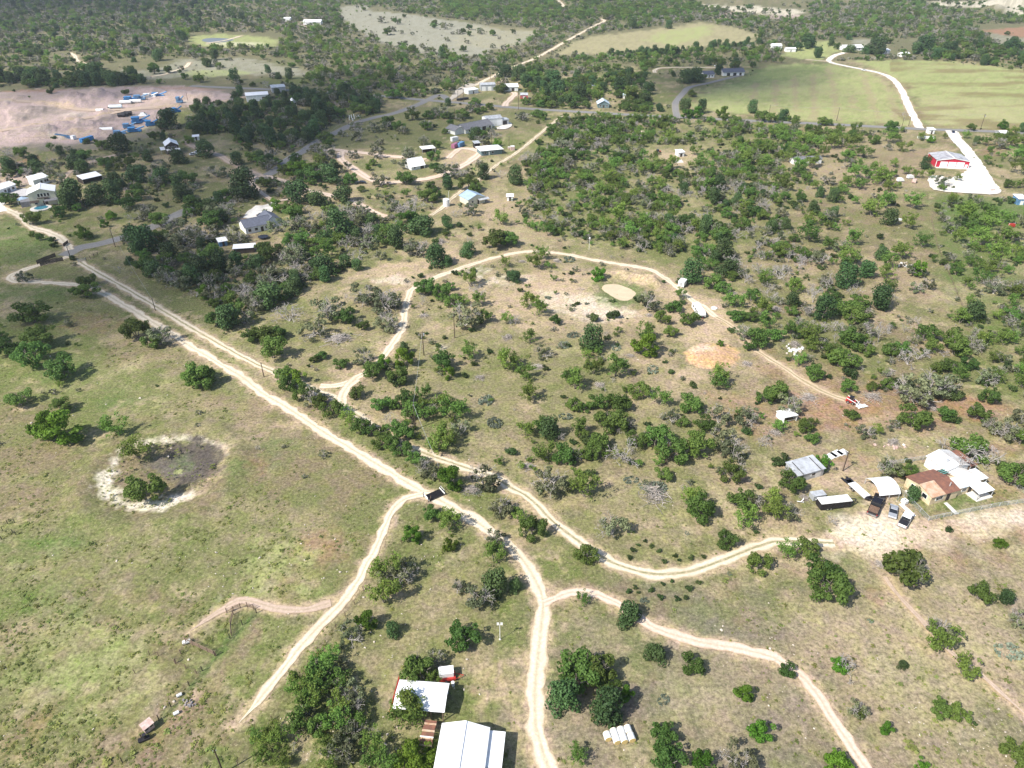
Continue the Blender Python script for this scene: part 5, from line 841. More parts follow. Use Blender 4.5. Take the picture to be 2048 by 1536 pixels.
MARKS = [('large white barn', 940, 1490), ('smaller barn', 845, 1390), ('round hay bales', 1240, 1475), ('cattle guard', 869, 994), ('dry tank', 325, 945), ('muddy pond', 1238, 585), ('orange dirt mound', 1424, 712), ('rusty ranch house', 1880, 980), ('grey metal shed', 1618, 945), ('black pickup', 1745, 1020), ('white shelter', 1578, 838), ('red skid steer', 1703, 806), ('white camper', 1397, 627), ('red barn', 1900, 322), ('two-storey house', 80, 388), ('timber fronted house', 338, 295), ('slate roofed house', 525, 456), ('blue roofed cabin', 950, 400), ('steep white house', 836, 328), ('hip roofed house', 985, 302), ('sprawling grey house', 945, 256), ('blue container', 172, 276), ('quarry gravel heaps', 165, 205), ('mobile home', 1610, 320), ('white drive bend', 1785, 158), ('garage house', 1468, 145), ('ranch entry fences', 95, 523), ('pink road fork', 1086, 1205), ('white pole', 1000, 1278), ('wire pens', 430, 1290), ('loop track bend', 808, 625), ('striped hay field', 1600, 190), ('gravel crossing', 897, 202), ('far dry field', 860, 70), ('leaning power pole', 1686, 942), ('eastern branch piles', 1740, 800), ('highway barns', 1000, 185), ('far pale ranch', 1700, 98), ('pink south track', 1500, 1302), ('roadside shed', 2010, 268), ('upper track end', 852, 440), ('entry lane', 400, 668), ('farmyard gate', 1660, 1085), ('far ridge quarry', 1985, 24), ('tree line pond', 436, 80), ('tan slab clearing', 1355, 320), ('upper left track', 160, 118), ('left highway trees', 60, 165)]
WORDN = ['nearest', 'second nearest', 'third nearest', 'fourth nearest', 'fifth nearest', 'sixth nearest', 'seventh nearest', 'eighth nearest', 'ninth nearest', 'tenth nearest', 'eleventh nearest', 'twelfth nearest', 'thirteenth nearest', 'fourteenth nearest', 'fifteenth nearest', 'sixteenth nearest', 'seventeenth nearest', 'eighteenth nearest', 'nineteenth nearest', 'twentieth nearest', 'twenty-first nearest', 'twenty-second nearest', 'twenty-third nearest', 'twenty-fourth nearest', 'twenty-fifth nearest', 'twenty-sixth nearest']
MW = [(nm, *G(a, b)[:2]) for nm, a, b in MARKS]
DIRS = ['right of', 'behind-right of', 'behind', 'behind-left of', 'left of', 'front-left of', 'in front of', 'front-right of']

def plant_all():
    T = TREES; n = len(T)
    X = np.array([t[0] for t in T]); Y = np.array([t[1] for t in T]); Wd = np.array([t[2] for t in T]); K = np.array([t[3] for t in T]); E = np.array([t[4] for t in T])
    px, py = to_px(X, Y); wpx = Wd * F / (Y * CT + H * ST); vis = (px > -30) & (px < 2078) & (py > 0) & (py < 1575)
    LIM = {'O': 290, 'M': 290, 'J': 230, 'G': 260, 'E': 110}
    names = {}; stuff = {}
    chosen = []
    for k in KIND:
        idx = np.nonzero(K == k)[0]
        sc_ = np.where(vis[idx], wpx[idx], 0) ; order = idx[np.argsort(-sc_)]
        cut = LIM.get(k, 290); ind = [i for i in order[:cut] if vis[i] and wpx[i] > 5]; s = set(ind); chosen += ind
        stuff[k] = [i for i in idx if i not in s and not (E[i] and not vis[i])]
    # labels: kind and size, where it stands by the closest landmark, rank where several would read alike
    bucket = {}
    for i in chosen:
        k = K[i]; d = [((mx - X[i]) ** 2 + (my - Y[i]) ** 2, q) for q, (_, mx, my) in enumerate(MW)]; d2, q = min(d)
        a = math.atan2(Y[i] - MW[q][2], X[i] - MW[q][1]); dr = DIRS[int(round(a / (math.pi / 4))) % 8]
        med = {'O': 6.5, 'L': 5, 'J': 6, 'M': 5.5, 'G': 6, 'D': 4.5, 'E': 6, 'B': 2.2, 'P': 4, 'S': 5, 'W': 2}[k]
        sz = 'big' if Wd[i] > med * 1.25 else ('small' if Wd[i] < med * .75 else 'medium')
        bucket.setdefault((k, sz, dr, q), []).append((d2, i))
    for (k, sz, dr, q), L in bucket.items():
        L.sort(); nm, cat, noun, look = KIND[k]
        for r_, (d2, i) in enumerate(L):
            base = f'{sz} {look} {noun}'
            names[i] = f'{base} {dr} the {MW[q][0]}' if len(L) == 1 else f'{base} {dr} the {MW[q][0]}, {WORDN[min(r_, 25)]}'
    for i in chosen:
        k = K[i]; nm, cat, noun, look = KIND[k]; v = int(rng.integers(NVAR[k])); cr, tr, _ = PROTO[k][v]
        s = float(Wd[i]); zs = s * float(rng.uniform(.9, 1.15)) * min(1.0, (6.5 / s) ** .55)
        o = thing(nm, names[i], cat, (float(X[i]), float(Y[i]), 0), float(rng.uniform(0, 6.28)), PLURAL[k] + ' of the ranch land'); o.scale = (s, s, zs)
        for me, pn in ((tr, TNAME.get(k, 'trunk')), (cr, CNAME.get(k, 'crown'))):
            p = bpy.data.objects.new(pn, me); C.objects.link(p); p.parent = o
    SN = {'O': 'oak_woodland', 'M': 'mesquite_woodland', 'J': 'juniper_woodland', 'G': 'scrub_woodland', 'E': 'bare_woodland', 'L': 'leafy_woodland', 'D': 'dead_woodland', 'B': 'far_shrubs'}
    for k, L in stuff.items():
        if not L or k not in SN: continue
        gn_scatter(SN[k], np.stack([X[L], Y[L], np.zeros(len(L))], 1), rng.uniform(0, 6.28, len(L)), Wd[L], rng.integers(0, NVAR[k], len(L)), [p[2] for p in PROTO[k]])
    return len(chosen), {k: len(v) for k, v in stuff.items()}

def gn_scatter(name, P, rot, scl, idx, meshes):
    """one object of kind stuff: copies of the given meshes at many points"""
    col = bpy.data.collections.new(name + '_sources')
    for i, m in enumerate(meshes):
        o = bpy.data.objects.new(f'{name}_source_{i:02d}', m); col.objects.link(o)
    me = bpy.data.meshes.new(name); me.vertices.add(len(P)); me.vertices.foreach_set('co', np.asarray(P, np.float32).ravel())
    for nm, ty, a in (('rz', 'FLOAT', rot), ('sc', 'FLOAT', scl)):
        me.attributes.new(nm, ty, 'POINT').data.foreach_set('value', np.asarray(a, np.float32))
    me.attributes.new('vi', 'INT', 'POINT').data.foreach_set('value', np.asarray(idx, np.int32))
    o = bpy.data.objects.new(name, me); C.objects.link(o); o['kind'] = 'stuff'
    g = bpy.data.node_groups.new(name, 'GeometryNodeTree'); g.is_modifier = True
    g.interface.new_socket('Geometry', in_out='INPUT', socket_type='NodeSocketGeometry'); g.interface.new_socket('Geometry', in_out='OUTPUT', socket_type='NodeSocketGeometry')
    N = g.nodes.new; L = g.links.new
    gi, go = N('NodeGroupInput'), N('NodeGroupOutput'); ip = N('GeometryNodeInstanceOnPoints'); ci = N('GeometryNodeCollectionInfo')
    ci.inputs['Collection'].default_value = col; ci.inputs['Separate Children'].default_value = True; ci.inputs['Reset Children'].default_value = True
    def at(nm, ty):
        a = N('GeometryNodeInputNamedAttribute'); a.data_type = ty; a.inputs['Name'].default_value = nm; return a.outputs['Attribute']
    cx = N('ShaderNodeCombineXYZ'); L(at('rz', 'FLOAT'), cx.inputs['Z'])
    L(gi.outputs[0], ip.inputs['Points']); L(ci.outputs[0], ip.inputs['Instance']); ip.inputs['Pick Instance'].default_value = True
    L(at('vi', 'INT'), ip.inputs['Instance Index']); L(cx.outputs[0], ip.inputs['Rotation']); L(at('sc', 'FLOAT'), ip.inputs['Scale']); L(ip.outputs[0], go.inputs[0])
    md = o.modifiers.new('scatter', 'NODES'); md.node_group = g
    return o
def underbrush():
    n = 150000; Y = rng.uniform(130, 1300, n) ** 1.0; U = rng.uniform(-.82, .82, n); X = U * (Y * CT + H * ST); d = np.full(n, .12)
    for P, dn, ks, s in ZONES: d[inpoly(Ga(P), X, Y)] = dn
    d[inpoly(Ga([(560, 740), (870, 440), (1780, 615), (2030, 830), (1500, 920), (1650, 1085), (1300, 1220), (880, 960)]), X, Y) & (d < .2)] = .55
    cl = fbm(X, Y, 11, 88, 3); rate = n / 1170.0 / (1.64 * (Y * CT + H * ST))
    acc = rng.random(n) < d / 100 * 3.2 * np.clip(.2 + 6 * (cl - .42), 0, 3) / rate
    for nm, hw, mt, P in ROADW:
        sel = np.nonzero(acc)[0]; acc[sel[segdist(np.vstack([P[::3], P[-1:]]), X[sel], Y[sel]) < hw + 1.2]] = False
    for cx, cy, rad in CLEAR:
        x0, y0, _ = G(cx, cy); acc &= ~(np.hypot(X - x0, Y - y0) < rad * .75)
    for cx, cy, rad in [(1880, 990, 22), (1740, 1030, 24), (1620, 950, 9), (1238, 588, 11), (1424, 712, 9), (1400, 626, 7), (1703, 806, 6), (1578, 840, 6), (1364, 566, 5)]:
        x0, y0, _ = G(cx, cy); acc &= ~(np.hypot(X - x0, Y - y0) < rad)
    X, Y = X[acc], Y[acc]; src = [p[2] for p in PROTO['B']] + [p[2] for p in PROTO['G'][:4]] + [p[2] for p in PROTO['E'][:2]] + [p[2] for p in PROTO['M'][:3]]
    gn_scatter('underbrush', np.stack([X, Y, np.zeros(len(X))], 1), rng.uniform(0, 6.28, len(X)), rng.lognormal(.45, .38, len(X)), rng.integers(0, len(src), len(X)), src)
    return len(X)
print('BRUSH', underbrush())
print('TREES', plant_all(), len(TREES))
# ---------------------------------------------------------------- buildings, vehicles, fences and yard things
M_WHITE = mat('white_metal_roof', (.84, .84, .84), .5, 0, .02, .5, .12, (3.0, 'X'))
M_WPAINT = mat('white_paint', (.74, .74, .72), .6, 0, .06, .8)
M_CREAM = mat('cream_siding', (.58, .57, .45), .8, 0, .06, .8)
M_STUCCO = mat('tan_stucco', (.62, .50, .33), .9, 0, .12, .9, .15)
M_GREYM = mat('grey_metal', (.42, .44, .46), .5, .3, .1, .8, 0, (3.0, 'X'))
M_GALV = mat('galvanised_sheet', (.60, .62, .64), .42, .25, .12, .6, 0, (3.0, 'X'), var2=(.36, .36, .36))
M_SLATE = mat('slate_shingles', (.105, .115, .15), .8, 0, .15, 1.5, .1)
M_SHINGLE = mat('grey_shingles', (.17, .17, .185), .85, 0, .15, 1.2, .1)
M_BLUEROOF = mat('blue_metal_roof', (.34, .44, .56), .45, .1, .08, .6, 0, (3.0, 'X'))
M_RUST = mat('rusty_sheet', (.165, .080, .060), .8, 0, .2, 1.0, 0, (3.5, 'X'), var2=(.27, .12, .075))
M_RUSTPALE = mat('pale_rusty_sheet', (.55, .42, .31), .75, 0, .1, .9, 0, (3.5, 'X'), var2=(.42, .22, .12))
M_RED = mat('red_siding', (.47, .018, .045), .5, 0, .08, .7, 0, (3.0, 'X'))
M_REDP = mat('red_paint', (.42, .04, .03), .5, 0, .15, 2)
M_DARK = mat('dark_timber', (.055, .042, .035), .85, 0, .2, 1.5)
M_BROWNW = mat('weathered_wood', (.20, .14, .10), .9, 0, .2, 2)
M_POLE = mat('creosote_pole', (.075, .052, .036), .9, 0, .2, 2)
M_GLASS = mat('dark_glass', (.015, .018, .022), .08, 0, .02, 1, spec=.6)
M_BLACK = mat('black_paint', (.012, .011, .014), .25, 0, .05, 1, spec=.5)
M_BLACKM = mat('black_steel', (.022, .020, .024), .5, 0, .1, 1.5)
M_RUBBER = mat('tyre_rubber', (.018, .018, .018), .85, 0, .1, 3)
M_RIM = mat('wheel_rim', (.5, .5, .52), .3, .8, .05, 3)
M_SILVER = mat('silver_paint', (.52, .53, .54), .3, .5, .04, 1, spec=.5)
M_CARW = mat('white_car_paint', (.78, .78, .78), .25, 0, .03, 1, spec=.5)
M_BLUECAR = mat('dark_blue_paint', (.03, .035, .08), .25, 0, .05, 1, spec=.5)
M_BLUE = mat('blue_steel', (.05, .23, .50), .55, .1, .15, .8)
M_BLUE2 = mat('faded_blue_steel', (.13, .27, .45), .6, .1, .15, .8)
M_CONC = mat('pale_concrete', (.62, .59, .54), .9, 0, .08, .8, .1)
M_STRAW = mat('baled_straw', (.56, .42, .17), .95, 0, .2, 6, .3)
M_WRAP = mat('white_net_wrap', (.80, .80, .78), .55, 0, .05, 3, .15)
M_ROCK = mat('pale_rock', (.50, .44, .37), .95, 0, .2, 1.5, .3)
M_GREYROCK = mat('grey_rock', (.26, .24, .24), .95, 0, .2, 1.5, .3)
M_TEAL = mat('teal_boards', (.16, .42, .36), .8, 0, .1, 1)
M_BEDLOAD = mat('brown_load', (.17, .105, .07), .95, 0, .25, 4, .3)
M_POOL = mat('pool_water', (.05, .22, .30), .05, 0, .05, 1, spec=.5)
M_PINKP = mat('pink_plaster', (.58, .47, .42), .85, 0, .15, 1.5, var2=(.40, .24, .2))
M_SAGE = mat('sage_siding', (.13, .19, .20), .8, 0, .1, 1)
M_LIGHTB = mat('pale_blue_sheet', (.60, .70, .76), .4, .1, .06, .7, 0, (3.0, 'X'))
M_LAMPG = mat('clear_lamp', (.7, .7, .7), .2, 0, .02, 1, spec=.5)
M_TAILL = mat('red_lamp', (.3, .01, .01), .3, 0, .02, 1, spec=.5)
M_HULL = mat('grey_tarp', (.3, .31, .33), .7, 0, .1, 1)

def frame2(p, q):
    a = Vector(G(*p)); b = Vector(G(*q)); d = b - a; return a, b, d.length, math.atan2(d.y, d.x)
def base2(p, q, depth):
    """footprint from the two front ground corners: centre, width, heading"""
    a, b, W, ang = frame2(p, q); mid = (a + b) / 2 + Vector((-math.sin(ang), math.cos(ang), 0)) * depth / 2
    return mid, W, ang
def gable_wall(W, D, h, rise, ridge):
    mb = MB()
    if ridge == 'x':
        pr = [(-D / 2, 0), (D / 2, 0), (D / 2, h), (0, h + rise), (-D / 2, h)]
        n = 5; vs = [(-W / 2, y, z) for y, z in pr] + [(W / 2, y, z) for y, z in pr]
    else:
        pr = [(-W / 2, 0), (W / 2, 0), (W / 2, h), (0, h + rise), (-W / 2, h)]
        n = 5; vs = [(x, -D / 2, z) for x, z in pr] + [(x, D / 2, z) for x, z in pr]
    return mb.add(vs, [(i, (i + 1) % n, n + (i + 1) % n, n + i) for i in range(n)] + [tuple(range(n)), tuple(range(n, 2 * n))])
def gable_roof(W, D, h, rise, ridge, o=.4, th=.1, lift=.03):
    mb = MB(); z = h + lift
    if ridge == 'x':
        k = rise / (D / 2)
        for s in (-1, 1):
            mb.slab([(-W / 2 - o, s * (D / 2 + o), z - k * o + th), (W / 2 + o, s * (D / 2 + o), z - k * o + th), (W / 2 + o, s * .0, z + rise + th), (-W / 2 - o, s * .0, z + rise + th)], th)
    else:
        k = rise / (W / 2)
        for s in (-1, 1):
            mb.slab([(s * (W / 2 + o), -D / 2 - o, z - k * o + th), (s * (W / 2 + o), D / 2 + o, z - k * o + th), (0, D / 2 + o, z + rise + th), (0, -D / 2 - o, z + rise + th)], th)
    return mb
def opening(root, name, m, x, y, z, w, h, face='f', fr=None):
    """a window or door panel standing 4 cm proud of its wall, with a frame round it"""
    d = (w, .10, h) if face in 'fb' else (.10, w, h)
    p = MB().box((x, y, z + h / 2), d).part(name, m, root)
    if fr:
        f = MB(); t = .1
        if face in 'fb':
            for c, dd in (((x, y, z + h + t / 2), (w + 2 * t, .14, t)), ((x, y, z - t / 2), (w + 2 * t, .14, t)), ((x - w / 2 - t / 2, y, z + h / 2), (t, .14, h)), ((x + w / 2 + t / 2, y, z + h / 2), (t, .14, h))): f.box(c, dd)
        else:
            for c, dd in (((x, y, z + h + t / 2), (.14, w + 2 * t, t)), ((x, y, z - t / 2), (.14, w + 2 * t, t)), ((x, y - w / 2 - t / 2, z + h / 2), (.14, t, h)), ((x, y + w / 2 + t / 2, z + h / 2), (.14, t, h))): f.box(c, dd)
        f.part('frame', fr, p)
    return p
def house(name, label, p, q, D, h=3, rise=1.5, ridge='x', wall=M_WPAINT, roof=M_WHITE, wins=None, doors=None, group=None, cat='house', o=.4):
    c, W, ang = base2(p, q, D); t = thing(name, label, cat, c, ang, group)
    if ridge == 'flat':
        MB().box((0, 0, h / 2), (W, D, h)).part('wall', wall, t); MB().box((0, 0, h + .1), (W + 2 * o, D + 2 * o, .2)).part('roof', roof, t)
    elif ridge == 'mono':
        pr = [(-D / 2, 0), (D / 2, 0), (D / 2, h + rise), (-D / 2, h)]
        MB().add([(-W / 2, y, z) for y, z in pr] + [(W / 2, y, z) for y, z in pr], [(0, 1, 5, 4), (1, 2, 6, 5), (2, 3, 7, 6), (3, 0, 4, 7), (0, 1, 2, 3), (4, 5, 6, 7)]).part('wall', wall, t)
        k = rise / D * o
        MB().slab([(-W / 2 - o, -D / 2 - o, h - k + .13), (W / 2 + o, -D / 2 - o, h - k + .13), (W / 2 + o, D / 2 + o, h + rise + k + .13), (-W / 2 - o, D / 2 + o, h + rise + k + .13)], .1).part('roof', roof, t)
    elif ridge == 'hip':
        MB().box((0, 0, h / 2), (W, D, h)).part('wall', wall, t)
        a, b = W / 2 + o, D / 2 + o; r = max(.5, W / 2 - D / 2)
        MB().add([(-a, -b, h), (a, -b, h), (a, b, h), (-a, b, h), (-r, 0, h + rise), (r, 0, h + rise), (-a, -b, h + .12), (a, -b, h + .12), (a, b, h + .12), (-a, b, h + .12)], [(3, 2, 1, 0), (0, 1, 7, 6), (1, 2, 8, 7), (2, 3, 9, 8), (3, 0, 6, 9), (6, 7, 5, 4), (7, 8, 5), (8, 9, 4, 5), (9, 6, 4)]).part('roof', roof, t)
    else:
        gable_wall(W, D, h, rise, ridge).part('wall', wall, t); rf = gable_roof(W, D, h, rise, ridge, o).part('roof', roof, t)
        cap = MB()
        if ridge == 'x': cap.box((0, 0, h + rise + .15), (W + 2 * o, .35, .06))
        else: cap.box((0, 0, h + rise + .15), (.35, D + 2 * o, .06))
        cap.part('ridge_cap', roof, rf)
    if wins is None: wins = [(-.3, 1.0, 1.2, 1.1), (.3, 1.0, 1.2, 1.1)]
    for fx, z, w_, hh in wins: opening(t, 'window', M_GLASS, fx * W, -D / 2, z, w_, hh, 'f', M_WPAINT)
    for fx, w_, hh, mm in (doors if doors is not None else [(0, 1.0, 2.1, M_DARK)]): opening(t, 'door', mm, fx * W, -D / 2, .02, w_, hh, 'f')
    opening(t, 'window', M_GLASS, W / 2, 0, 1.0, 1.1, 1.0, 's', M_WPAINT)
    t['w'] = W; t['d'] = D
    return t
def canopy(root, name, m, x0, x1, y0, y1, z0, z1, posts=True, pm=M_GALV):
    """an open roof on posts, z0 at y0 and z1 at y1"""
    r = MB().slab([(x0, y0, z0), (x1, y0, z0), (x1, y1, z1), (x0, y1, z1)], .09).part(name, m, root)
    if posts:
        for x in (x0 + .15, x1 - .15): MB().box((x, y0 + .15, z0 / 2 - .06), (.13, .13, z0 - .16)).part('post', pm, root)
    return r

# ---- the two white barns at the bottom of the view
A_ = Vector(G(885, 1447, 3.4)); B_ = Vector(G(979, 1455.6, 3.4)); d = B_ - A_; ang = math.atan2(d.y, d.x); Wb = d.length; Db = 16.0
org = (A_ + B_) / 2; org.z = 0; org = org - Vector((-math.sin(ang), math.cos(ang), 0)) * Db / 2
t = thing('barn', 'large white metal barn with an open side lean-to, at the bottom edge', 'barn', org, ang)
gable_wall(Wb - .3, Db - .3, 3.3, 1.3, 'y').part('wall', M_WPAINT, t)
rf = gable_roof(Wb - .3, Db - .3, 3.3, 1.3, 'y', .25).part('roof', M_WHITE, t); MB().box((0, 0, 4.78), (.4, Db + .1, .06)).part('ridge_cap', M_WHITE, rf)
lx1 = (Vector(G(1011.6, 1461, 2.6)) - org); lx = lx1.x * math.cos(ang) + lx1.y * math.sin(ang)
canopy(t, 'lean_to_roof', M_WHITE, Wb / 2 - .1, lx, Db / 2 - 6.2, Db / 2, 2.7, 2.7, False)
for yy in (Db / 2 - 6.0, Db / 2 - 3, Db / 2 - .2): MB().box((lx - .15, yy, 1.29), (.14, .14, 2.58)).part('post', M_GALV, t)
for yy in (Db / 2 - 6.1, Db / 2 - 6.5, Db / 2 - 6.9): MB().box(((Wb / 2 + lx) / 2, yy, 2.45), (lx - Wb / 2, .08, .12)).part('rafter', M_GALV, t)
MB().box((0, -Db / 2 + .1, 1.5), (3.2, .12, 3.0)).part('door', M_GREYM, t)
A1 = Vector(G(799, 1358.6, 3)); B1 = Vector(G(899, 1366, 3)); C1 = Vector(G(893, 1425, 3)); d = B1 - A1; ang = math.atan2(d.y, d.x); W1 = d.length
nn = Vector((math.sin(ang), -math.cos(ang), 0)); D1 = (C1 - B1).dot(nn); org = (A1 + B1) / 2 + nn * D1 / 2; org.z = 0
t = thing('barn', 'smaller white roofed open barn with a leafy tree against its front', 'barn', org, ang)
rf = gable_roof(W1 - .3, D1 - .3, 2.85, .55, 'x', .15).part('roof', M_WHITE, t)
MB().box((0, D1 / 2 - .2, 1.4), (W1 - .4, .12, 2.8)).part('wall', M_GREYM, t); MB().box((-W1 / 2 + .15, 0, 1.4), (.12, D1 - .5, 2.8)).part('wall', M_RUST, t)
for i in range(5): MB().box((-W1 / 2 + .4 + i * (W1 - .8) / 4, -D1 / 2 + .3, 1.42), (.16, .16, 2.84)).part('post', M_BROWNW, t)
MB().box((0, D1 / 2 - 1.6, 1.4), (.1, 2.6, 2.7)).part('partition', M_GREYM, t)
t = thing('pen_rail', 'dark red pipe rail along the left side of the smaller white barn', 'rail', G(790, 1395), frame2((783, 1425), (800, 1362))[3])
for z in (.5, .9, 1.3): MB().bar((-3.6, 0, z), (3.6, 0, z), .05).part('rail', M_REDP, t)
for i in range(4): MB().bar((-3.5 + i * 2.33, 0, 0), (-3.5 + i * 2.33, 0, 1.4), .06).part('post', M_REDP, t)
# rusty low shed beside the large barn: sheets laid one by one
A_, B_, L_, ang = frame2((838, 1502), (864, 1504)); c, W_, ang = base2((838, 1502), (864, 1505), 4.6)
t = thing('rusty_shed', 'low rusty sheet roofed shed with a white beam across, beside the large white barn', 'shed', c, ang)
for i in range(11):
    y = -2.3 + i * .42; MB().box((random.uniform(-.05, .05), y + .2, 1.55 + random.uniform(-.03, .03)), (W_ * random.uniform(.93, 1.0), .36, .05)).part('roof_sheet', M_RUST if i % 3 else M_RUSTPALE, t)
MB().box((-.05, -.7, 1.66), (W_ + .1, .18, .1)).part('beam', M_WPAINT, t)
for sx in (-1, 1):
    for sy in (-1, 1): MB().box((sx * (W_ / 2 - .2), sy * 2.1, .75), (.12, .12, 1.5)).part('post', M_BROWNW, t)
MB().box((0, 2.15, .75), (W_ - .3, .06, 1.2)).part('wall', M_RUST, t)
# red trailer with a white box on it
A_, B_, L_, ang = frame2((884, 1362), (925, 1357))
t = thing('utility_trailer', 'red steel utility trailer parked behind the smaller white barn', 'trailer', G(898, 1357), ang)
f = MB(); f.box((-.3, 0, .55), (3.0, 1.7, .12)); f.part('bed', M_REDP, t)
for s in (-1, 1): MB().bar((1.2, s * .6, .5), (2.7, 0, .5), .05).part('tongue', M_REDP, t); MB().box((-.3, s * .82, .8), (3.0, .05, .35)).part('side_rail', M_REDP, t); MB().bar((-.4, s * .88, .33), (-.4, s * 1.06, .33), .33, 14).part('wheel', M_RUBBER, t)
t = thing('cargo_box', 'white box with a flat lid on the red trailer', 'box', G(893, 1352), ang); t.location.z = .62
MB().box((0, 0, .55), (2.6, 1.55, 1.1)).part('body', M_WPAINT, t); MB().box((0, 0, 1.13), (2.7, 1.65, .07)).part('lid', M_WHITE, t)
t = thing('feed_bin', 'white round feed drum in the shade by the smaller white barn', 'drum', G(906, 1371)); MB().bar((0, 0, 0), (0, 0, .9), .3, 14).part('drum', M_WPAINT, t); MB().bar((0, 0, .9), (0, 0, .95), .32, 14).part('lid', M_WPAINT, t)
# white pole that carries two small dark panels
t = thing('panel_pole', 'slim white pole with two small panels on top, on the grass', 'pole', G(1000, 1279))
MB().bar((0, 0, 0), (0, 0, 4.4), .07, 8, .05).part('pole', M_WPAINT, t); MB().bar((0, 0, 0), (0, 0, .12), .2, 8).part('base', M_CONC, t)
for x in (-.34, .34): MB().box((x, 0, 4.55), (.45, .05, .7)).part('panel', M_WPAINT, t)
# wrapped bales, two rows
bl = [((770, 1326), 'white wrapped hay bale standing alone at the left end of the stack'), ((842, 1352), 'white wrapped hay bale, leftmost of the nearer row'), ((900, 1346), 'white wrapped hay bale, middle of the nearer row'), ((962, 1334), 'white wrapped hay bale, rightmost of the nearer row'), ((824, 1300), 'white wrapped hay bale, leftmost of the farther row of three'), ((880, 1287), 'white wrapped hay bale, middle of the farther row of three'), ((936, 1274), 'white wrapped hay bale, rightmost of the farther row of three')]
a_, b_, _, bang = frame2((1024 + 842 / 4, 1152 + 1352 / 4), (1024 + 824 / 4, 1152 + 1300 / 4))
proto_bale = None
for (zx, zy), lab in bl:
    loc = G(1024 + zx / 4, 1152 + zy / 4)
    if proto_bale is None:
        t = thing('hay_bale', lab, 'hay bale', loc, bang, 'white wrapped round hay bales'); proto_bale = t; t.scale = (1, .80, .84)
        w_ = MB(); n = 22
        for x0, x1, r0, r1 in ((0, .07, .70, .77), (.07, 1.2, .77, .77), (1.2, 1.27, .77, .70)): w_.add([(x, r * math.cos(2 * math.pi * i / n), .76 + r * math.sin(2 * math.pi * i / n)) for x, r in ((x0, r0), (x1, r1)) for i in range(n)], [(i, (i + 1) % n, n + (i + 1) % n, n + i) for i in range(n)])
        w_.part('net_wrap', M_WRAP, t)
        for x, dx in ((.035, -.06), (1.235, .06)): MB().bar((x, 0, .76), (x + dx, 0, .76), .71, 22).part('straw_face', M_STRAW, t)
    else: dup(proto_bale, loc, bang, lab)

# ---- ranch house: one thing of several wings
A_ = Vector(G(1857, 1011)); ang = math.radians(19)
t = thing('ranch_house', 'tan stucco ranch house with rusty and white sheet roofs and add-on wings', 'house', A_, ang)
RH = t
M_PATCHED = mat('patched_pale_sheet', (.72, .72, .71), .5, 0, .05, .45, 0, (3.0, 'X'), var2=(.50, .46, .42))
def wing(x0, x1, y0, y1, h, rise, ridge, wm, roofs):
    W, D = x1 - x0, y1 - y0; cx, cy = (x0 + x1) / 2, (y0 + y1) / 2
    o = gable_wall(W, D, h, rise, ridge).part('wall', wm, RH); o.location = (cx, cy, 0)
    k = rise / (D / 2 if ridge == 'x' else W / 2); ov = .3
    for (a0, a1, side, m) in roofs:     # sheets: run a0..a1 along the ridge, side -1 front/left, +1 back/right
        if ridge == 'x':
            ye = cy + side * (D / 2 + ov); q = [(a0, ye, h - k * ov + .13), (a1, ye, h - k * ov + .13), (a1, cy, h + rise + .13), (a0, cy, h + rise + .13)]
        else:
            xe = cx + side * (W / 2 + ov); q = [(xe, a0, h - k * ov + .13), (xe, a1, h - k * ov + .13), (cx, a1, h + rise + .13), (cx, a0, h + rise + .13)]
        MB().slab(q, .08).part('roof', m, RH)
wing(0, 8.2, 0, 7.6, 2.6, .9, 'x', M_STUCCO, [(-.3, 4.0, -1, M_RUSTPALE), (4.03, 8.4, -1, M_RUST), (-.3, 8.4, 1, M_RUST)])
wing(8.25, 15.2, .4, 6.0, 2.6, .8, 'x', M_STUCCO, [(9.9, 13.0, -1, M_LIGHTB), (13.03, 15.4, -1, M_PATCHED), (8.3, 9.87, -1, M_CONC), (10.2, 15.4, 1, M_PATCHED)])
wing(10.5, 17.6, 6.05, 12.0, 2.9, 1.1, 'y', M_WPAINT, [(5.8, 12.3, -1, M_PATCHED), (5.8, 12.3, 1, M_PATCHED)])
for i in range(6): MB().box((9.2, 3.6 + i * .55, 3.22), (1.9, .12, .14)).part('rafter', M_TEAL if i > 2 else M_BROWNW, RH)
MB().box((9.2, 5.2, 2.95), (1.9, 3.4, .1)).part('deck_board', M_DARK, RH)
canopy(RH, 'porch_roof', M_WHITE, 11.8, 16.6, -2.6, .2, 2.3, 2.55); MB().box((14.2, -1.2, .12), (5.0, 3.2, .24)).part('porch_slab', M_CONC, RH)
canopy(RH, 'carport_roof', M_WHITE, 15.6, 18.9, 1.2, 5.0, 2.3, 2.4); canopy(RH, 'lean_to_roof', M_RUST, 17.95, 20.2, 5.6, 11.8, 2.7, 2.9)
MB().box((17.0, 3.2, 1.1), (2.4, 3.2, 2.2)).part('side_room', M_STUCCO, RH); MB().box((18.9, 8.8, 1.2), (1.8, 5.6, 2.4)).part('side_room', M_BROWNW, RH)
for x, w_ in ((2.6, 2.0), (10.6, 1.4)): opening(RH, 'window', M_GLASS, x, 0 if x < 8 else .4, 1.1, w_, 1.0, 'f', M_WPAINT)
for x, yy in ((5.4, 0), (12.6, .4)): opening(RH, 'door', M_DARK, x, yy, .02, 1.1, 2.1, 'f')
for yy in (1.8, 5.2): opening(RH, 'window', M_GLASS, 0, yy, 1.0, 1.3, 1.1, 's', M_WPAINT)
MB().bar((6.6, 1.4, 2.9), (6.6, 1.4, 4.1), .12, 8).part('vent_pipe', M_GALV, RH); MB().box((12.5, 8.2, 4.0), (.7, .7, .8)).part('chimney', M_GALV, RH)
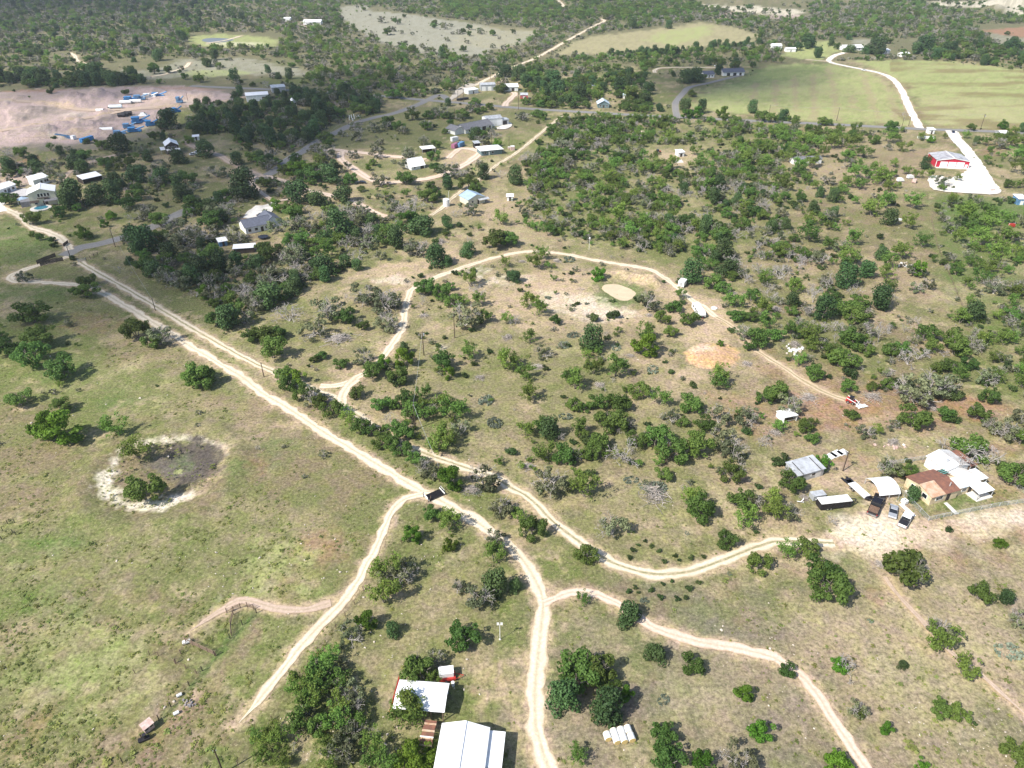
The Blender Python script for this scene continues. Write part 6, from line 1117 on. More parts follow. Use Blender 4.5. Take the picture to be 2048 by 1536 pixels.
for x, y in ((14.0, 6.8), (15.2, 7.0)): MB().bar((x, y, 3.6), (x, y, 4.5), .1, 8).part('vent_pipe', M_GALV, RH)
for (px_, py_), r_, lab in (((1850, 957), .75, 'white round water tank behind the rusty roof, left of a pair'), ((1868, 953), .6, 'white round water tank behind the rusty roof, right of a pair')):
    t = thing('water_tank', lab, 'tank', G(px_, py_), 0, 'white tanks behind the ranch house'); MB().bar((0, 0, 0), (0, 0, 1.6), r_, 18).part('tank', M_WPAINT, t); MB().bar((0, 0, 1.6), (0, 0, 1.8), r_, 18, .2).part('lid', M_WPAINT, t)
flat_sheet('garden_path', [(1886, 1008), (1893, 1006), (1917, 1029), (1909, 1031)], M_CONC, .31)
flat_sheet('garden_path', [(1808, 983), (1824, 980), (1830, 990), (1822, 996)], M_CONC, .312)
# grey shed, arched carport, lean-to in the lot
t = house('metal_shed', 'long grey metal shed with a pale sheet roof and dark doorway', (1593, 966), (1645, 951), 4.6, 2.3, .5, 'mono', M_GREYM, M_GALV, [(.1, 1.0, 1.2, .8)], [(-.36, 1.1, 1.9, M_BLACKM), (.3, 1.6, 1.9, M_CONC)], None, 'shed', .25)
for i in (-1, 1): MB().box((i * t['w'] / 3, 0, 2.78), (.12, t['d'] * .98, .12)).part('roof_seam', M_BLACKM, t).rotation_euler = (math.atan2(.5, t['d']), 0, 0)
c0 = Vector(G(1762, 982)); a2 = frame2((1738, 971), (1760, 997))[3]
t = thing('carport', 'white arched metal carport open at the ends, in the farmyard', 'carport', c0, a2 + math.pi / 2)
prof = [(-3.1, 1.5), (-2.6, 2.15), (-1.4, 2.75), (0, 2.95), (1.4, 2.75), (2.6, 2.15), (3.1, 1.5)]
rf = MB()
for i in range(6):
    (a, za), (b, zb) = prof[i], prof[i + 1]; rf.slab([(-2.7, a, za), (2.7, a, za), (2.7, b, zb), (-2.7, b, zb)], .06)
rf.part('roof', M_WHITE, t)
for x in (-2.5, 0, 2.5):
    for s in (-1, 1): MB().box((x, s * 3.02, .75), (.09, .09, 1.5)).part('post', M_GALV, t)
t = thing('shelter', 'white loafing shelter with a dark open front in the lot', 'shelter', base2((1567, 847), (1592, 842), 3.6)[0], base2((1567, 847), (1592, 842), 3.6)[2]); W_ = base2((1567, 847), (1592, 842), 3.6)[1]
canopy(t, 'roof', M_WPAINT, -W_ / 2 - .2, W_ / 2 + .2, -2.0, 2.0, 2.1, 1.7); MB().box((0, 1.75, .85), (W_, .08, 1.7)).part('wall', M_WPAINT, t)
for s in (-1, 1): MB().box((s * W_ / 2, 0, .9), (.08, 3.5, 1.75)).part('wall', M_WPAINT, t)
MB().box((0, -1.7, .55), (W_ - .2, .06, .1)).part('rail', M_GALV, t)
# loose white sheets by the grey shed, tank, ramp
for (p, q, w_), lab in ((((1660, 921), (1676, 913), 2.0), 'white sheet lying on dirt behind the grey shed, left of three'), (((1672, 916), (1688, 909), 2.2), 'white sheet lying on dirt behind the grey shed, middle of three'), (((1684, 912), (1698, 906), 1.9), 'white sheet lying on dirt behind the grey shed, right of three')):
    c, W_, an = base2(p, q, w_); o = MB().box((0, 0, .09), (W_, w_, .18)).part('white_sheet', M_WPAINT); o.location = c; o.rotation_euler = (0, 0, an); tag(o, lab, 'sheet', 'white sheets behind the grey shed')
t = thing('water_tote', 'white plastic tote on the ground beside the yard fence', 'tote', G(1808, 1006), .4); MB().box((0, 0, .55), (1.1, 1.2, .95)).part('tank', M_WPAINT, t); MB().box((0, 0, .05), (1.2, 1.3, .1)).part('pallet', M_BROWNW, t); MB().bar((0, 0, 1.02), (0, 0, 1.1), .15, 10).part('cap', M_BLACKM, t)
c, L_, an = Vector(G(1814, 1021)), frame2((1800, 1009), (1828, 1034))[2], frame2((1800, 1009), (1828, 1034))[3]
t = thing('loading_ramp', 'long narrow white ramp lying between the tote and white pickup', 'ramp', c, an); MB().box((0, 0, .14), (L_, .85, .08)).part('deck', M_WPAINT, t)
for s in (-1, 1): MB().box((0, s * .42, .2), (L_, .06, .2)).part('side_rail', M_WPAINT, t)
t = thing('scrap_heap', 'small heap of pale scrap boards beside the cargo trailer', 'scrap heap', G(1603, 1003), .5)
for i in range(6): MB().box((random.uniform(-.7, .7), random.uniform(-.4, .4), .1 + i * .08), (random.uniform(1, 2), .22, .07), random.uniform(-.7, .7)).part('board', M_WPAINT if i % 2 else M_BROWNW, t)
t = thing('rubble_heap', 'low heap of reddish rubble and a pale slab on the yard', 'rubble', G(1786, 894))
for i in range(14): MB().box((random.gauss(0, 1.2), random.gauss(0, .8), .15), (random.uniform(.3, .8), random.uniform(.3, .7), random.uniform(.2, .5)), random.uniform(0, 3), .7).part('stone', M_PINKP if i else M_WPAINT, t)

# ---- vehicles
def wheels(t, xs, y, r, w_=.24):
    for x in xs:
        for s in (-1, 1):
            wl = MB().bar((x, s * (y - w_), r), (x, s * y, r), r, 16).part('wheel', M_RUBBER, t); MB().bar((x, s * (y - .03), r), (x, s * (y + .012), r), r * .58, 12).part('rim', M_RIM, wl)
def loc2(front, rear):
    f = Vector(G(*front)); r = Vector(G(*rear)); d = f - r; return (f + r) / 2, math.atan2(d.y, d.x), d.length
def pickup(label, front, rear, paint, load=None, cover=None):
    c, an, _ = loc2(front, rear); t = thing('pickup_truck', label, 'pickup', c, an)
    hw = .98; L = 5.9; x0 = -L / 2
    MB().prism([(x0, .5), (x0 + .05, 1.08), (x0 + 2.05, 1.08), (x0 + 2.05, .5)], -hw, hw).part('bed_floor', M_BLACKM if not load else paint, t).scale = (1, .99, .62)
    for s in (-1, 1): MB().box((x0 + 1.03, s * (hw - .05), .82), (2.06, .1, .62)).part('bed_side', paint, t)
    MB().box((x0 + .03, 0, .82), (.08, 2 * hw, .62)).part('tailgate', paint, t)
    MB().prism([(x0 + 2.06, .42), (L / 2 - .05, .42), (L / 2, .62), (L / 2 - .06, .98), (L / 2 - 1.2, 1.12), (x0 + 2.06, 1.14)], -hw, hw).part('body', paint, t)
    cab = [(x0 + 2.1, 1.12), (x0 + 2.25, 1.80), (x0 + 3.85, 1.84), (L / 2 - 1.25, 1.10)]
    tp = lambda z: 1 - .14 * max(0, (z - 1.1) / .75)
    MB().prism(cab, -hw + .04, hw - .04, tp).part('cab_glass', M_GLASS, t)
    MB().prism([(x0 + 2.2, 1.78), (x0 + 3.9, 1.80), (x0 + 3.7, 1.90), (x0 + 2.35, 1.88)], -.86, .86).part('cab_roof', paint, t)
    for xx in (x0 + 2.95,):
        for s in (-1, 1): MB().bar((xx, s * (hw - .02), 1.1), (xx, s * (hw - .17), 1.82), .06).part('door_pillar', paint, t)
    for s in (-1, 1):
        MB().box((L / 2 - .04, s * .72, .82), (.08, .36, .2)).part('headlight', M_LAMPG, t); MB().box((x0 - .02, s * .86, .85), (.06, .16, .34)).part('tail_light', M_TAILL, t); MB().box((x0 + 4.15, s * 1.1, 1.22), (.14, .2, .2)).part('mirror', M_BLACK, t)
    MB().box((L / 2 + .06, 0, .52), (.16, 1.9, .24)).part('front_bumper', M_RIM, t); MB().box((x0 - .08, 0, .52), (.16, 1.8, .2)).part('rear_bumper', M_RIM, t)
    wheels(t, (x0 + 1.15, L / 2 - 1.05), hw - .02, .40)
    if load: MB().box((x0 + 1.03, 0, 1.0), (1.85, 1.72, .2)).part('bed_load', load, t)
    if cover: MB().box((x0 + 1.03, 0, 1.16), (2.0, 1.9, .06)).part('bed_cover', cover, t)
    return t
pk = pickup('black crew cab pickup with a brown load in its bed', (1760, 993), (1741, 1036), M_BLACK, M_BEDLOAD); pk.scale = (1.36, 1.18, 1.15)
pickup('white pickup with a black bed cover, nearest the fence corner', (1817, 1031), (1803, 1055), M_CARW, None, M_BLACKM)
def car(label, front, rear, paint, group=None, L=4.6):
    c, an, _ = loc2(front, rear); t = thing('car', label, 'car', c, an, group); hw = .88; x = L / 2
    MB().prism([(-x, .38), (x - .05, .38), (x, .6), (x - .15, .82), (x - 1.25, .96), (-x + .75, 1.0), (-x + .05, .92)], -hw, hw).part('body', paint, t)
    tp = lambda z: 1 - .2 * max(0, (z - .95) / .5)
    MB().prism([(x - 1.3, .95), (x - 2.05, 1.42), (-x + 1.35, 1.42), (-x + .65, .98)], -hw + .03, hw - .03, tp).part('windows', M_GLASS, t)
    MB().prism([(x - 2.1, 1.40), (-x + 1.4, 1.40), (-x + 1.45, 1.47), (x - 2.15, 1.47)], -.7, .7).part('roof', paint, t)
    for s in (-1, 1): MB().box((x - .06, s * .62, .68), (.1, .34, .14)).part('headlight', M_LAMPG, t); MB().box((-x + .02, s * .66, .76), (.08, .3, .14)).part('tail_light', M_TAILL, t)
    wheels(t, (-x + .85, x - .85), hw, .32, .2)
    return t
car('silver sedan parked between the two pickups', (1783, 1038), (1786.5, 1016), M_SILVER)
car('dark blue car on the white drive by the road', (1907, 268), (1905, 264), M_BLUECAR)
car('white car parked beside the timber fronted house, nearer one', (393, 309), (381, 311), M_CARW, 'white cars by the timber fronted house'); car('white car parked beside the timber fronted house, farther one', (402, 305), (391, 307), M_CARW, 'white cars by the timber fronted house')
car('dark car on the dirt loop below the steep white house', (729, 367), (719, 367), M_BLACK); car('red car behind the highway barns among trees', (1066, 183), (1056, 184), M_REDP); car('white car half hidden by trees west of the asphalt road', (724, 210), (714, 211), M_CARW)
car('white car parked by the dark roofed hay field house', (1436, 133), (1430, 133), M_CARW); car('white car on the hay field drive', (1733, 142), (1723, 141), M_CARW)
car('black car on the white drive of the dark roofed L-shaped house', (528, 431), (520, 433), M_BLACK)
# gooseneck stock trailer
c, an, L_ = loc2((1696, 1010), (1633, 1017))
t = thing('stock_trailer', 'long black slatted stock trailer with a white roof', 'trailer', c, an); L_ = 7.6
MB().box((0, 0, .62), (L_, 2.2, .16)).part('floor', M_BLACKM, t); MB().box((0, 0, 2.32), (L_ + .1, 2.3, .1)).part('roof', M_WPAINT, t)
for s in (-1, 1):
    for k in range(5): MB().box((0, s * 1.08, .95 + k * .29), (L_, .05, .15)).part('side_slat', M_BLACKM, t)
    for k in range(6): MB().box((-L_ / 2 + .05 + k * (L_ - .1) / 5, s * 1.04, 1.48), (.09, .09, 1.6)).part('side_post', M_BLACKM, t)
MB().box((L_ / 2 - .03, 0, 1.45), (.06, 2.2, 1.6)).part('front_wall', M_BLACKM, t); MB().box((-L_ / 2 + .03, 0, 1.45), (.06, 2.2, 1.6)).part('rear_gate', M_BLACKM, t)
MB().box((0, 0, .74), (L_ - .3, 2.0, .06)).part('straw_floor', M_BROWNW, t)
for s in (-1, 1): MB().bar((L_ / 2, s * .9, 1.5), (L_ / 2 + 1.8, s * .15, 1.5), .11).part('gooseneck', M_BLACKM, t)
MB().bar((L_ / 2 + 1.75, 0, .5), (L_ / 2 + 1.75, 0, 1.6), .09).part('coupler', M_BLACKM, t); wheels(t, (-1.9, -1.0), 1.12, .38)
# cargo trailer
c, an, L_ = loc2((1648, 995), (1618, 1000)); t = thing('cargo_trailer', 'small grey cargo trailer with a pale roof', 'trailer', c, an)
MB().box((0, 0, 1.05), (3.3, 1.8, 1.35)).part('body', M_GREYM, t); MB().box((0, 0, 1.76), (3.36, 1.86, .07)).part('roof', M_GALV, t); MB().box((-1.67, 0, 1.05), (.05, 1.5, 1.2)).part('rear_door', M_GREYM, t)
for s in (-1, 1): MB().bar((1.6, s * .6, .5), (2.5, 0, .5), .05).part('tongue', M_BLACKM, t); MB().box((-.3, s * .98, .78), (1.5, .22, .06)).part('fender', M_WPAINT, t)
wheels(t, (-.65, .05), 1.06, .31, .2)
# gooseneck flatbed
c, an, L_ = loc2((1736, 1002), (1698, 968)); t = thing('flatbed_trailer', 'black gooseneck flatbed trailer with a white deck, pointing at the black pickup', 'trailer', c, an)
MB().box((.1, 0, .86), (5.6, 2.2, .1)).part('deck', M_WPAINT, t); MB().box((-.2, 0, .72), (7.4, 1.3, .16)).part('frame', M_BLACKM, t); MB().box((-3.6, 0, .74), (1.7, 2.2, .12)).part('dovetail', M_BLACKM, t)
for s in (-1, 1): MB().box((-4.6, s * .7, .55), (1.4, .6, .1)).part('ramp', M_BLACKM, t); MB().bar((2.9, s * .9, .85), (4.4, s * .2, 1.45), .12).part('gooseneck', M_BLACKM, t)
MB().bar((4.4, 0, .5), (4.4, 0, 1.55), .1).part('coupler', M_BLACKM, t); MB().box((3.1, 0, 1.05), (.5, 1.6, .45)).part('tool_box', M_BLACKM, t); wheels(t, (-1.7, -.8), 1.15, .38)
# skid steer with its bucket
c = Vector(G(1702, 806)); t = thing('skid_steer', 'red skid steer loader with a pale bucket beside the cut branches', 'loader', c, math.radians(-38))
MB().prism([(-1.5, .4), (1.0, .4), (1.1, .9), (.2, 1.2), (-.6, 1.5), (-1.5, 1.4)], -.6, .6).part('body', M_REDP, t); MB().prism([(-.7, 1.35), (-.65, 2.1), (.35, 2.1), (.5, 1.1)], -.55, .55).part('cab', M_GLASS, t); MB().box((-.15, 0, 2.14), (1.15, 1.2, .08)).part('cab_roof', M_BLACKM, t)
for s in (-1, 1): MB().bar((-1.4, s * .75, 1.6), (1.3, s * .75, .9), .1).part('lift_arm', M_WPAINT, t); MB().bar((1.3, s * .75, .9), (1.8, s * .75, .35), .1).part('lift_arm', M_WPAINT, t)
MB().prism([(1.7, .05), (3.0, .05), (2.9, .15), (2.0, .25), (1.9, .85), (1.75, .85)], -.95, .95).part('bucket', M_WPAINT, t); wheels(t, (-.75, .55), .92, .42, .3)
o = thing('tarp', 'crumpled white sheet on the ground by the skid steer bucket', 'sheet', G(1723, 814), .3); mb = MB(); n = 7
mb.add([(i * .55 - 1.6, j * .35 - .7, .08 + .35 * random.random()) for j in range(5) for i in range(n)], [(j * n + i, j * n + i + 1, (j + 1) * n + i + 1, (j + 1) * n + i) for j in range(4) for i in range(n - 1)]); mb.part('sheet', M_WPAINT, o)
# camper, boxy white trailer, round lid in the lot
c, an, L_ = loc2((1404, 637), (1389, 616)); t = thing('camper_trailer', 'long white camper trailer with a rounded roof beside a round leafy tree', 'camper', c, an)
pr = [(-4.0, .5), (4.0, .5), (4.15, 1.3), (3.8, 2.3), (3.2, 2.65), (-3.4, 2.65), (-3.9, 2.4), (-4.1, 1.4)]
MB().prism(pr, -1.2, 1.2, lambda z: 1 - .22 * max(0, (z - 2.0) / .65)).part('body', M_WPAINT, t)
for s in (-1, 1):
    for x in (-2.4, -.4, 1.6): MB().box((x, s * 1.2, 1.65), (.9, .05, .55)).part('window', M_GLASS, t)
MB().box((.5, -1.21, 1.3), (.65, .05, 1.7)).part('door', M_GREYM, t); MB().bar((4.0, 0, .5), (5.1, 0, .45), .07).part('tongue', M_REDP, t); MB().box((4.3, 0, .75), (.5, 1.3, .4)).part('battery_box', M_BLACKM, t); wheels(t, (-.9, -.1), 1.15, .34)
t = thing('box_trailer', 'short white box trailer on legs, half behind a dark juniper', 'trailer', G(1364, 572), math.radians(60)); MB().box((0, 0, 1.45), (3.6, 2.3, 1.9)).part('body', M_WPAINT, t); MB().box((0, 0, 2.44), (3.7, 2.4, .08)).part('roof', M_WHITE, t)
for s in (-1, 1):
    for x in (-1.5, 1.5): MB().box((x, s * 1.0, .25), (.14, .14, .5)).part('leg', M_GALV, t)
MB().box((-1.82, 0, 1.5), (.06, .8, 1.5)).part('door', M_GREYM, t); wheels(t, (0,), 1.1, .34)
t = thing('tank_lid', 'round white slab lid on the ground near the camper', 'lid', G(1428, 617)); MB().bar((0, 0, 0), (0, 0, .3), 1.15, 28).part('slab', M_WPAINT, t); MB().bar((0, 0, .3), (0, 0, .36), .3, 14).part('cover', M_CONC, t)

# ---- gates, cattle guard and entry fences
c, an, L_ = loc2((880, 987), (858, 999)); a_, b_, L_, an = frame2((859, 993), (880, 987))
t = thing('cattle_guard', 'dark barred cattle guard set across the gravel road', 'cattle guard', G(869, 992), an + .2)
for i in range(9): MB().box((0, -1.05 + i * .26, .42), (4.0, .13, .1)).part('bar', M_BLACKM, t)
MB().box((0, 0, .33), (4.1, 2.4, .05)).part('dark_sheet', M_DARK, t)  # flat dark sheet under the bars in place of a hollow
for s in (-1, 1):
    MB().box((s * 2.15, 0, .6), (.14, 2.6, .3)).part('wing_wall', M_WPAINT, t); MB().bar((s * 2.3, -1.1, 0), (s * 2.3, -1.1, 1.5), .09).part('post', M_BLACKM, t); MB().bar((s * 2.3, 1.1, 0), (s * 2.3, 1.1, 1.5), .09).part('post', M_BLACKM, t); MB().bar((s * 2.3, -1.1, 1.3), (s * 2.3, 1.1, 1.3), .05).part('rail', M_WPAINT, t)
def rail_fence(name, label, P, hgt, m, nr=4, solid=False, step=2.4, pr=.07, group=None, cat='fence'):
    W = [Vector(G(*p)) for p in P]; o0 = W[0].copy(); t = thing(name, label, cat, o0, 0, group)
    for i in range(len(W) - 1):
        a, b = W[i] - o0, W[i + 1] - o0; d = b - a; n = max(1, int(d.length / step))
        for k in range(n + (1 if i == len(W) - 2 else 0)):
            p = a + d * k / n; jx = random.uniform(-.03, .03); MB().bar((p.x, p.y, -.1), (p.x + jx, p.y, hgt + random.uniform(-.03, .1)), pr, 6).part('post', m, t)
        for r in range(nr):
            z = hgt * (r + 1) / (nr + .4)
            if solid: an_ = math.atan2(d.y, d.x); MB().box(((a.x + b.x) / 2, (a.y + b.y) / 2, z), (d.length, .06, hgt / nr * .8), an_).part('rail', m, t)
            else: MB().bar((a.x, a.y, z), (b.x, b.y, z), .018 if pr < .08 else .045, 4).part('wire' if pr < .08 else 'rail', m, t)
    return t
rail_fence('entry_fence', 'black slatted entry fence on the far side of the gravel bend', [(75, 529), (90, 522), (112, 514)], 1.7, M_DARK, 5, True, 2.4, .1, 'black entry fences')
rail_fence('entry_fence', 'black slatted entry fence on the near side of the gravel bend', [(82, 533), (100, 527), (127, 522)], 1.7, M_DARK, 5, True, 2.4, .1, 'black entry fences')
rail_fence('ranch_gate', 'grey pipe gate closing the two-track lane near the asphalt', [(157, 525), (172, 521)], 1.3, M_GREYM, 5, False, 9, .09, None, 'gate'); rail_fence('pipe_fence', 'short pipe fence running from the grey gate toward the asphalt', [(173, 521), (196, 510)], 1.3, M_BLACKM, 3, False, 2, .09)
rail_fence('gate_posts_rail', 'dark gate beside the asphalt end and gravel drive', [(128, 494), (137, 487)], 1.5, M_DARK, 4, True, 2, .12, None, 'gate')
rail_fence('wire_fence', 'post and wire fence following the lower ranch track', [(862, 1000), (820, 1062), (785, 1112), (744, 1154), (709, 1209), (672, 1257), (637, 1304), (574, 1384), (544, 1440), (512, 1476), (476, 1530)], 1.3, M_BROWNW, 4, False, 3.0, .075)
rail_fence('wire_fence', 'post and wire fence from the wire pens to the lower left edge', [(513, 1226), (485, 1250), (460, 1277), (430, 1312), (405, 1342), (379, 1372), (342, 1414), (318, 1440), (284, 1478), (245, 1525)], 1.4, M_DARK, 5, False, 2.4, .079)
rail_fence('pen_fence', 'weathered board chute ending at a pale feeder', [(372, 1284), (400, 1297), (432, 1312)], 1.4, M_BROWNW, 5, False, 1.6, .085, 'pens'); rail_fence('pen_fence', 'wire pen around the green square of grass', [(240, 1384), (270, 1347), (300, 1311), (317, 1312), (351, 1328), (393, 1347)], 1.3, M_BROWNW, 3, False, 2.2, .065, 'pens')
rail_fence('pen_fence', 'curved pipe pen at the top of the wire pens', [(454, 1226), (467, 1222), (481, 1216), (495, 1214), (508, 1219)], 1.4, M_BROWNW, 4, False, 1.5, .08, 'pens'); rail_fence('pen_fence', 'two narrow rails joining the curved pen to the fence', [(467, 1229), (462, 1250), (464, 1272)], 1.3, M_BROWNW, 4, False, 1.6, .09, 'pens'); rail_fence('pen_fence', 'short rail run from the feeder to the square pen', [(374, 1288), (362, 1308), (352, 1326)], 1.3, M_BROWNW, 3, False, 1.8, .085, 'pens')
rail_fence('wire_fence', 'short wire fence run on the left pasture edge', [(-20, 1072), (6, 1062), (16, 1048), (30, 1046)], 1.2, M_BLACKM, 3, False, 2.5, .07); rail_fence('wire_fence', 'lone wire fence corner below the short pasture run', [(-20, 1084), (4, 1080), (26, 1066), (32, 1070)], 1.2, M_BLACKM, 3, False, 2.5, .07)
rail_fence('wire_fence', 'wire fence dividing brown lot from green strip on the east', [(1862, 440), (1873, 490), (1888, 530), (1902, 560), (1922, 610), (1945, 660), (1962, 710)], 1.3, M_BROWNW, 4, False, 4, .06)
def chain_fence(label, P):
    W = [Vector(G(*p)) for p in P]; o0 = W[0].copy(); t = thing('chain_link_fence', label, 'fence', o0, 0, 'chain link yard fence')
    for i in range(len(W) - 1):
        a, b = W[i] - o0, W[i + 1] - o0; d = b - a; an_ = math.atan2(d.y, d.x); n = max(1, round(d.length / 2.6))
        for k in range(n + (1 if i == len(W) - 2 else 0)): p = a + d * k / n; MB().bar((p.x, p.y, 0), (p.x, p.y, 1.35), .05, 6).part('post', M_GALV, t)
        MB().bar((a.x, a.y, 1.32), (b.x, b.y, 1.32), .035, 5).part('top_rail', M_GALV, t)
        # the mesh itself: crossing wires
        ms = MB(); m_ = max(2, int(d.length / .45)); u = d / m_
        for k in range(m_):
            for z0, z1 in ((.05, 1.3), (1.3, .05)):
                p, q = a + u * k, a + u * (k + 1); ms.bar((p.x, p.y, z0), (q.x, q.y, z1), .013, 3)
            p = a + u * (k + .5)
        for z in (.25, .5, .75, 1.0): ms.bar((a.x, a.y, z), (b.x, b.y, z), .013, 3)
        w_ = ms.part('mesh_panel', M_CHAIN, t)
M_CHAIN = mat('fence_wire', (.30, .36, .33), .6, .3, .1, 1)
chain_fence('chain link fence behind the carport and big dead tree', [(1754, 936), (1790, 929), (1826, 923), (1864, 917)])
chain_fence('chain link fence along the front and west side of the ranch yard', [(1793, 979), (1823, 1008), (1856, 1042), (1886, 1035), (1916, 1029), (1961, 1020), (1998, 1013), (2048, 1006), (2110, 997)])
chain_fence('chain link fence right of the ranch house trees', [(2020, 968), (2034, 977), (2050, 990)])
# feeders and rocks on the lower left
t = thing('deer_blind', 'small pinkish white wooden box cabin with red edges by the fence', 'blind', G(298, 1458), math.radians(52)); MB().box((0, 0, .95), (1.9, 1.5, 1.5)).part('wall', M_PINKP, t); MB().slab([(-1.1, -.9, 1.75), (1.1, -.9, 1.75), (1.1, .9, 1.95), (-1.1, .9, 1.95)], .08).part('roof', M_PINKP, t); t.scale = (.85, .85, .85)
for s in (-1, 1): MB().box((s * .5, -.76, 1.25), (.6, .06, .4)).part('window', M_GLASS, t)
for x in (-.8, .8):
    for y in (-.6, .6): MB().box((x, y, .1), (.12, .12, .2)).part('leg', M_BROWNW, t)
t = thing('feeder', 'black low feed trough just below the pinkish box cabin', 'trough', G(289, 1480), .5); MB().prism([(-.9, .5), (-.75, .1), (.75, .1), (.9, .5)], -.4, .4).part('trough', M_BLACKM, t); MB().bar((.2, 0, .5), (.2, 0, 1.4), .25, 10, .35).part('hopper', M_BLACKM, t)
for x in (-.6, .6): MB().box((x, 0, .06), (.1, .7, .12)).part('leg', M_BLACKM, t)
for px_, py_, nm in ((353, 1428, 'white drum lying at the foot of the bare dirt bank'), (359, 1392, 'white drum beside the fence above the bare dirt bank')):
    t = thing('drum', nm, 'drum', G(px_, py_), .6, 'white drums by the fence'); MB().bar((-.45, 0, .3), (.45, 0, .3), .3, 14).part('barrel', M_WPAINT, t); MB().bar((.45, 0, .3), (.5, 0, .3), .26, 14).part('lid', M_GALV, t)
t = thing('rock_pile', 'grey rocks heaped on the bare pale dirt bank', 'rock pile', G(379, 1408))
for i in range(14): MB().box((random.gauss(0, .8), random.gauss(0, .4), .14), (random.uniform(.3, .6), random.uniform(.25, .5), random.uniform(.2, .4)), random.uniform(0, 3), .65).part('rock', M_GREYROCK, t)
t = thing('hay_feeder', 'pale timber feeder frame at the head of the board chute', 'feeder', G(374, 1287), .4); MB().box((0, 0, .55), (1.4, .7, .3)).part('trough', M_WPAINT, t)
for x in (-.6, .6):
    for y in (-.3, .3): MB().box((x, y, .22), (.1, .1, .44)).part('leg', M_BROWNW, t)

# ---- utility poles: foot and top row in the photograph
POLES = [(848, 711, 664, 'cross', 'wooden pole with a transformer beside the loop track'), (909.5, 676, 630, '', 'wooden pole in front of a dense grey shrubby tree'), (831, 859, 809, '', 'tall dark pole among mesquites beside the two-track'), (1685.5, 942, 903, 'cross', 'leaning dark pole between grey shed and white sheets'), (879, 963, 930, '', 'dark pole in the hedgerow beside a bright tree'), (231, 494, 459, '', 'dark pole on the verge of the asphalt road end'), (141, 515, 494, '', 'short dark pole where asphalt meets gravel'), (311, 621, 597, '', 'short pole beside the two-track lane'), (528, 754, 726, '', 'pole at the lower end of the entry lane'), (447, 1546, 1506, '', 'thick dark pole at the bottom edge of the pasture'), (1008, 433, 411, '', 'thin pole right of the slate blue roofed cabin'), (558, 352, 325, '', 'left pole of two beside the asphalt road bend'), (583, 350, 316, 'cross', 'right pole of two beside the asphalt road bend'), (669, 344, 316, '', 'lone pole on grass west of the dirt loop'), (661, 255, 232, '', 'pole left of the small white post rows'), (697, 250, 234, '', 'pole just below the small white post rows'), (376, 202, 185, '', 'pole at the east end of the quarry'), (916, 200, 184, '', 'left pole of two by the gravel crossing'), (927, 204, 180, 'cross', 'right pole of two by the gravel crossing'), (1037, 219, 184, 'cross', 'tall pole beside the highway left of red barn'), (983, 291, 264, '', 'pole behind the white roofed blue house'), (910, 239, 219, '', 'pole left of the grey low-roofed house'), (1018, 291, 273, '', 'pole beside the two tan blocks'), (1673, 242, 217, '', 'pole by the striped hay field, left one'), (1817, 252, 227, '', 'pole by the striped hay field, right one'), (1801, 262, 237, '', 'pole on the near side of the road below the hay field'), (1960, 260, 231, 'cross', 'leaning pole on the yellow field edge'), (1538, 228, 211, '', 'pole at the lower left corner of the striped field'), (1080, 122, 91, '', 'pale tall pole beside the far gravel road'), (1406, 131, 111, '', 'pale pole beside the upper hay field drive'), (1178, 500, 478, 'white', 'thin pale post with a white top north of the loop track'), (1331, 927, 885, '', 'dark snag pole standing inside a live oak'), (981, 158, 144, 'cross', 'pale pole where the gravel road leaves the trees')]
for px_, py_, ty, kind, lab in POLES:
    v = ((py_ + ty) / 2 - 768) / F; dep = PITCH + math.atan(v); hgt = (py_ - ty) / (pxm(py_) * math.cos(dep)) * 1.02
    t = thing('utility_pole', lab, 'pole', G(px_, py_), random.uniform(0, 3), 'utility poles'); r_ = .15 if py_ > 300 else .17
    MB().bar((0, 0, -.2), (0, 0, hgt), r_ if kind != 'white' else .07, 8, r_ * .7 if kind != 'white' else .06).part('pole', M_POLE if kind != 'white' else M_WPAINT, t)
    if kind == 'cross': MB().box((0, .18, hgt - .6), (2.0, .12, .14)).part('crossarm', M_POLE, t); MB().bar((.45, 0, hgt - 1.6), (.45, 0, hgt - .8), .25, 10).part('transformer', M_GREYM, t)
    elif kind == 'white': MB().box((0, 0, hgt + .2), (.6, .5, .5)).part('lamp_box', M_WPAINT, t)
    else:
        for x in (-.25, .25): MB().bar((x, 0, hgt - .5), (x, 0, hgt - .25), .06, 6).part('insulator', M_GREYM, t)

# ---- overhead lines between the poles
PH = {}
for px_, py_, ty, kind, lab in POLES: v = ((py_ + ty) / 2 - 768) / F; PH[(px_, py_)] = (py_ - ty) / (pxm(py_) * math.cos(PITCH + math.atan(v))) * 1.02
for lab, seq in (('overhead line along the two-track lane to the asphalt end', [(528, 754), (311, 621), (231, 494)]), ('overhead line from the transformer pole down to the hedgerow pole', [(909.5, 676), (848, 711), (831, 859), (879, 963)]), ('overhead line along the highway below the hay field', [(1538, 228), (1673, 242), (1817, 252), (1960, 260)]), ('overhead line following the asphalt road bend', [(558, 352), (583, 350), (697, 250), (661, 255)])):
    o0 = Vector(G(*seq[0])); t = thing('power_line', lab, 'power line', o0)
    for a, b in zip(seq, seq[1:]):
        A = Vector(G(*a)) - o0; B = Vector(G(*b)) - o0; A.z = PH[a] - .15; B.z = PH[b] - .15; mb = MB(); n = 14; sag = (B - A).length * .018
        pts = [A.lerp(B, i / n) - Vector((0, 0, sag * 4 * (i / n) * (1 - i / n))) for i in range(n + 1)]
        for p_, q_ in zip(pts, pts[1:]): mb.bar(p_, q_, .028, 3)
        mb.part('wire', M_GREYM, t)

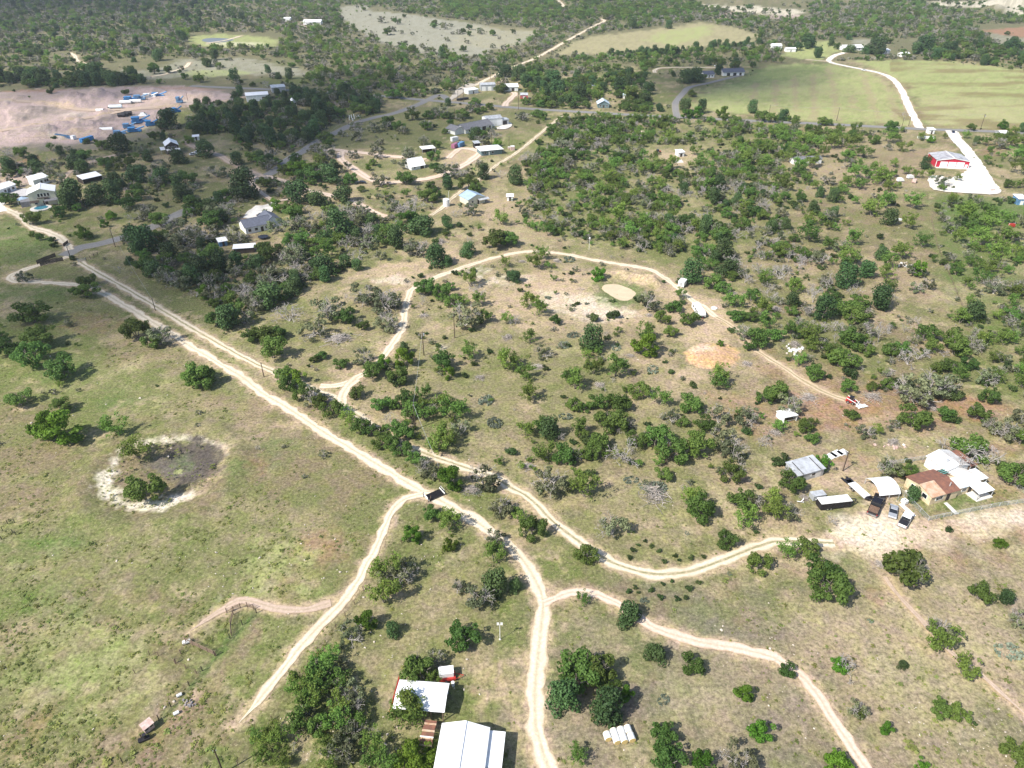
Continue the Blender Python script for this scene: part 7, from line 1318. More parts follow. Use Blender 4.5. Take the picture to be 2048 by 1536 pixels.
# ---- houses up the valley
t = house('pale_house', 'large two-storey pale house with a white gable roof and porches', (64, 414), (117, 407), 10, 6.2, 1.9, 'y', M_CREAM, M_WHITE, [(-.12, 4.3, .9, 1.5), (0, 4.3, .9, 1.5), (.12, 4.3, .9, 1.5), (.24, 4.3, .9, 1.5), (-.3, .9, 1.2, 1.3)], [(.05, 2.0, 2.2, M_DARK)])
W_ = t['w']; canopy(t, 'porch_roof', M_SHINGLE, W_ * .04, W_ * .55, -8.2, -5.05, 2.7, 3.2); canopy(t, 'porch_roof', M_DARK, -W_ * .5, -W_ * .16, -7.4, -5.05, 2.4, 2.9); canopy(t, 'awning', M_DARK, -W_ * .2, W_ * .22, -6.1, -5.06, 3.7, 4.0, False); MB().box((-W_ * .5 - 2.2, -1, 1.3), (4.2, 6, 2.6)).part('garage', M_SHINGLE, t)
house('white_roof_house', 'long low white house at the left edge with white gable roof', (-14, 397), (34, 380), 7, 3, 1.2, 'x', M_WPAINT, M_WHITE, [(-.25, .9, 1.2, 1.1), (.05, .9, 1.2, 1.1), (.38, .9, 1.4, 1.2)], [(.2, 1.6, 2.1, M_SHINGLE)])
house('guest_house', 'narrow white roofed building behind the two-storey pale house', (70, 373), (100, 365), 5, 3.2, 1.0, 'mono', M_WPAINT, M_WHITE, [(.25, 1, 1, 1.2), (.4, 1, 1, 1.2)])
c, W_, an = base2((168, 369), (207, 360), 7); t = thing('open_shed', 'white roofed open shed with a dark front on the green clearing', 'shed', c, an); canopy(t, 'roof', M_WHITE, -W_ / 2, W_ / 2, -3.5, 3.5, 2.6, 3.4); MB().box((0, 3.3, 1.6), (W_ - .2, .1, 3.2)).part('wall', M_DARK, t)
for s in (-1, 1): MB().box((s * (W_ / 2 - .1), 0, 1.3), (.1, 6.8, 2.6)).part('wall', M_DARK, t)
MB().box((0, .5, 1.2), (W_ * .8, 3, 2.2)).part('dark_fill', M_DARK, t)  # plain dark block filling the shed behind its open front
t = thing('gazebo', 'blue grey octagonal gazebo beside the two-storey pale house', 'gazebo', G(48, 407)); MB().bar((0, 0, 2.3), (0, 0, 3.4), 3.0, 8, .3).part('roof', M_BLUEROOF, t)
for i in range(8): a = i * math.pi / 4 + .39; MB().box((2.5 * math.cos(a), 2.5 * math.sin(a), 1.15), (.14, .14, 2.3)).part('post', M_WPAINT, t)
t = thing('swimming_pool', 'small blue swimming pool on a pale patio below the pale house', 'pool', G(82, 417)); MB().bar((0, 0, 0), (0, 0, .36), 4.6, 28).part('patio', M_CONC, t); MB().bar((0, .3, .36), (0, .3, .40), 3.0, 26).part('water', M_POOL, t)
t = thing('pergola', 'small white flat roofed pergola right of the pale house', 'pergola', G(135, 386), .2); canopy(t, 'roof', M_WPAINT, -1.8, 1.8, -1.4, 1.4, 2.4, 2.4)
for s in (-1, 1): MB().box((s * 1.6, 1.2, 1.15), (.12, .12, 2.3)).part('post', M_WPAINT, t)
t = house('timber_house', 'white roofed house with a dark timber gable and porch', (335, 309), (360, 306), 10, 5, 2.0, 'y', M_DARK, M_WHITE, [(-.25, 3.2, .9, 1.1), (0, 3.2, .9, 1.1), (.25, 3.2, .9, 1.1)], [(.1, 1.2, 2.1, M_GLASS)]); canopy(t, 'porch_roof', M_WHITE, -t['w'] / 2, t['w'] / 2 + .5, -7.4, -5.05, 2.6, 3.1); canopy(t, 'lean_to_roof', M_WHITE, -t['w'] / 2 - 3, -t['w'] / 2 - .3, -4, 4, 2.6, 2.6)
house('garden_shed', 'tiny white shed on grass behind the timber house', (387, 281), (399, 280), 3, 2.2, .4, 'mono', M_WPAINT, M_WHITE, [], None, None, 'shed')
t = house('grey_roof_house', 'white house with a dark slate L-shaped roof by a white drive', (493, 469), (545, 458), 9, 3, 2.2, 'x', M_WPAINT, M_SLATE, [(-.35, .9, 1.3, 1.2), (-.1, .9, 1.3, 1.2), (.3, .9, 1.3, 1.2)], [(.12, 1.2, 2.1, M_DARK)])
o = gable_wall(7, 10, 3, 2.0, 'y').part('wing_wall', M_WPAINT, t); o.location = (t['w'] / 2 + 1.5, 2.5, 0); o = gable_roof(7, 10, 3, 2.0, 'y').part('wing_roof', M_SLATE, t); o.location = (t['w'] / 2 + 1.5, 2.5, 0)
t = thing('trampoline', 'round black trampoline in front of the slate roofed house', 'trampoline', G(527, 477)); MB().bar((0, 0, .85), (0, 0, .92), 2.2, 24).part('mat', M_BLACKM, t); MB().bar((0, 0, .93), (0, 0, .97), 2.25, 24).part('rim', M_BLACK, t)
for i in range(6): a = i * 1.047; MB().bar((2.1 * math.cos(a), 2.1 * math.sin(a), 0), (2.1 * math.cos(a), 2.1 * math.sin(a), 1.9), .04).part('pole', M_BLACKM, t)
house('white_lean_to', 'long flat white roofed shelter in the oaks below the slate house', (469, 508), (510, 505), 3.5, 2.3, .3, 'mono', M_DARK, M_WHITE, [], [], None, 'shelter'); house('tiny_white_shed', 'little white and blue shed among grey oaks', (440, 494), (456, 491), 3.5, 2.2, .4, 'mono', M_BLUE2, M_WHITE, [], None, None, 'shed')
t = house('slate_blue_cabin', 'cabin with a slate blue metal roof and front porch', (937, 412), (970, 405), 8.5, 3, 1.9, 'y', M_CREAM, M_BLUEROOF, [(-.25, 1, 1, 1.1)], [(.1, 1, 2.1, M_DARK)]); canopy(t, 'porch_roof', M_GALV, t['w'] * .05, t['w'] / 2 + 1.6, -6.2, -4.3, 2.3, 2.7)
t = thing('storage_tank', 'white upright water tank left of the slate blue cabin', 'tank', G(893, 412)); MB().bar((0, 0, 0), (0, 0, 3.4), 1.6, 20).part('tank', M_WPAINT, t); MB().bar((0, 0, 3.4), (0, 0, 3.9), 1.6, 20, .3).part('lid', M_WPAINT, t); MB().bar((1.2, 1.2, 0), (1.2, 1.2, 7), .07).part('mast', M_WPAINT, t)
house('small_white_shed', 'small white shed right of the slate blue cabin', (1014, 402), (1026, 402), 2.6, 2.2, .4, 'mono', M_WPAINT, M_WHITE, [], None, None, 'shed')
house('steep_white_house', 'small steep white roofed house among oaks on the dirt loop', (823, 341), (850, 336), 8, 2.0, 3.4, 'x', M_WPAINT, M_WHITE, [(-.25, .8, .9, .9)], [(.3, 2.2, 1.9, M_DARK)])
c, W_, an = base2((845, 309), (872, 306), 6); t = thing('open_carport', 'white flat carport on posts beside the steep white house', 'carport', c, an); canopy(t, 'roof', M_WHITE, -W_ / 2, W_ / 2, -3, 3, 3.0, 3.3)
for x in (-W_ / 2 + .2, W_ / 2 - .2): MB().box((x, 2.8, 1.6), (.15, .15, 3.2)).part('post', M_GALV, t)
MB().box((0, 1.5, 1.0), (W_ * .7, 2, 2)).part('dark_block', M_DARK, t)  # plain dark block under the carport roof
house('blue_house', 'low blue grey house with a broad white hipped roof', (963, 312), (1004, 308), 9, 3, 1.6, 'hip', M_SAGE, M_WHITE, [(-.3, 1, 1.3, 1.1), (.05, 1, 1.3, 1.1)], [(-.12, 1, 2.1, M_WPAINT)], None, 'house', .9)
t = house('grey_house', 'sprawling low house with grey shingle roofs and dark porch', (931, 268), (984, 257), 11, 3, 2.2, 'x', M_WPAINT, M_SHINGLE, [(-.35, 1, 1.3, 1.1)], [(.2, 3.0, 2.4, M_DARK), (.42, 1.5, 2.1, M_DARK)], None, 'house', .9); o = gable_roof(8, 9, 3, 1.8, 'y', .7).part('wing_roof', M_SHINGLE, t); o.location = (-t['w'] / 2 - 3, 1, 0); o = gable_wall(8, 9, 3, 1.8, 'y').part('wing_wall', M_WPAINT, t); o.location = (-t['w'] / 2 - 3, 1, 0)
t = house('white_barn', 'tall white walled barn with a grey roof beside the grey house', (973, 254), (1005, 251), 9, 5, 1.2, 'x', M_WPAINT, M_GALV, [], [(.3, 3, 3.4, M_WHITE)], None, 'barn', .2); MB().box((t['w'] / 2 + 2.4, -1.5, 1.8), (4.6, 6, 3.6)).part('annex_wall', M_GREYM, t); MB().box((t['w'] / 2 + 2.4, -1.5, 3.72), (5, 6.4, .14)).part('annex_roof', M_GALV, t); MB().box((t['w'] / 2 + 1.8, -4.53, 1.5), (3, .1, 2.8)).part('annex_door', M_BLACKM, t)
def container(label, c, an, m, L=6.1, group=None, name='shipping_container'):
    t = thing(name, label, 'container', c, an, group); MB().box((0, 0, 1.3), (L, 2.44, 2.5)).part('body', m, t)
    for s in (-1, 1):
        ribs = MB()
        for k in range(int(L / .6)): ribs.box((-L / 2 + .3 + k * .6, s * 1.235, 1.3), (.25, .05, 2.3))
        ribs.part('side_ribs', m, t)['kind'] = 'stuff'
        MB().box((-L / 2 - .03, s * .6, 1.3), (.06, 1.15, 2.3)).part('door', m, t)
    return t
M_PURPLE = mat('faded_purple_steel', (.33, .13, .21), .6, .1, .12, .8)
container('blue shipping container behind the gravel turnaround', G(921, 293), math.radians(62), M_BLUE2); container('faded purple container left of the blue container', G(911, 295), math.radians(62), M_PURPLE); t = container('small white container behind the purple one', G(909, 282), math.radians(35), M_WPAINT, 4.5)
house('feed_shed', 'small dark shed with a pale roof behind the gravel turnaround', (950, 297), (960, 296), 4, 3, .4, 'mono', M_BLACKM, M_GALV, [], None, None, 'shed')
for px_, py_, lab in ((1018, 298, 'tan block beside the white trail, smaller of two'), (1025, 300, 'tan block beside the white trail, larger of two')):
    t = thing('tan_crate', lab, 'crate', G(px_, py_), .2, 'tan crates'); s_ = 1.2 if px_ < 1020 else 2.3; MB().box((0, 0, s_ / 2), (s_, s_, s_)).part('body', M_PINKP, t); MB().box((0, 0, s_ + .05), (s_ * 1.08, s_ * 1.08, .1)).part('lid', M_WPAINT, t)
house('highway_barn', 'grey metal highway barn with white bay doors', (962, 182), (991, 181), 9, 4.6, 1.0, 'x', M_GREYM, M_GALV, [], [(-.3, 3, 3.2, M_WPAINT), (.1, 3, 3.2, M_WPAINT)], None, 'barn', .3); house('highway_barn', 'white roofed low highway barn right of the grey one', (1007, 183), (1036, 182), 9, 3.4, 1.6, 'x', M_WPAINT, M_WHITE, [(-.3, 1, 1.2, 1.1)], [(.15, 2.4, 2.4, M_DARK)], None, 'barn', .5)
house('red_shed', 'small dark red barn with a pale roof beside the highway', (1041, 198), (1055, 198), 4.5, 3, 1.2, 'x', M_RED, M_GALV, [(-.25, 1, .7, .9), (.25, 1, .7, .9)], [(0, 1.1, 2, M_WPAINT)], None, 'shed'); house('white_workshop', 'flat white workshop roof beside the pale gravel crossing', (937, 189), (957, 186), 6, 3, .4, 'mono', M_WPAINT, M_WHITE, [], None, None, 'shed')
for i, (px_, py_) in enumerate(((919, 201), (925, 200), (932, 199))): t = container(['dark flat trailer stored by the gravel crossing, leftmost of three', 'dark flat trailer stored by the gravel crossing, middle of three', 'dark flat trailer stored by the gravel crossing, rightmost of three'][i], G(px_, py_), .35, M_BLACKM, 4.0, 'stored trailers', 'stored_trailer'); t.scale = (1, .8, .6)
# white posts in rows (pale hives)
ph = [(699, 240), (704, 239), (709, 238), (699, 236), (706, 242), (713, 235), (717, 236), (720, 238), (708, 234), (703, 235)]
od = ['leftmost', 'second', 'third', 'fourth', 'fifth', 'sixth', 'seventh', 'eighth', 'ninth', 'rightmost']
for i, (px_, py_) in enumerate(sorted(ph)): t = thing('marker_post', f'slim white post in the grass west of the asphalt road, {od[i]} of ten', 'post', G(px_, py_), 0, 'white marker posts'); MB().box((0, 0, .9), (.5, .4, 1.8)).part('post', M_WPAINT, t); MB().box((0, 0, 1.85), (.6, .5, .1)).part('cap', M_WPAINT, t)
# red barn
c, W_, an = base2((1870, 334), (1936, 337), 15); t = thing('red_barn', 'bright red metal barn with three white roll-up doors and a silver roof', 'barn', c, an)
gable_wall(W_, 15, 3.9, 1.4, 'y').part('wall', M_RED, t); M_SIL = mat('silver_roof', (.66, .64, .64), .35, .25, .12, .35, 0, (2.0, 'Y'), var2=(.22, .19, .20)); rf = gable_roof(W_, 15, 3.9, 1.4, 'y', .3).part('roof', M_SIL, t); MB().box((0, 0, 5.45), (.5, 15.6, .08)).part('ridge_cap', M_WPAINT, rf)  # light and dark of the metal's glare put into the roof colour
for a, b in ((.125, .345), (.37, .60), (.62, .85)): d_ = MB().box((W_ * ((a + b) / 2 - .5), -7.5, 1.6), (W_ * (b - a), .12, 3.1)).part('door', M_WHITE, t); MB().box((W_ * ((a + b) / 2 - .5), -7.58, .9), (W_ * (b - a) * .7, .05, .12)).part('handle', M_GREYM, d_)
MB().box((W_ * .42, -7.5, 1.05), (1.4, .12, 2.1)).part('door', M_WPAINT, t)
for s in (-1, 1):
    MB().box((s * W_ / 2, -7.5, 1.95), (.3, .3, 3.9)).part('corner_trim', M_WPAINT, t); MB().slab([(s * (W_ / 2 + .3), -7.95, 3.95), (s * (W_ / 2 + .3), -7.82, 3.95), (0, -7.82, 5.35), (0, -7.95, 5.35)], .3).part('gable_trim', M_WPAINT, t)
MB().box((-W_ / 2, 7.45, 1.95), (.3, .3, 3.9)).part('corner_trim', M_WPAINT, t); MB().box((0, -8.6, .1), (W_, 2.0, .2)).part('apron', M_CONC, t)
house('mobile_home', 'grey roofed white mobile home among mesquites', (1586, 329), (1642, 327), 5.5, 2.8, .8, 'x', M_WPAINT, M_SHINGLE, [(-.35, 1, 1.2, 1), (-.1, 1, 1.2, 1), (.3, 1, 1.2, 1)], [(.12, 1, 2, M_DARK)], None, 'mobile home')
house('white_stock_shed', 'small white shed on the dirt clearing in the mesquites', (1356, 314), (1368, 313), 4, 2.6, .5, 'mono', M_WPAINT, M_WHITE, [], [(0, 1.4, 1.8, M_DARK)], None, 'shed'); o = MB().box((0, 0, .15), (5.2, 6, .3)).part('concrete_slab', M_CONC); o.location = G(1356, 323); tag(o, 'pale concrete slab below the small white shed', 'slab')
t = thing('tractor', 'small red tractor on the orange dirt clearing', 'tractor', G(1316, 306), .3); MB().prism([(-1, .6), (1.6, .6), (1.6, 1.3), (.3, 1.4), (-1, 1.1)], -.45, .45).part('hood', M_REDP, t); MB().prism([(-1.1, 1.1), (-1, 2.2), (.2, 2.2), (.4, 1.3)], -.6, .6).part('cab', M_GLASS, t)
for x, r_ in ((-.7, .75), (1.2, .45)):
    for s in (-1, 1): MB().bar((x, s * .65, r_), (x, s * 1.0, r_), r_, 14).part('wheel', M_RUBBER, t)
house('hay_field_house', 'dark roofed white house with three garage doors above the hay field', (1446, 152), (1488, 151), 11, 3.2, 2.2, 'x', M_WPAINT, M_SLATE, [], [(-.25, 3, 2.4, M_GLASS), (.05, 3, 2.4, M_GLASS), (.32, 2, 2.4, M_DARK)], None, 'house', .7); house('hay_field_cottage', 'smaller dark roofed cottage half behind oaks left of garage house', (1408, 156), (1428, 155), 8, 3, 2.0, 'x', M_WPAINT, M_SLATE, None, None, None, 'house', .6)
house('blue_roof_house', 'house with a pale blue roof deep in trees by the highway', (1196, 216), (1218, 216), 9, 3, 2.2, 'y', M_SAGE, M_LIGHTB, None, None, None, 'house', .6); house('small_blue_shed', 'tiny pale blue roofed shed in the trees behind the blue roofed house', (1246, 197), (1256, 197), 5, 2.4, .8, 'x', M_WPAINT, M_LIGHTB, [], None, None, 'shed')
house('far_ranch_house', 'long white roofed ranch house beside a round dark tree', (1689, 102), (1725, 101), 12, 3.2, 2, 'x', M_WPAINT, M_WHITE, None, None, None, 'house', .8); house('far_ranch_barn', 'white roofed barn just right of the round dark tree', (1764, 108), (1779, 107), 9, 3.2, 1.2, 'x', M_WPAINT, M_WHITE, [], None, None, 'barn'); house('far_ranch_shed', 'small white shed farthest right of the far ranch', (1803, 114), (1818, 113), 6, 3, 1, 'x', M_WPAINT, M_WHITE, [], None, None, 'shed'); house('far_farm_house', 'white roofed farm house in trees left of the yellow field', (1544, 98), (1563, 98), 9, 3.2, 1.6, 'x', M_WPAINT, M_WHITE, None, None, None, 'house'); house('far_farm_shed', 'white shed between farm house and yellow field', (1572, 104), (1591, 104), 7, 3, 1.0, 'x', M_WPAINT, M_WHITE, [], None, None, 'shed')
house('hill_house', 'pale white house on a far hillside clearing', (607, 50), (642, 50), 14, 4, 2, 'x', M_WPAINT, M_WHITE, None, None, None, 'house'); house('hill_barn', 'far white barn left of the hillside house', (568, 43), (581, 43), 10, 4, 1, 'x', M_WPAINT, M_WHITE, [], None, None, 'barn')
house('roadside_shed', 'white roofed roadside shed with a rusty half', (2000, 276), (2016, 276), 7, 3, .8, 'x', M_GREYM, M_WHITE, [], None, None, 'shed'); house('rusty_annex', 'rusty roofed annex joined to the white roadside shed', (2016.5, 276), (2031, 276), 7, 2.8, .7, 'x', M_BROWNW, M_RUSTPALE, [], None, None, 'shed')
house('white_hut', 'small white hut beside the road above the red barn', (1857, 268), (1868, 268), 4, 2.8, .4, 'mono', M_WPAINT, M_WHITE, [], [(0, 1, 2, M_DARK)], None, 'hut'); t = container('long low white trailer lying on grass below the white hut', G(1851, 277), -.18, M_WPAINT, 9.5, None, 'white_trailer'); t.scale = (1, .8, .5)
house('edge_shed', 'white and blue shed at the right edge below the red barn', (2034, 410), (2050, 410), 5, 3, .6, 'mono', M_BLUE2, M_WHITE, [], [(0, 1.6, 2, M_WPAINT)], None, 'shed')
house('warehouse', 'long white warehouse half hidden by dark junipers near the quarry', (494, 204), (538, 201), 12, 4.5, 1.2, 'x', M_WPAINT, M_WHITE, [], [(.3, 3, 3, M_DARK)], None, 'warehouse'); house('grey_warehouse', 'flat grey roofed warehouse beside the highway', (545, 186), (572, 184), 10, 4, .4, 'mono', M_GREYM, M_GALV, [], None, None, 'warehouse'); house('hidden_cottage', 'little white cottage buried in the dark juniper wood', (583, 212), (594, 211), 6, 3, 1.5, 'y', M_WPAINT, M_WHITE, None, None, None, 'house')
t = thing('swing_frame', 'small red frame standing on the green strip, far right', 'frame', G(2022, 454)); MB().box((0, 0, .9), (2.4, 1.4, 1.3)).part('seat', M_REDP, t)
for s in (-1, 1): MB().bar((s * 1.5, 0, 0), (s * 1.2, 0, 2.0), .07).part('leg', M_WPAINT, t)
t = thing('junk_heap', 'white scrap appliances beside a dark juniper', 'junk', G(1796, 441), .4)
for i in range(5): MB().box((random.gauss(0, 1), random.gauss(0, .6), .4), (1.1, .7, .8), random.uniform(0, 3)).part('appliance', M_WPAINT if i % 3 else M_BLACKM, t)
for (px_, py_), m_, lab in (((1800, 363), M_WPAINT, 'white junk vehicle among mesquites, left of the red one'), ((1828, 365), M_PINKP, 'faded red tank among mesquites near the red barn'), ((1820, 357), M_WPAINT, 'white junk box behind the faded red tank')):
    t = thing('junk_vehicle', lab, 'junk', G(px_, py_), random.uniform(0, 1)); MB().prism([(-1.8, .4), (1.8, .4), (1.7, 1.0), (.8, 1.9), (-1.7, 1.9)], -.95, .95).part('body', m_, t); MB().box((0, 0, .2), (3.0, 1.6, .4)).part('chassis', M_BLACKM, t); MB().box((1.1, 0, 1.45), (.1, 1.5, .6), 0).part('window', M_GLASS, t)
t = thing('pink_planter', 'pinkish scrap pile at the corner of the white pad', 'scrap', G(1986, 381), .3)
for i in range(5): MB().box((random.gauss(0, .9), random.gauss(0, .5), .3), (.9, .6, .6), random.uniform(0, 3)).part('block', M_PINKP, t)

# ---- quarry plant
t = container('long bright blue container at the quarry edge', (Vector(G(163, 286)) + Vector(G(186, 279))) / 2, frame2((163, 286), (186, 279))[3], M_BLUE, 9)
t = thing('conveyor', 'long blue lattice conveyor lying at the quarry edge', 'conveyor', G(131, 276), frame2((108, 272), (152, 279))[3]); tr_ = MB()
for s in (-1, 1):
    for z in (.5, 1.7): MB().bar((-9, s * .8, z), (9, s * .8, z), .13).part('rail', M_BLUE, t)
    for k in range(12): MB().bar((-9 + k * 1.5, s * .8, .5), (-9 + (k + 1) * 1.5, s * .8, 1.7), .08).part('brace', M_BLUE2, t)
MB().box((0, 0, 1.75), (18, 1.2, .1)).part('belt', M_BLACKM, t); MB().box((8, 0, 1.3), (2.5, 2.4, 2.2)).part('drive_box', M_WPAINT, t)
def plant(label, px_, py_, L, Wd, h, m, an=.3, hopper=True):
    t = thing('crusher_plant', label, 'machine', G(px_, py_), an, 'blue quarry machines'); L, Wd, h = L * .78, Wd * .78, h * .75; MB().box((0, 0, h * .3), (L, Wd * .7, h * .35)).part('chassis', m, t)
    if hopper: MB().box((-L * .2, 0, h * .75), (L * .4, Wd, h * .5), 0, 1.3).part('hopper', m, t); MB().bar((0, 0, h * .5), (L * .75, 0, h * 1.1), .45, 5).part('conveyor_boom', m, t)
    for x in (-L * .35, L * .35): MB().box((x, 0, h * .06), (.6, Wd, h * .12)).part('skid', M_BLACKM, t); MB().box((x, Wd * .36, h * .55), (L * .18, .3, h * .3)).part('engine_box', M_WPAINT if x > 0 else m, t)
for q in (('largest blue crusher in the quarry, topmost of the cluster', 280, 247, 13, 5, 6, M_BLUE, .35), ('blue screen unit left of the largest crusher', 258, 256, 9, 4, 4, M_BLUE2, .3), ('blue machine at the lower edge of the cluster', 270, 264, 11, 4, 4, M_BLUE, .25), ('blue machine with pale panels right of the largest crusher', 303, 252, 9, 4, 5, M_BLUE, .4), ('blue conveyor unit at the left end of the cluster', 240, 268, 10, 3, 3, M_BLUE2, .2), ('lone blue loader right of the cluster', 352, 226, 9, 4, 5, M_BLUE, .9), ('grey blue cabin by the quarry pole', 360, 206, 6, 4, 6, M_BLUE2, .1), ('blue plant row behind the white tanks, left one', 262, 201, 13, 4, 4, M_BLUE, .15), ('blue plant row behind the white tanks, middle one', 280, 200, 11, 4, 5, M_BLUE2, .2), ('blue plant row behind the white tanks, right one', 300, 197, 12, 4, 5, M_WPAINT, .2), ('blue plant row, far right end by the gravel heap', 317, 195, 12, 4, 5, M_BLUE, .2)): plant(*q)
for px_, py_, L, m_, lab in ((252, 208, 8, M_WPAINT, 'white quarry tank, left of two below the blue row'), (272, 206, 8, M_WPAINT, 'white quarry tank, right of two below the blue row'), (232, 217, 9, M_LIGHTB, 'pale teal tank trailer on the quarry road'), (244, 234, 5, M_BLACKM, 'black pipe stack in the quarry, left of three'), (251, 232, 5, M_BLACKM, 'black pipe stack in the quarry, middle of three'), (257, 230, 5, M_BLACKM, 'black pipe stack in the quarry, right of three'), (201, 225, 5, M_WPAINT, 'short white tank lying alone on quarry ground'), (214, 263, 8, M_WPAINT, 'white pipe bundle near the blue cluster')):
    t = thing('quarry_tank', lab, 'tank', G(px_, py_), .2, 'quarry tanks and pipes'); MB().bar((-L / 2, 0, 1.4), (L / 2, 0, 1.4), 1.3, 14).part('barrel', m_, t)
    for x in (-L * .3, L * .3): MB().box((x, 0, .15), (.5, 2, .3)).part('saddle', M_BLACKM, t)
t = thing('tarp_heap', 'white tarp covered heap above the blue crusher', 'heap', G(286, 231)); MB().box((0, 0, 1), (6, 5, 2), .3, .4).part('tarp', M_WPAINT, t); MB().box((0, 0, .1), (6.6, 5.6, .2), .3).part('base', M_CONC, t)
t = thing('boulder_heap', 'scattered pale boulders below the red quarry bank', 'boulders', G(30, 356))
for i in range(46): s_ = random.uniform(.6, 2.2); MB().box((random.uniform(-14, 12), random.uniform(-16, 14), s_ * .3), (s_, s_ * random.uniform(.6, 1), s_ * .7), random.uniform(0, 3), .7).part('boulder', M_ROCK, t)
# pale rubble under the cut wood on the east side of the lot
for px_, py_, lab in ((1590, 702, 'heap of pale rubble blocks beside a small bright tree'), (1810, 532, 'pale rubble heap beside a bright green tree')):
    t = thing('rubble_heap', lab, 'rubble', G(px_, py_))
    for i in range(26): s_ = random.uniform(.4, 1.1); MB().box((random.gauss(0, 1.8), random.gauss(0, 1.6), s_ * .3 + .1), (s_, s_ * .7, s_ * .6), random.uniform(0, 3), .7).part('block', M_WPAINT if i % 3 else M_ROCK, t)

# ---- loose weeds and stones on the near ground: nobody could count them
def ground_scatter():
    n = 50000; Y = np.exp(rng.uniform(math.log(48), math.log(330), n)); U = rng.uniform(-.8, .8, n); X = U * (Y * CT + H * ST)
    px, py = to_px(X, Y); g = fbm(X, Y, 16, 61) * .6 + fbm(X, Y, 4, 62, 3) * .4; left = np.clip((1250 - px) / 700, .25, 1)
    p = sstep(.44, .64, g) * left; acc = rng.random(n) < p * .8
    for nm, hw, mt, P in ROADW:
        sel = np.nonzero(acc)[0]
        if len(sel): acc[sel[segdist(np.vstack([P[::3], P[-1:]]), X[sel], Y[sel]) < hw + .3]] = False
    X, Y = X[acc], Y[acc]
    gn_scatter('weeds', np.stack([X, Y, np.zeros(len(X))], 1), rng.uniform(0, 6.28, len(X)), rng.lognormal(-.75, .4, len(X)), rng.integers(0, 3, len(X)), [p[2] for p in PROTO['W']])
    n = 6000; Y = np.exp(rng.uniform(math.log(48), math.log(420), n)); U = rng.uniform(-.8, .8, n); X = U * (Y * CT + H * ST)
    g = fbm(X, Y, 22, 64) * .5 + fbm(X, Y, 5, 65, 3) * .5; acc = rng.random(n) < sstep(.5, .68, g); X, Y = X[acc], Y[acc]
    rk = []
    for s in range(3):
        r = np.random.default_rng(s); v = r.normal(size=(10, 3)); v /= np.linalg.norm(v, axis=1)[:, None]; v *= (.5, .4, .28)
        import bmesh
        bm = bmesh.new()
        for p in v: bm.verts.new(p)
        bmesh.ops.convex_hull(bm, input=bm.verts); me = bpy.data.meshes.new('stone'); bm.to_mesh(me); bm.free(); me.materials.append(M_ROCK); rk.append(me)
    gn_scatter('loose_stones', np.stack([X, Y, np.full(len(X), .04)], 1), rng.uniform(0, 6.28, len(X)), rng.lognormal(-1.15, .45, len(X)), rng.integers(0, 3, len(X)), rk)
ground_scatter()

# ---- clouds between the sun and the land: they throw the soft shade the photograph shows
def cloud_mat():
    m = bpy.data.materials.new('cloud'); m.use_nodes = True; n = m.node_tree; N = n.nodes.new; L = n.links.new
    out = n.nodes['Material Output']; b = n.nodes['Principled BSDF']; b.inputs['Base Color'].default_value = (.85, .86, .88, 1); b.inputs['Roughness'].default_value = 1
    tl = N('ShaderNodeBsdfTranslucent'); tl.inputs[0].default_value = (.85, .86, .88, 1); m1 = N('ShaderNodeMixShader'); m1.inputs[0].default_value = .5; L(b.outputs[0], m1.inputs[1]); L(tl.outputs[0], m1.inputs[2])
    tr = N('ShaderNodeBsdfTransparent'); ms = N('ShaderNodeMixShader'); L(tr.outputs[0], ms.inputs[1]); L(m1.outputs[0], ms.inputs[2])
    lw = N('ShaderNodeLayerWeight'); lw.inputs[0].default_value = .5; tc = N('ShaderNodeTexCoord'); nz = N('ShaderNodeTexNoise'); nz.inputs['Scale'].default_value = .02; nz.inputs['Detail'].default_value = 5; L(tc.outputs['Object'], nz.inputs['Vector'])
    iv = N('ShaderNodeMath'); iv.operation = 'SUBTRACT'; iv.inputs[0].default_value = 1; L(lw.outputs['Facing'], iv.inputs[1])
    mu = N('ShaderNodeMath'); mu.operation = 'MULTIPLY'; L(iv.outputs[0], mu.inputs[0]); r = N('ShaderNodeMapRange'); r.inputs[1].default_value = .3; r.inputs[2].default_value = .65; r.inputs[3].default_value = .07; r.inputs[4].default_value = .22; L(nz.outputs['Fac'], r.inputs[0]); L(r.outputs[0], mu.inputs[1])
    L(mu.outputs[0], ms.inputs[0]); L(ms.outputs[0], out.inputs['Surface'])
    return m
CLM = cloud_mat(); ALT = 900.0
import bmesh
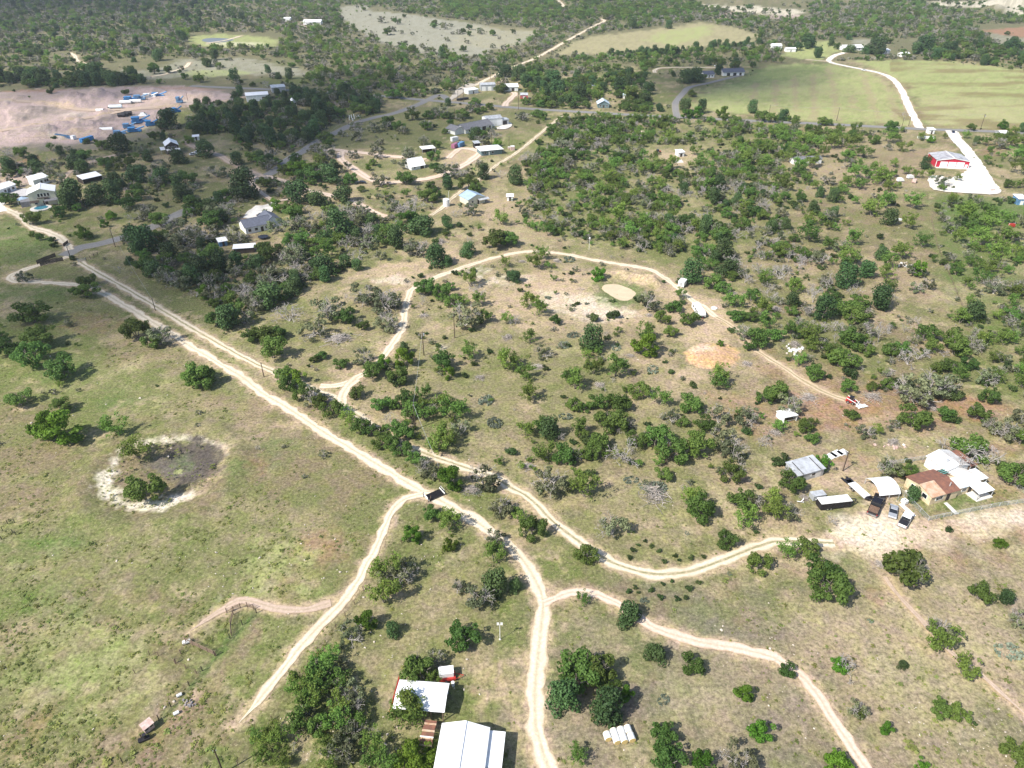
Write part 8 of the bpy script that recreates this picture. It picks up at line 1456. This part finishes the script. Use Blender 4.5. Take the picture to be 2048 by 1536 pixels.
def cloud(label, poly, n):
    """puffs over the ground polygon poly, moved up the sunbeams to cloud height"""
    P = Ga(poly); lo, hi = P.min(0), P.max(0); c = P.mean(0); off = TO_SUN * (ALT / TO_SUN.z); bm = bmesh.new(); k = 0; tries = 0
    span = math.sqrt(abs(np.sum(P[:, 0] * np.roll(P[:, 1], 1) - P[:, 1] * np.roll(P[:, 0], 1)) / 2) / n)
    while k < n and tries < 4000:
        tries += 1; p = lo + (hi - lo) * rng.random(2)
        if not inpoly(P, np.array([p[0]]), np.array([p[1]]))[0]: continue
        r = span * rng.uniform(.8, 1.5); g = bmesh.ops.create_icosphere(bm, subdivisions=2, radius=r)
        dz = rng.uniform(-20, 40); q = TO_SUN * (dz / TO_SUN.z)
        for v in g['verts']: v.co = Vector((v.co.x * 1.1 + p[0] - c[0] + q.x, v.co.y * 1.1 + p[1] - c[1] + q.y, v.co.z * .55 + dz + 30))
        k += 1
    me = bpy.data.meshes.new('cloud'); bm.to_mesh(me); bm.free(); me.materials.append(CLM); me.polygons.foreach_set('use_smooth', np.ones(len(me.polygons), bool))
    o = bpy.data.objects.new('cloud', me); C.objects.link(o); o.location = (c[0] + off.x, c[1] + off.y, ALT); tag(o, label, 'cloud', 'clouds over the valley')
cloud('broad puffy cloud shading the houses and juniper woods near the quarry', [(-60, 180), (250, 168), (520, 165), (700, 150), (830, 190), (800, 235), (700, 310), (520, 345), (440, 390), (230, 430), (100, 420), (-60, 430)], 28)
cloud('long cloud shading the far upper left forest', [(-300, -30), (300, -30), (240, 36), (100, 50), (-300, 60)], 9)
cloud('small cloud shading the top of the striped hay field', [(1200, 150), (1400, 130), (1680, 120), (1700, 145), (1560, 185), (1400, 195), (1220, 190)], 10)
cloud('small cloud shading the left pasture edge', [(-300, 430), (110, 430), (190, 520), (230, 620), (60, 650), (-300, 660)], 8)

# ---- thin haze over the whole valley
hz = MB().box((0, 4000, 58.5), (66000, 26000, 123)).part('haze', None); hz['kind'] = 'stuff'
m = bpy.data.materials.new('haze'); m.use_nodes = True; n = m.node_tree; n.nodes.remove(n.nodes['Principled BSDF']); v = n.nodes.new('ShaderNodeVolumePrincipled')
v.inputs['Color'].default_value = (.82, .88, .96, 1); v.inputs['Density'].default_value = .00011; v.inputs['Anisotropy'].default_value = .3
n.links.new(v.outputs[0], n.nodes['Material Output'].inputs['Volume']); hz.data.materials.clear(); hz.data.materials.append(m)
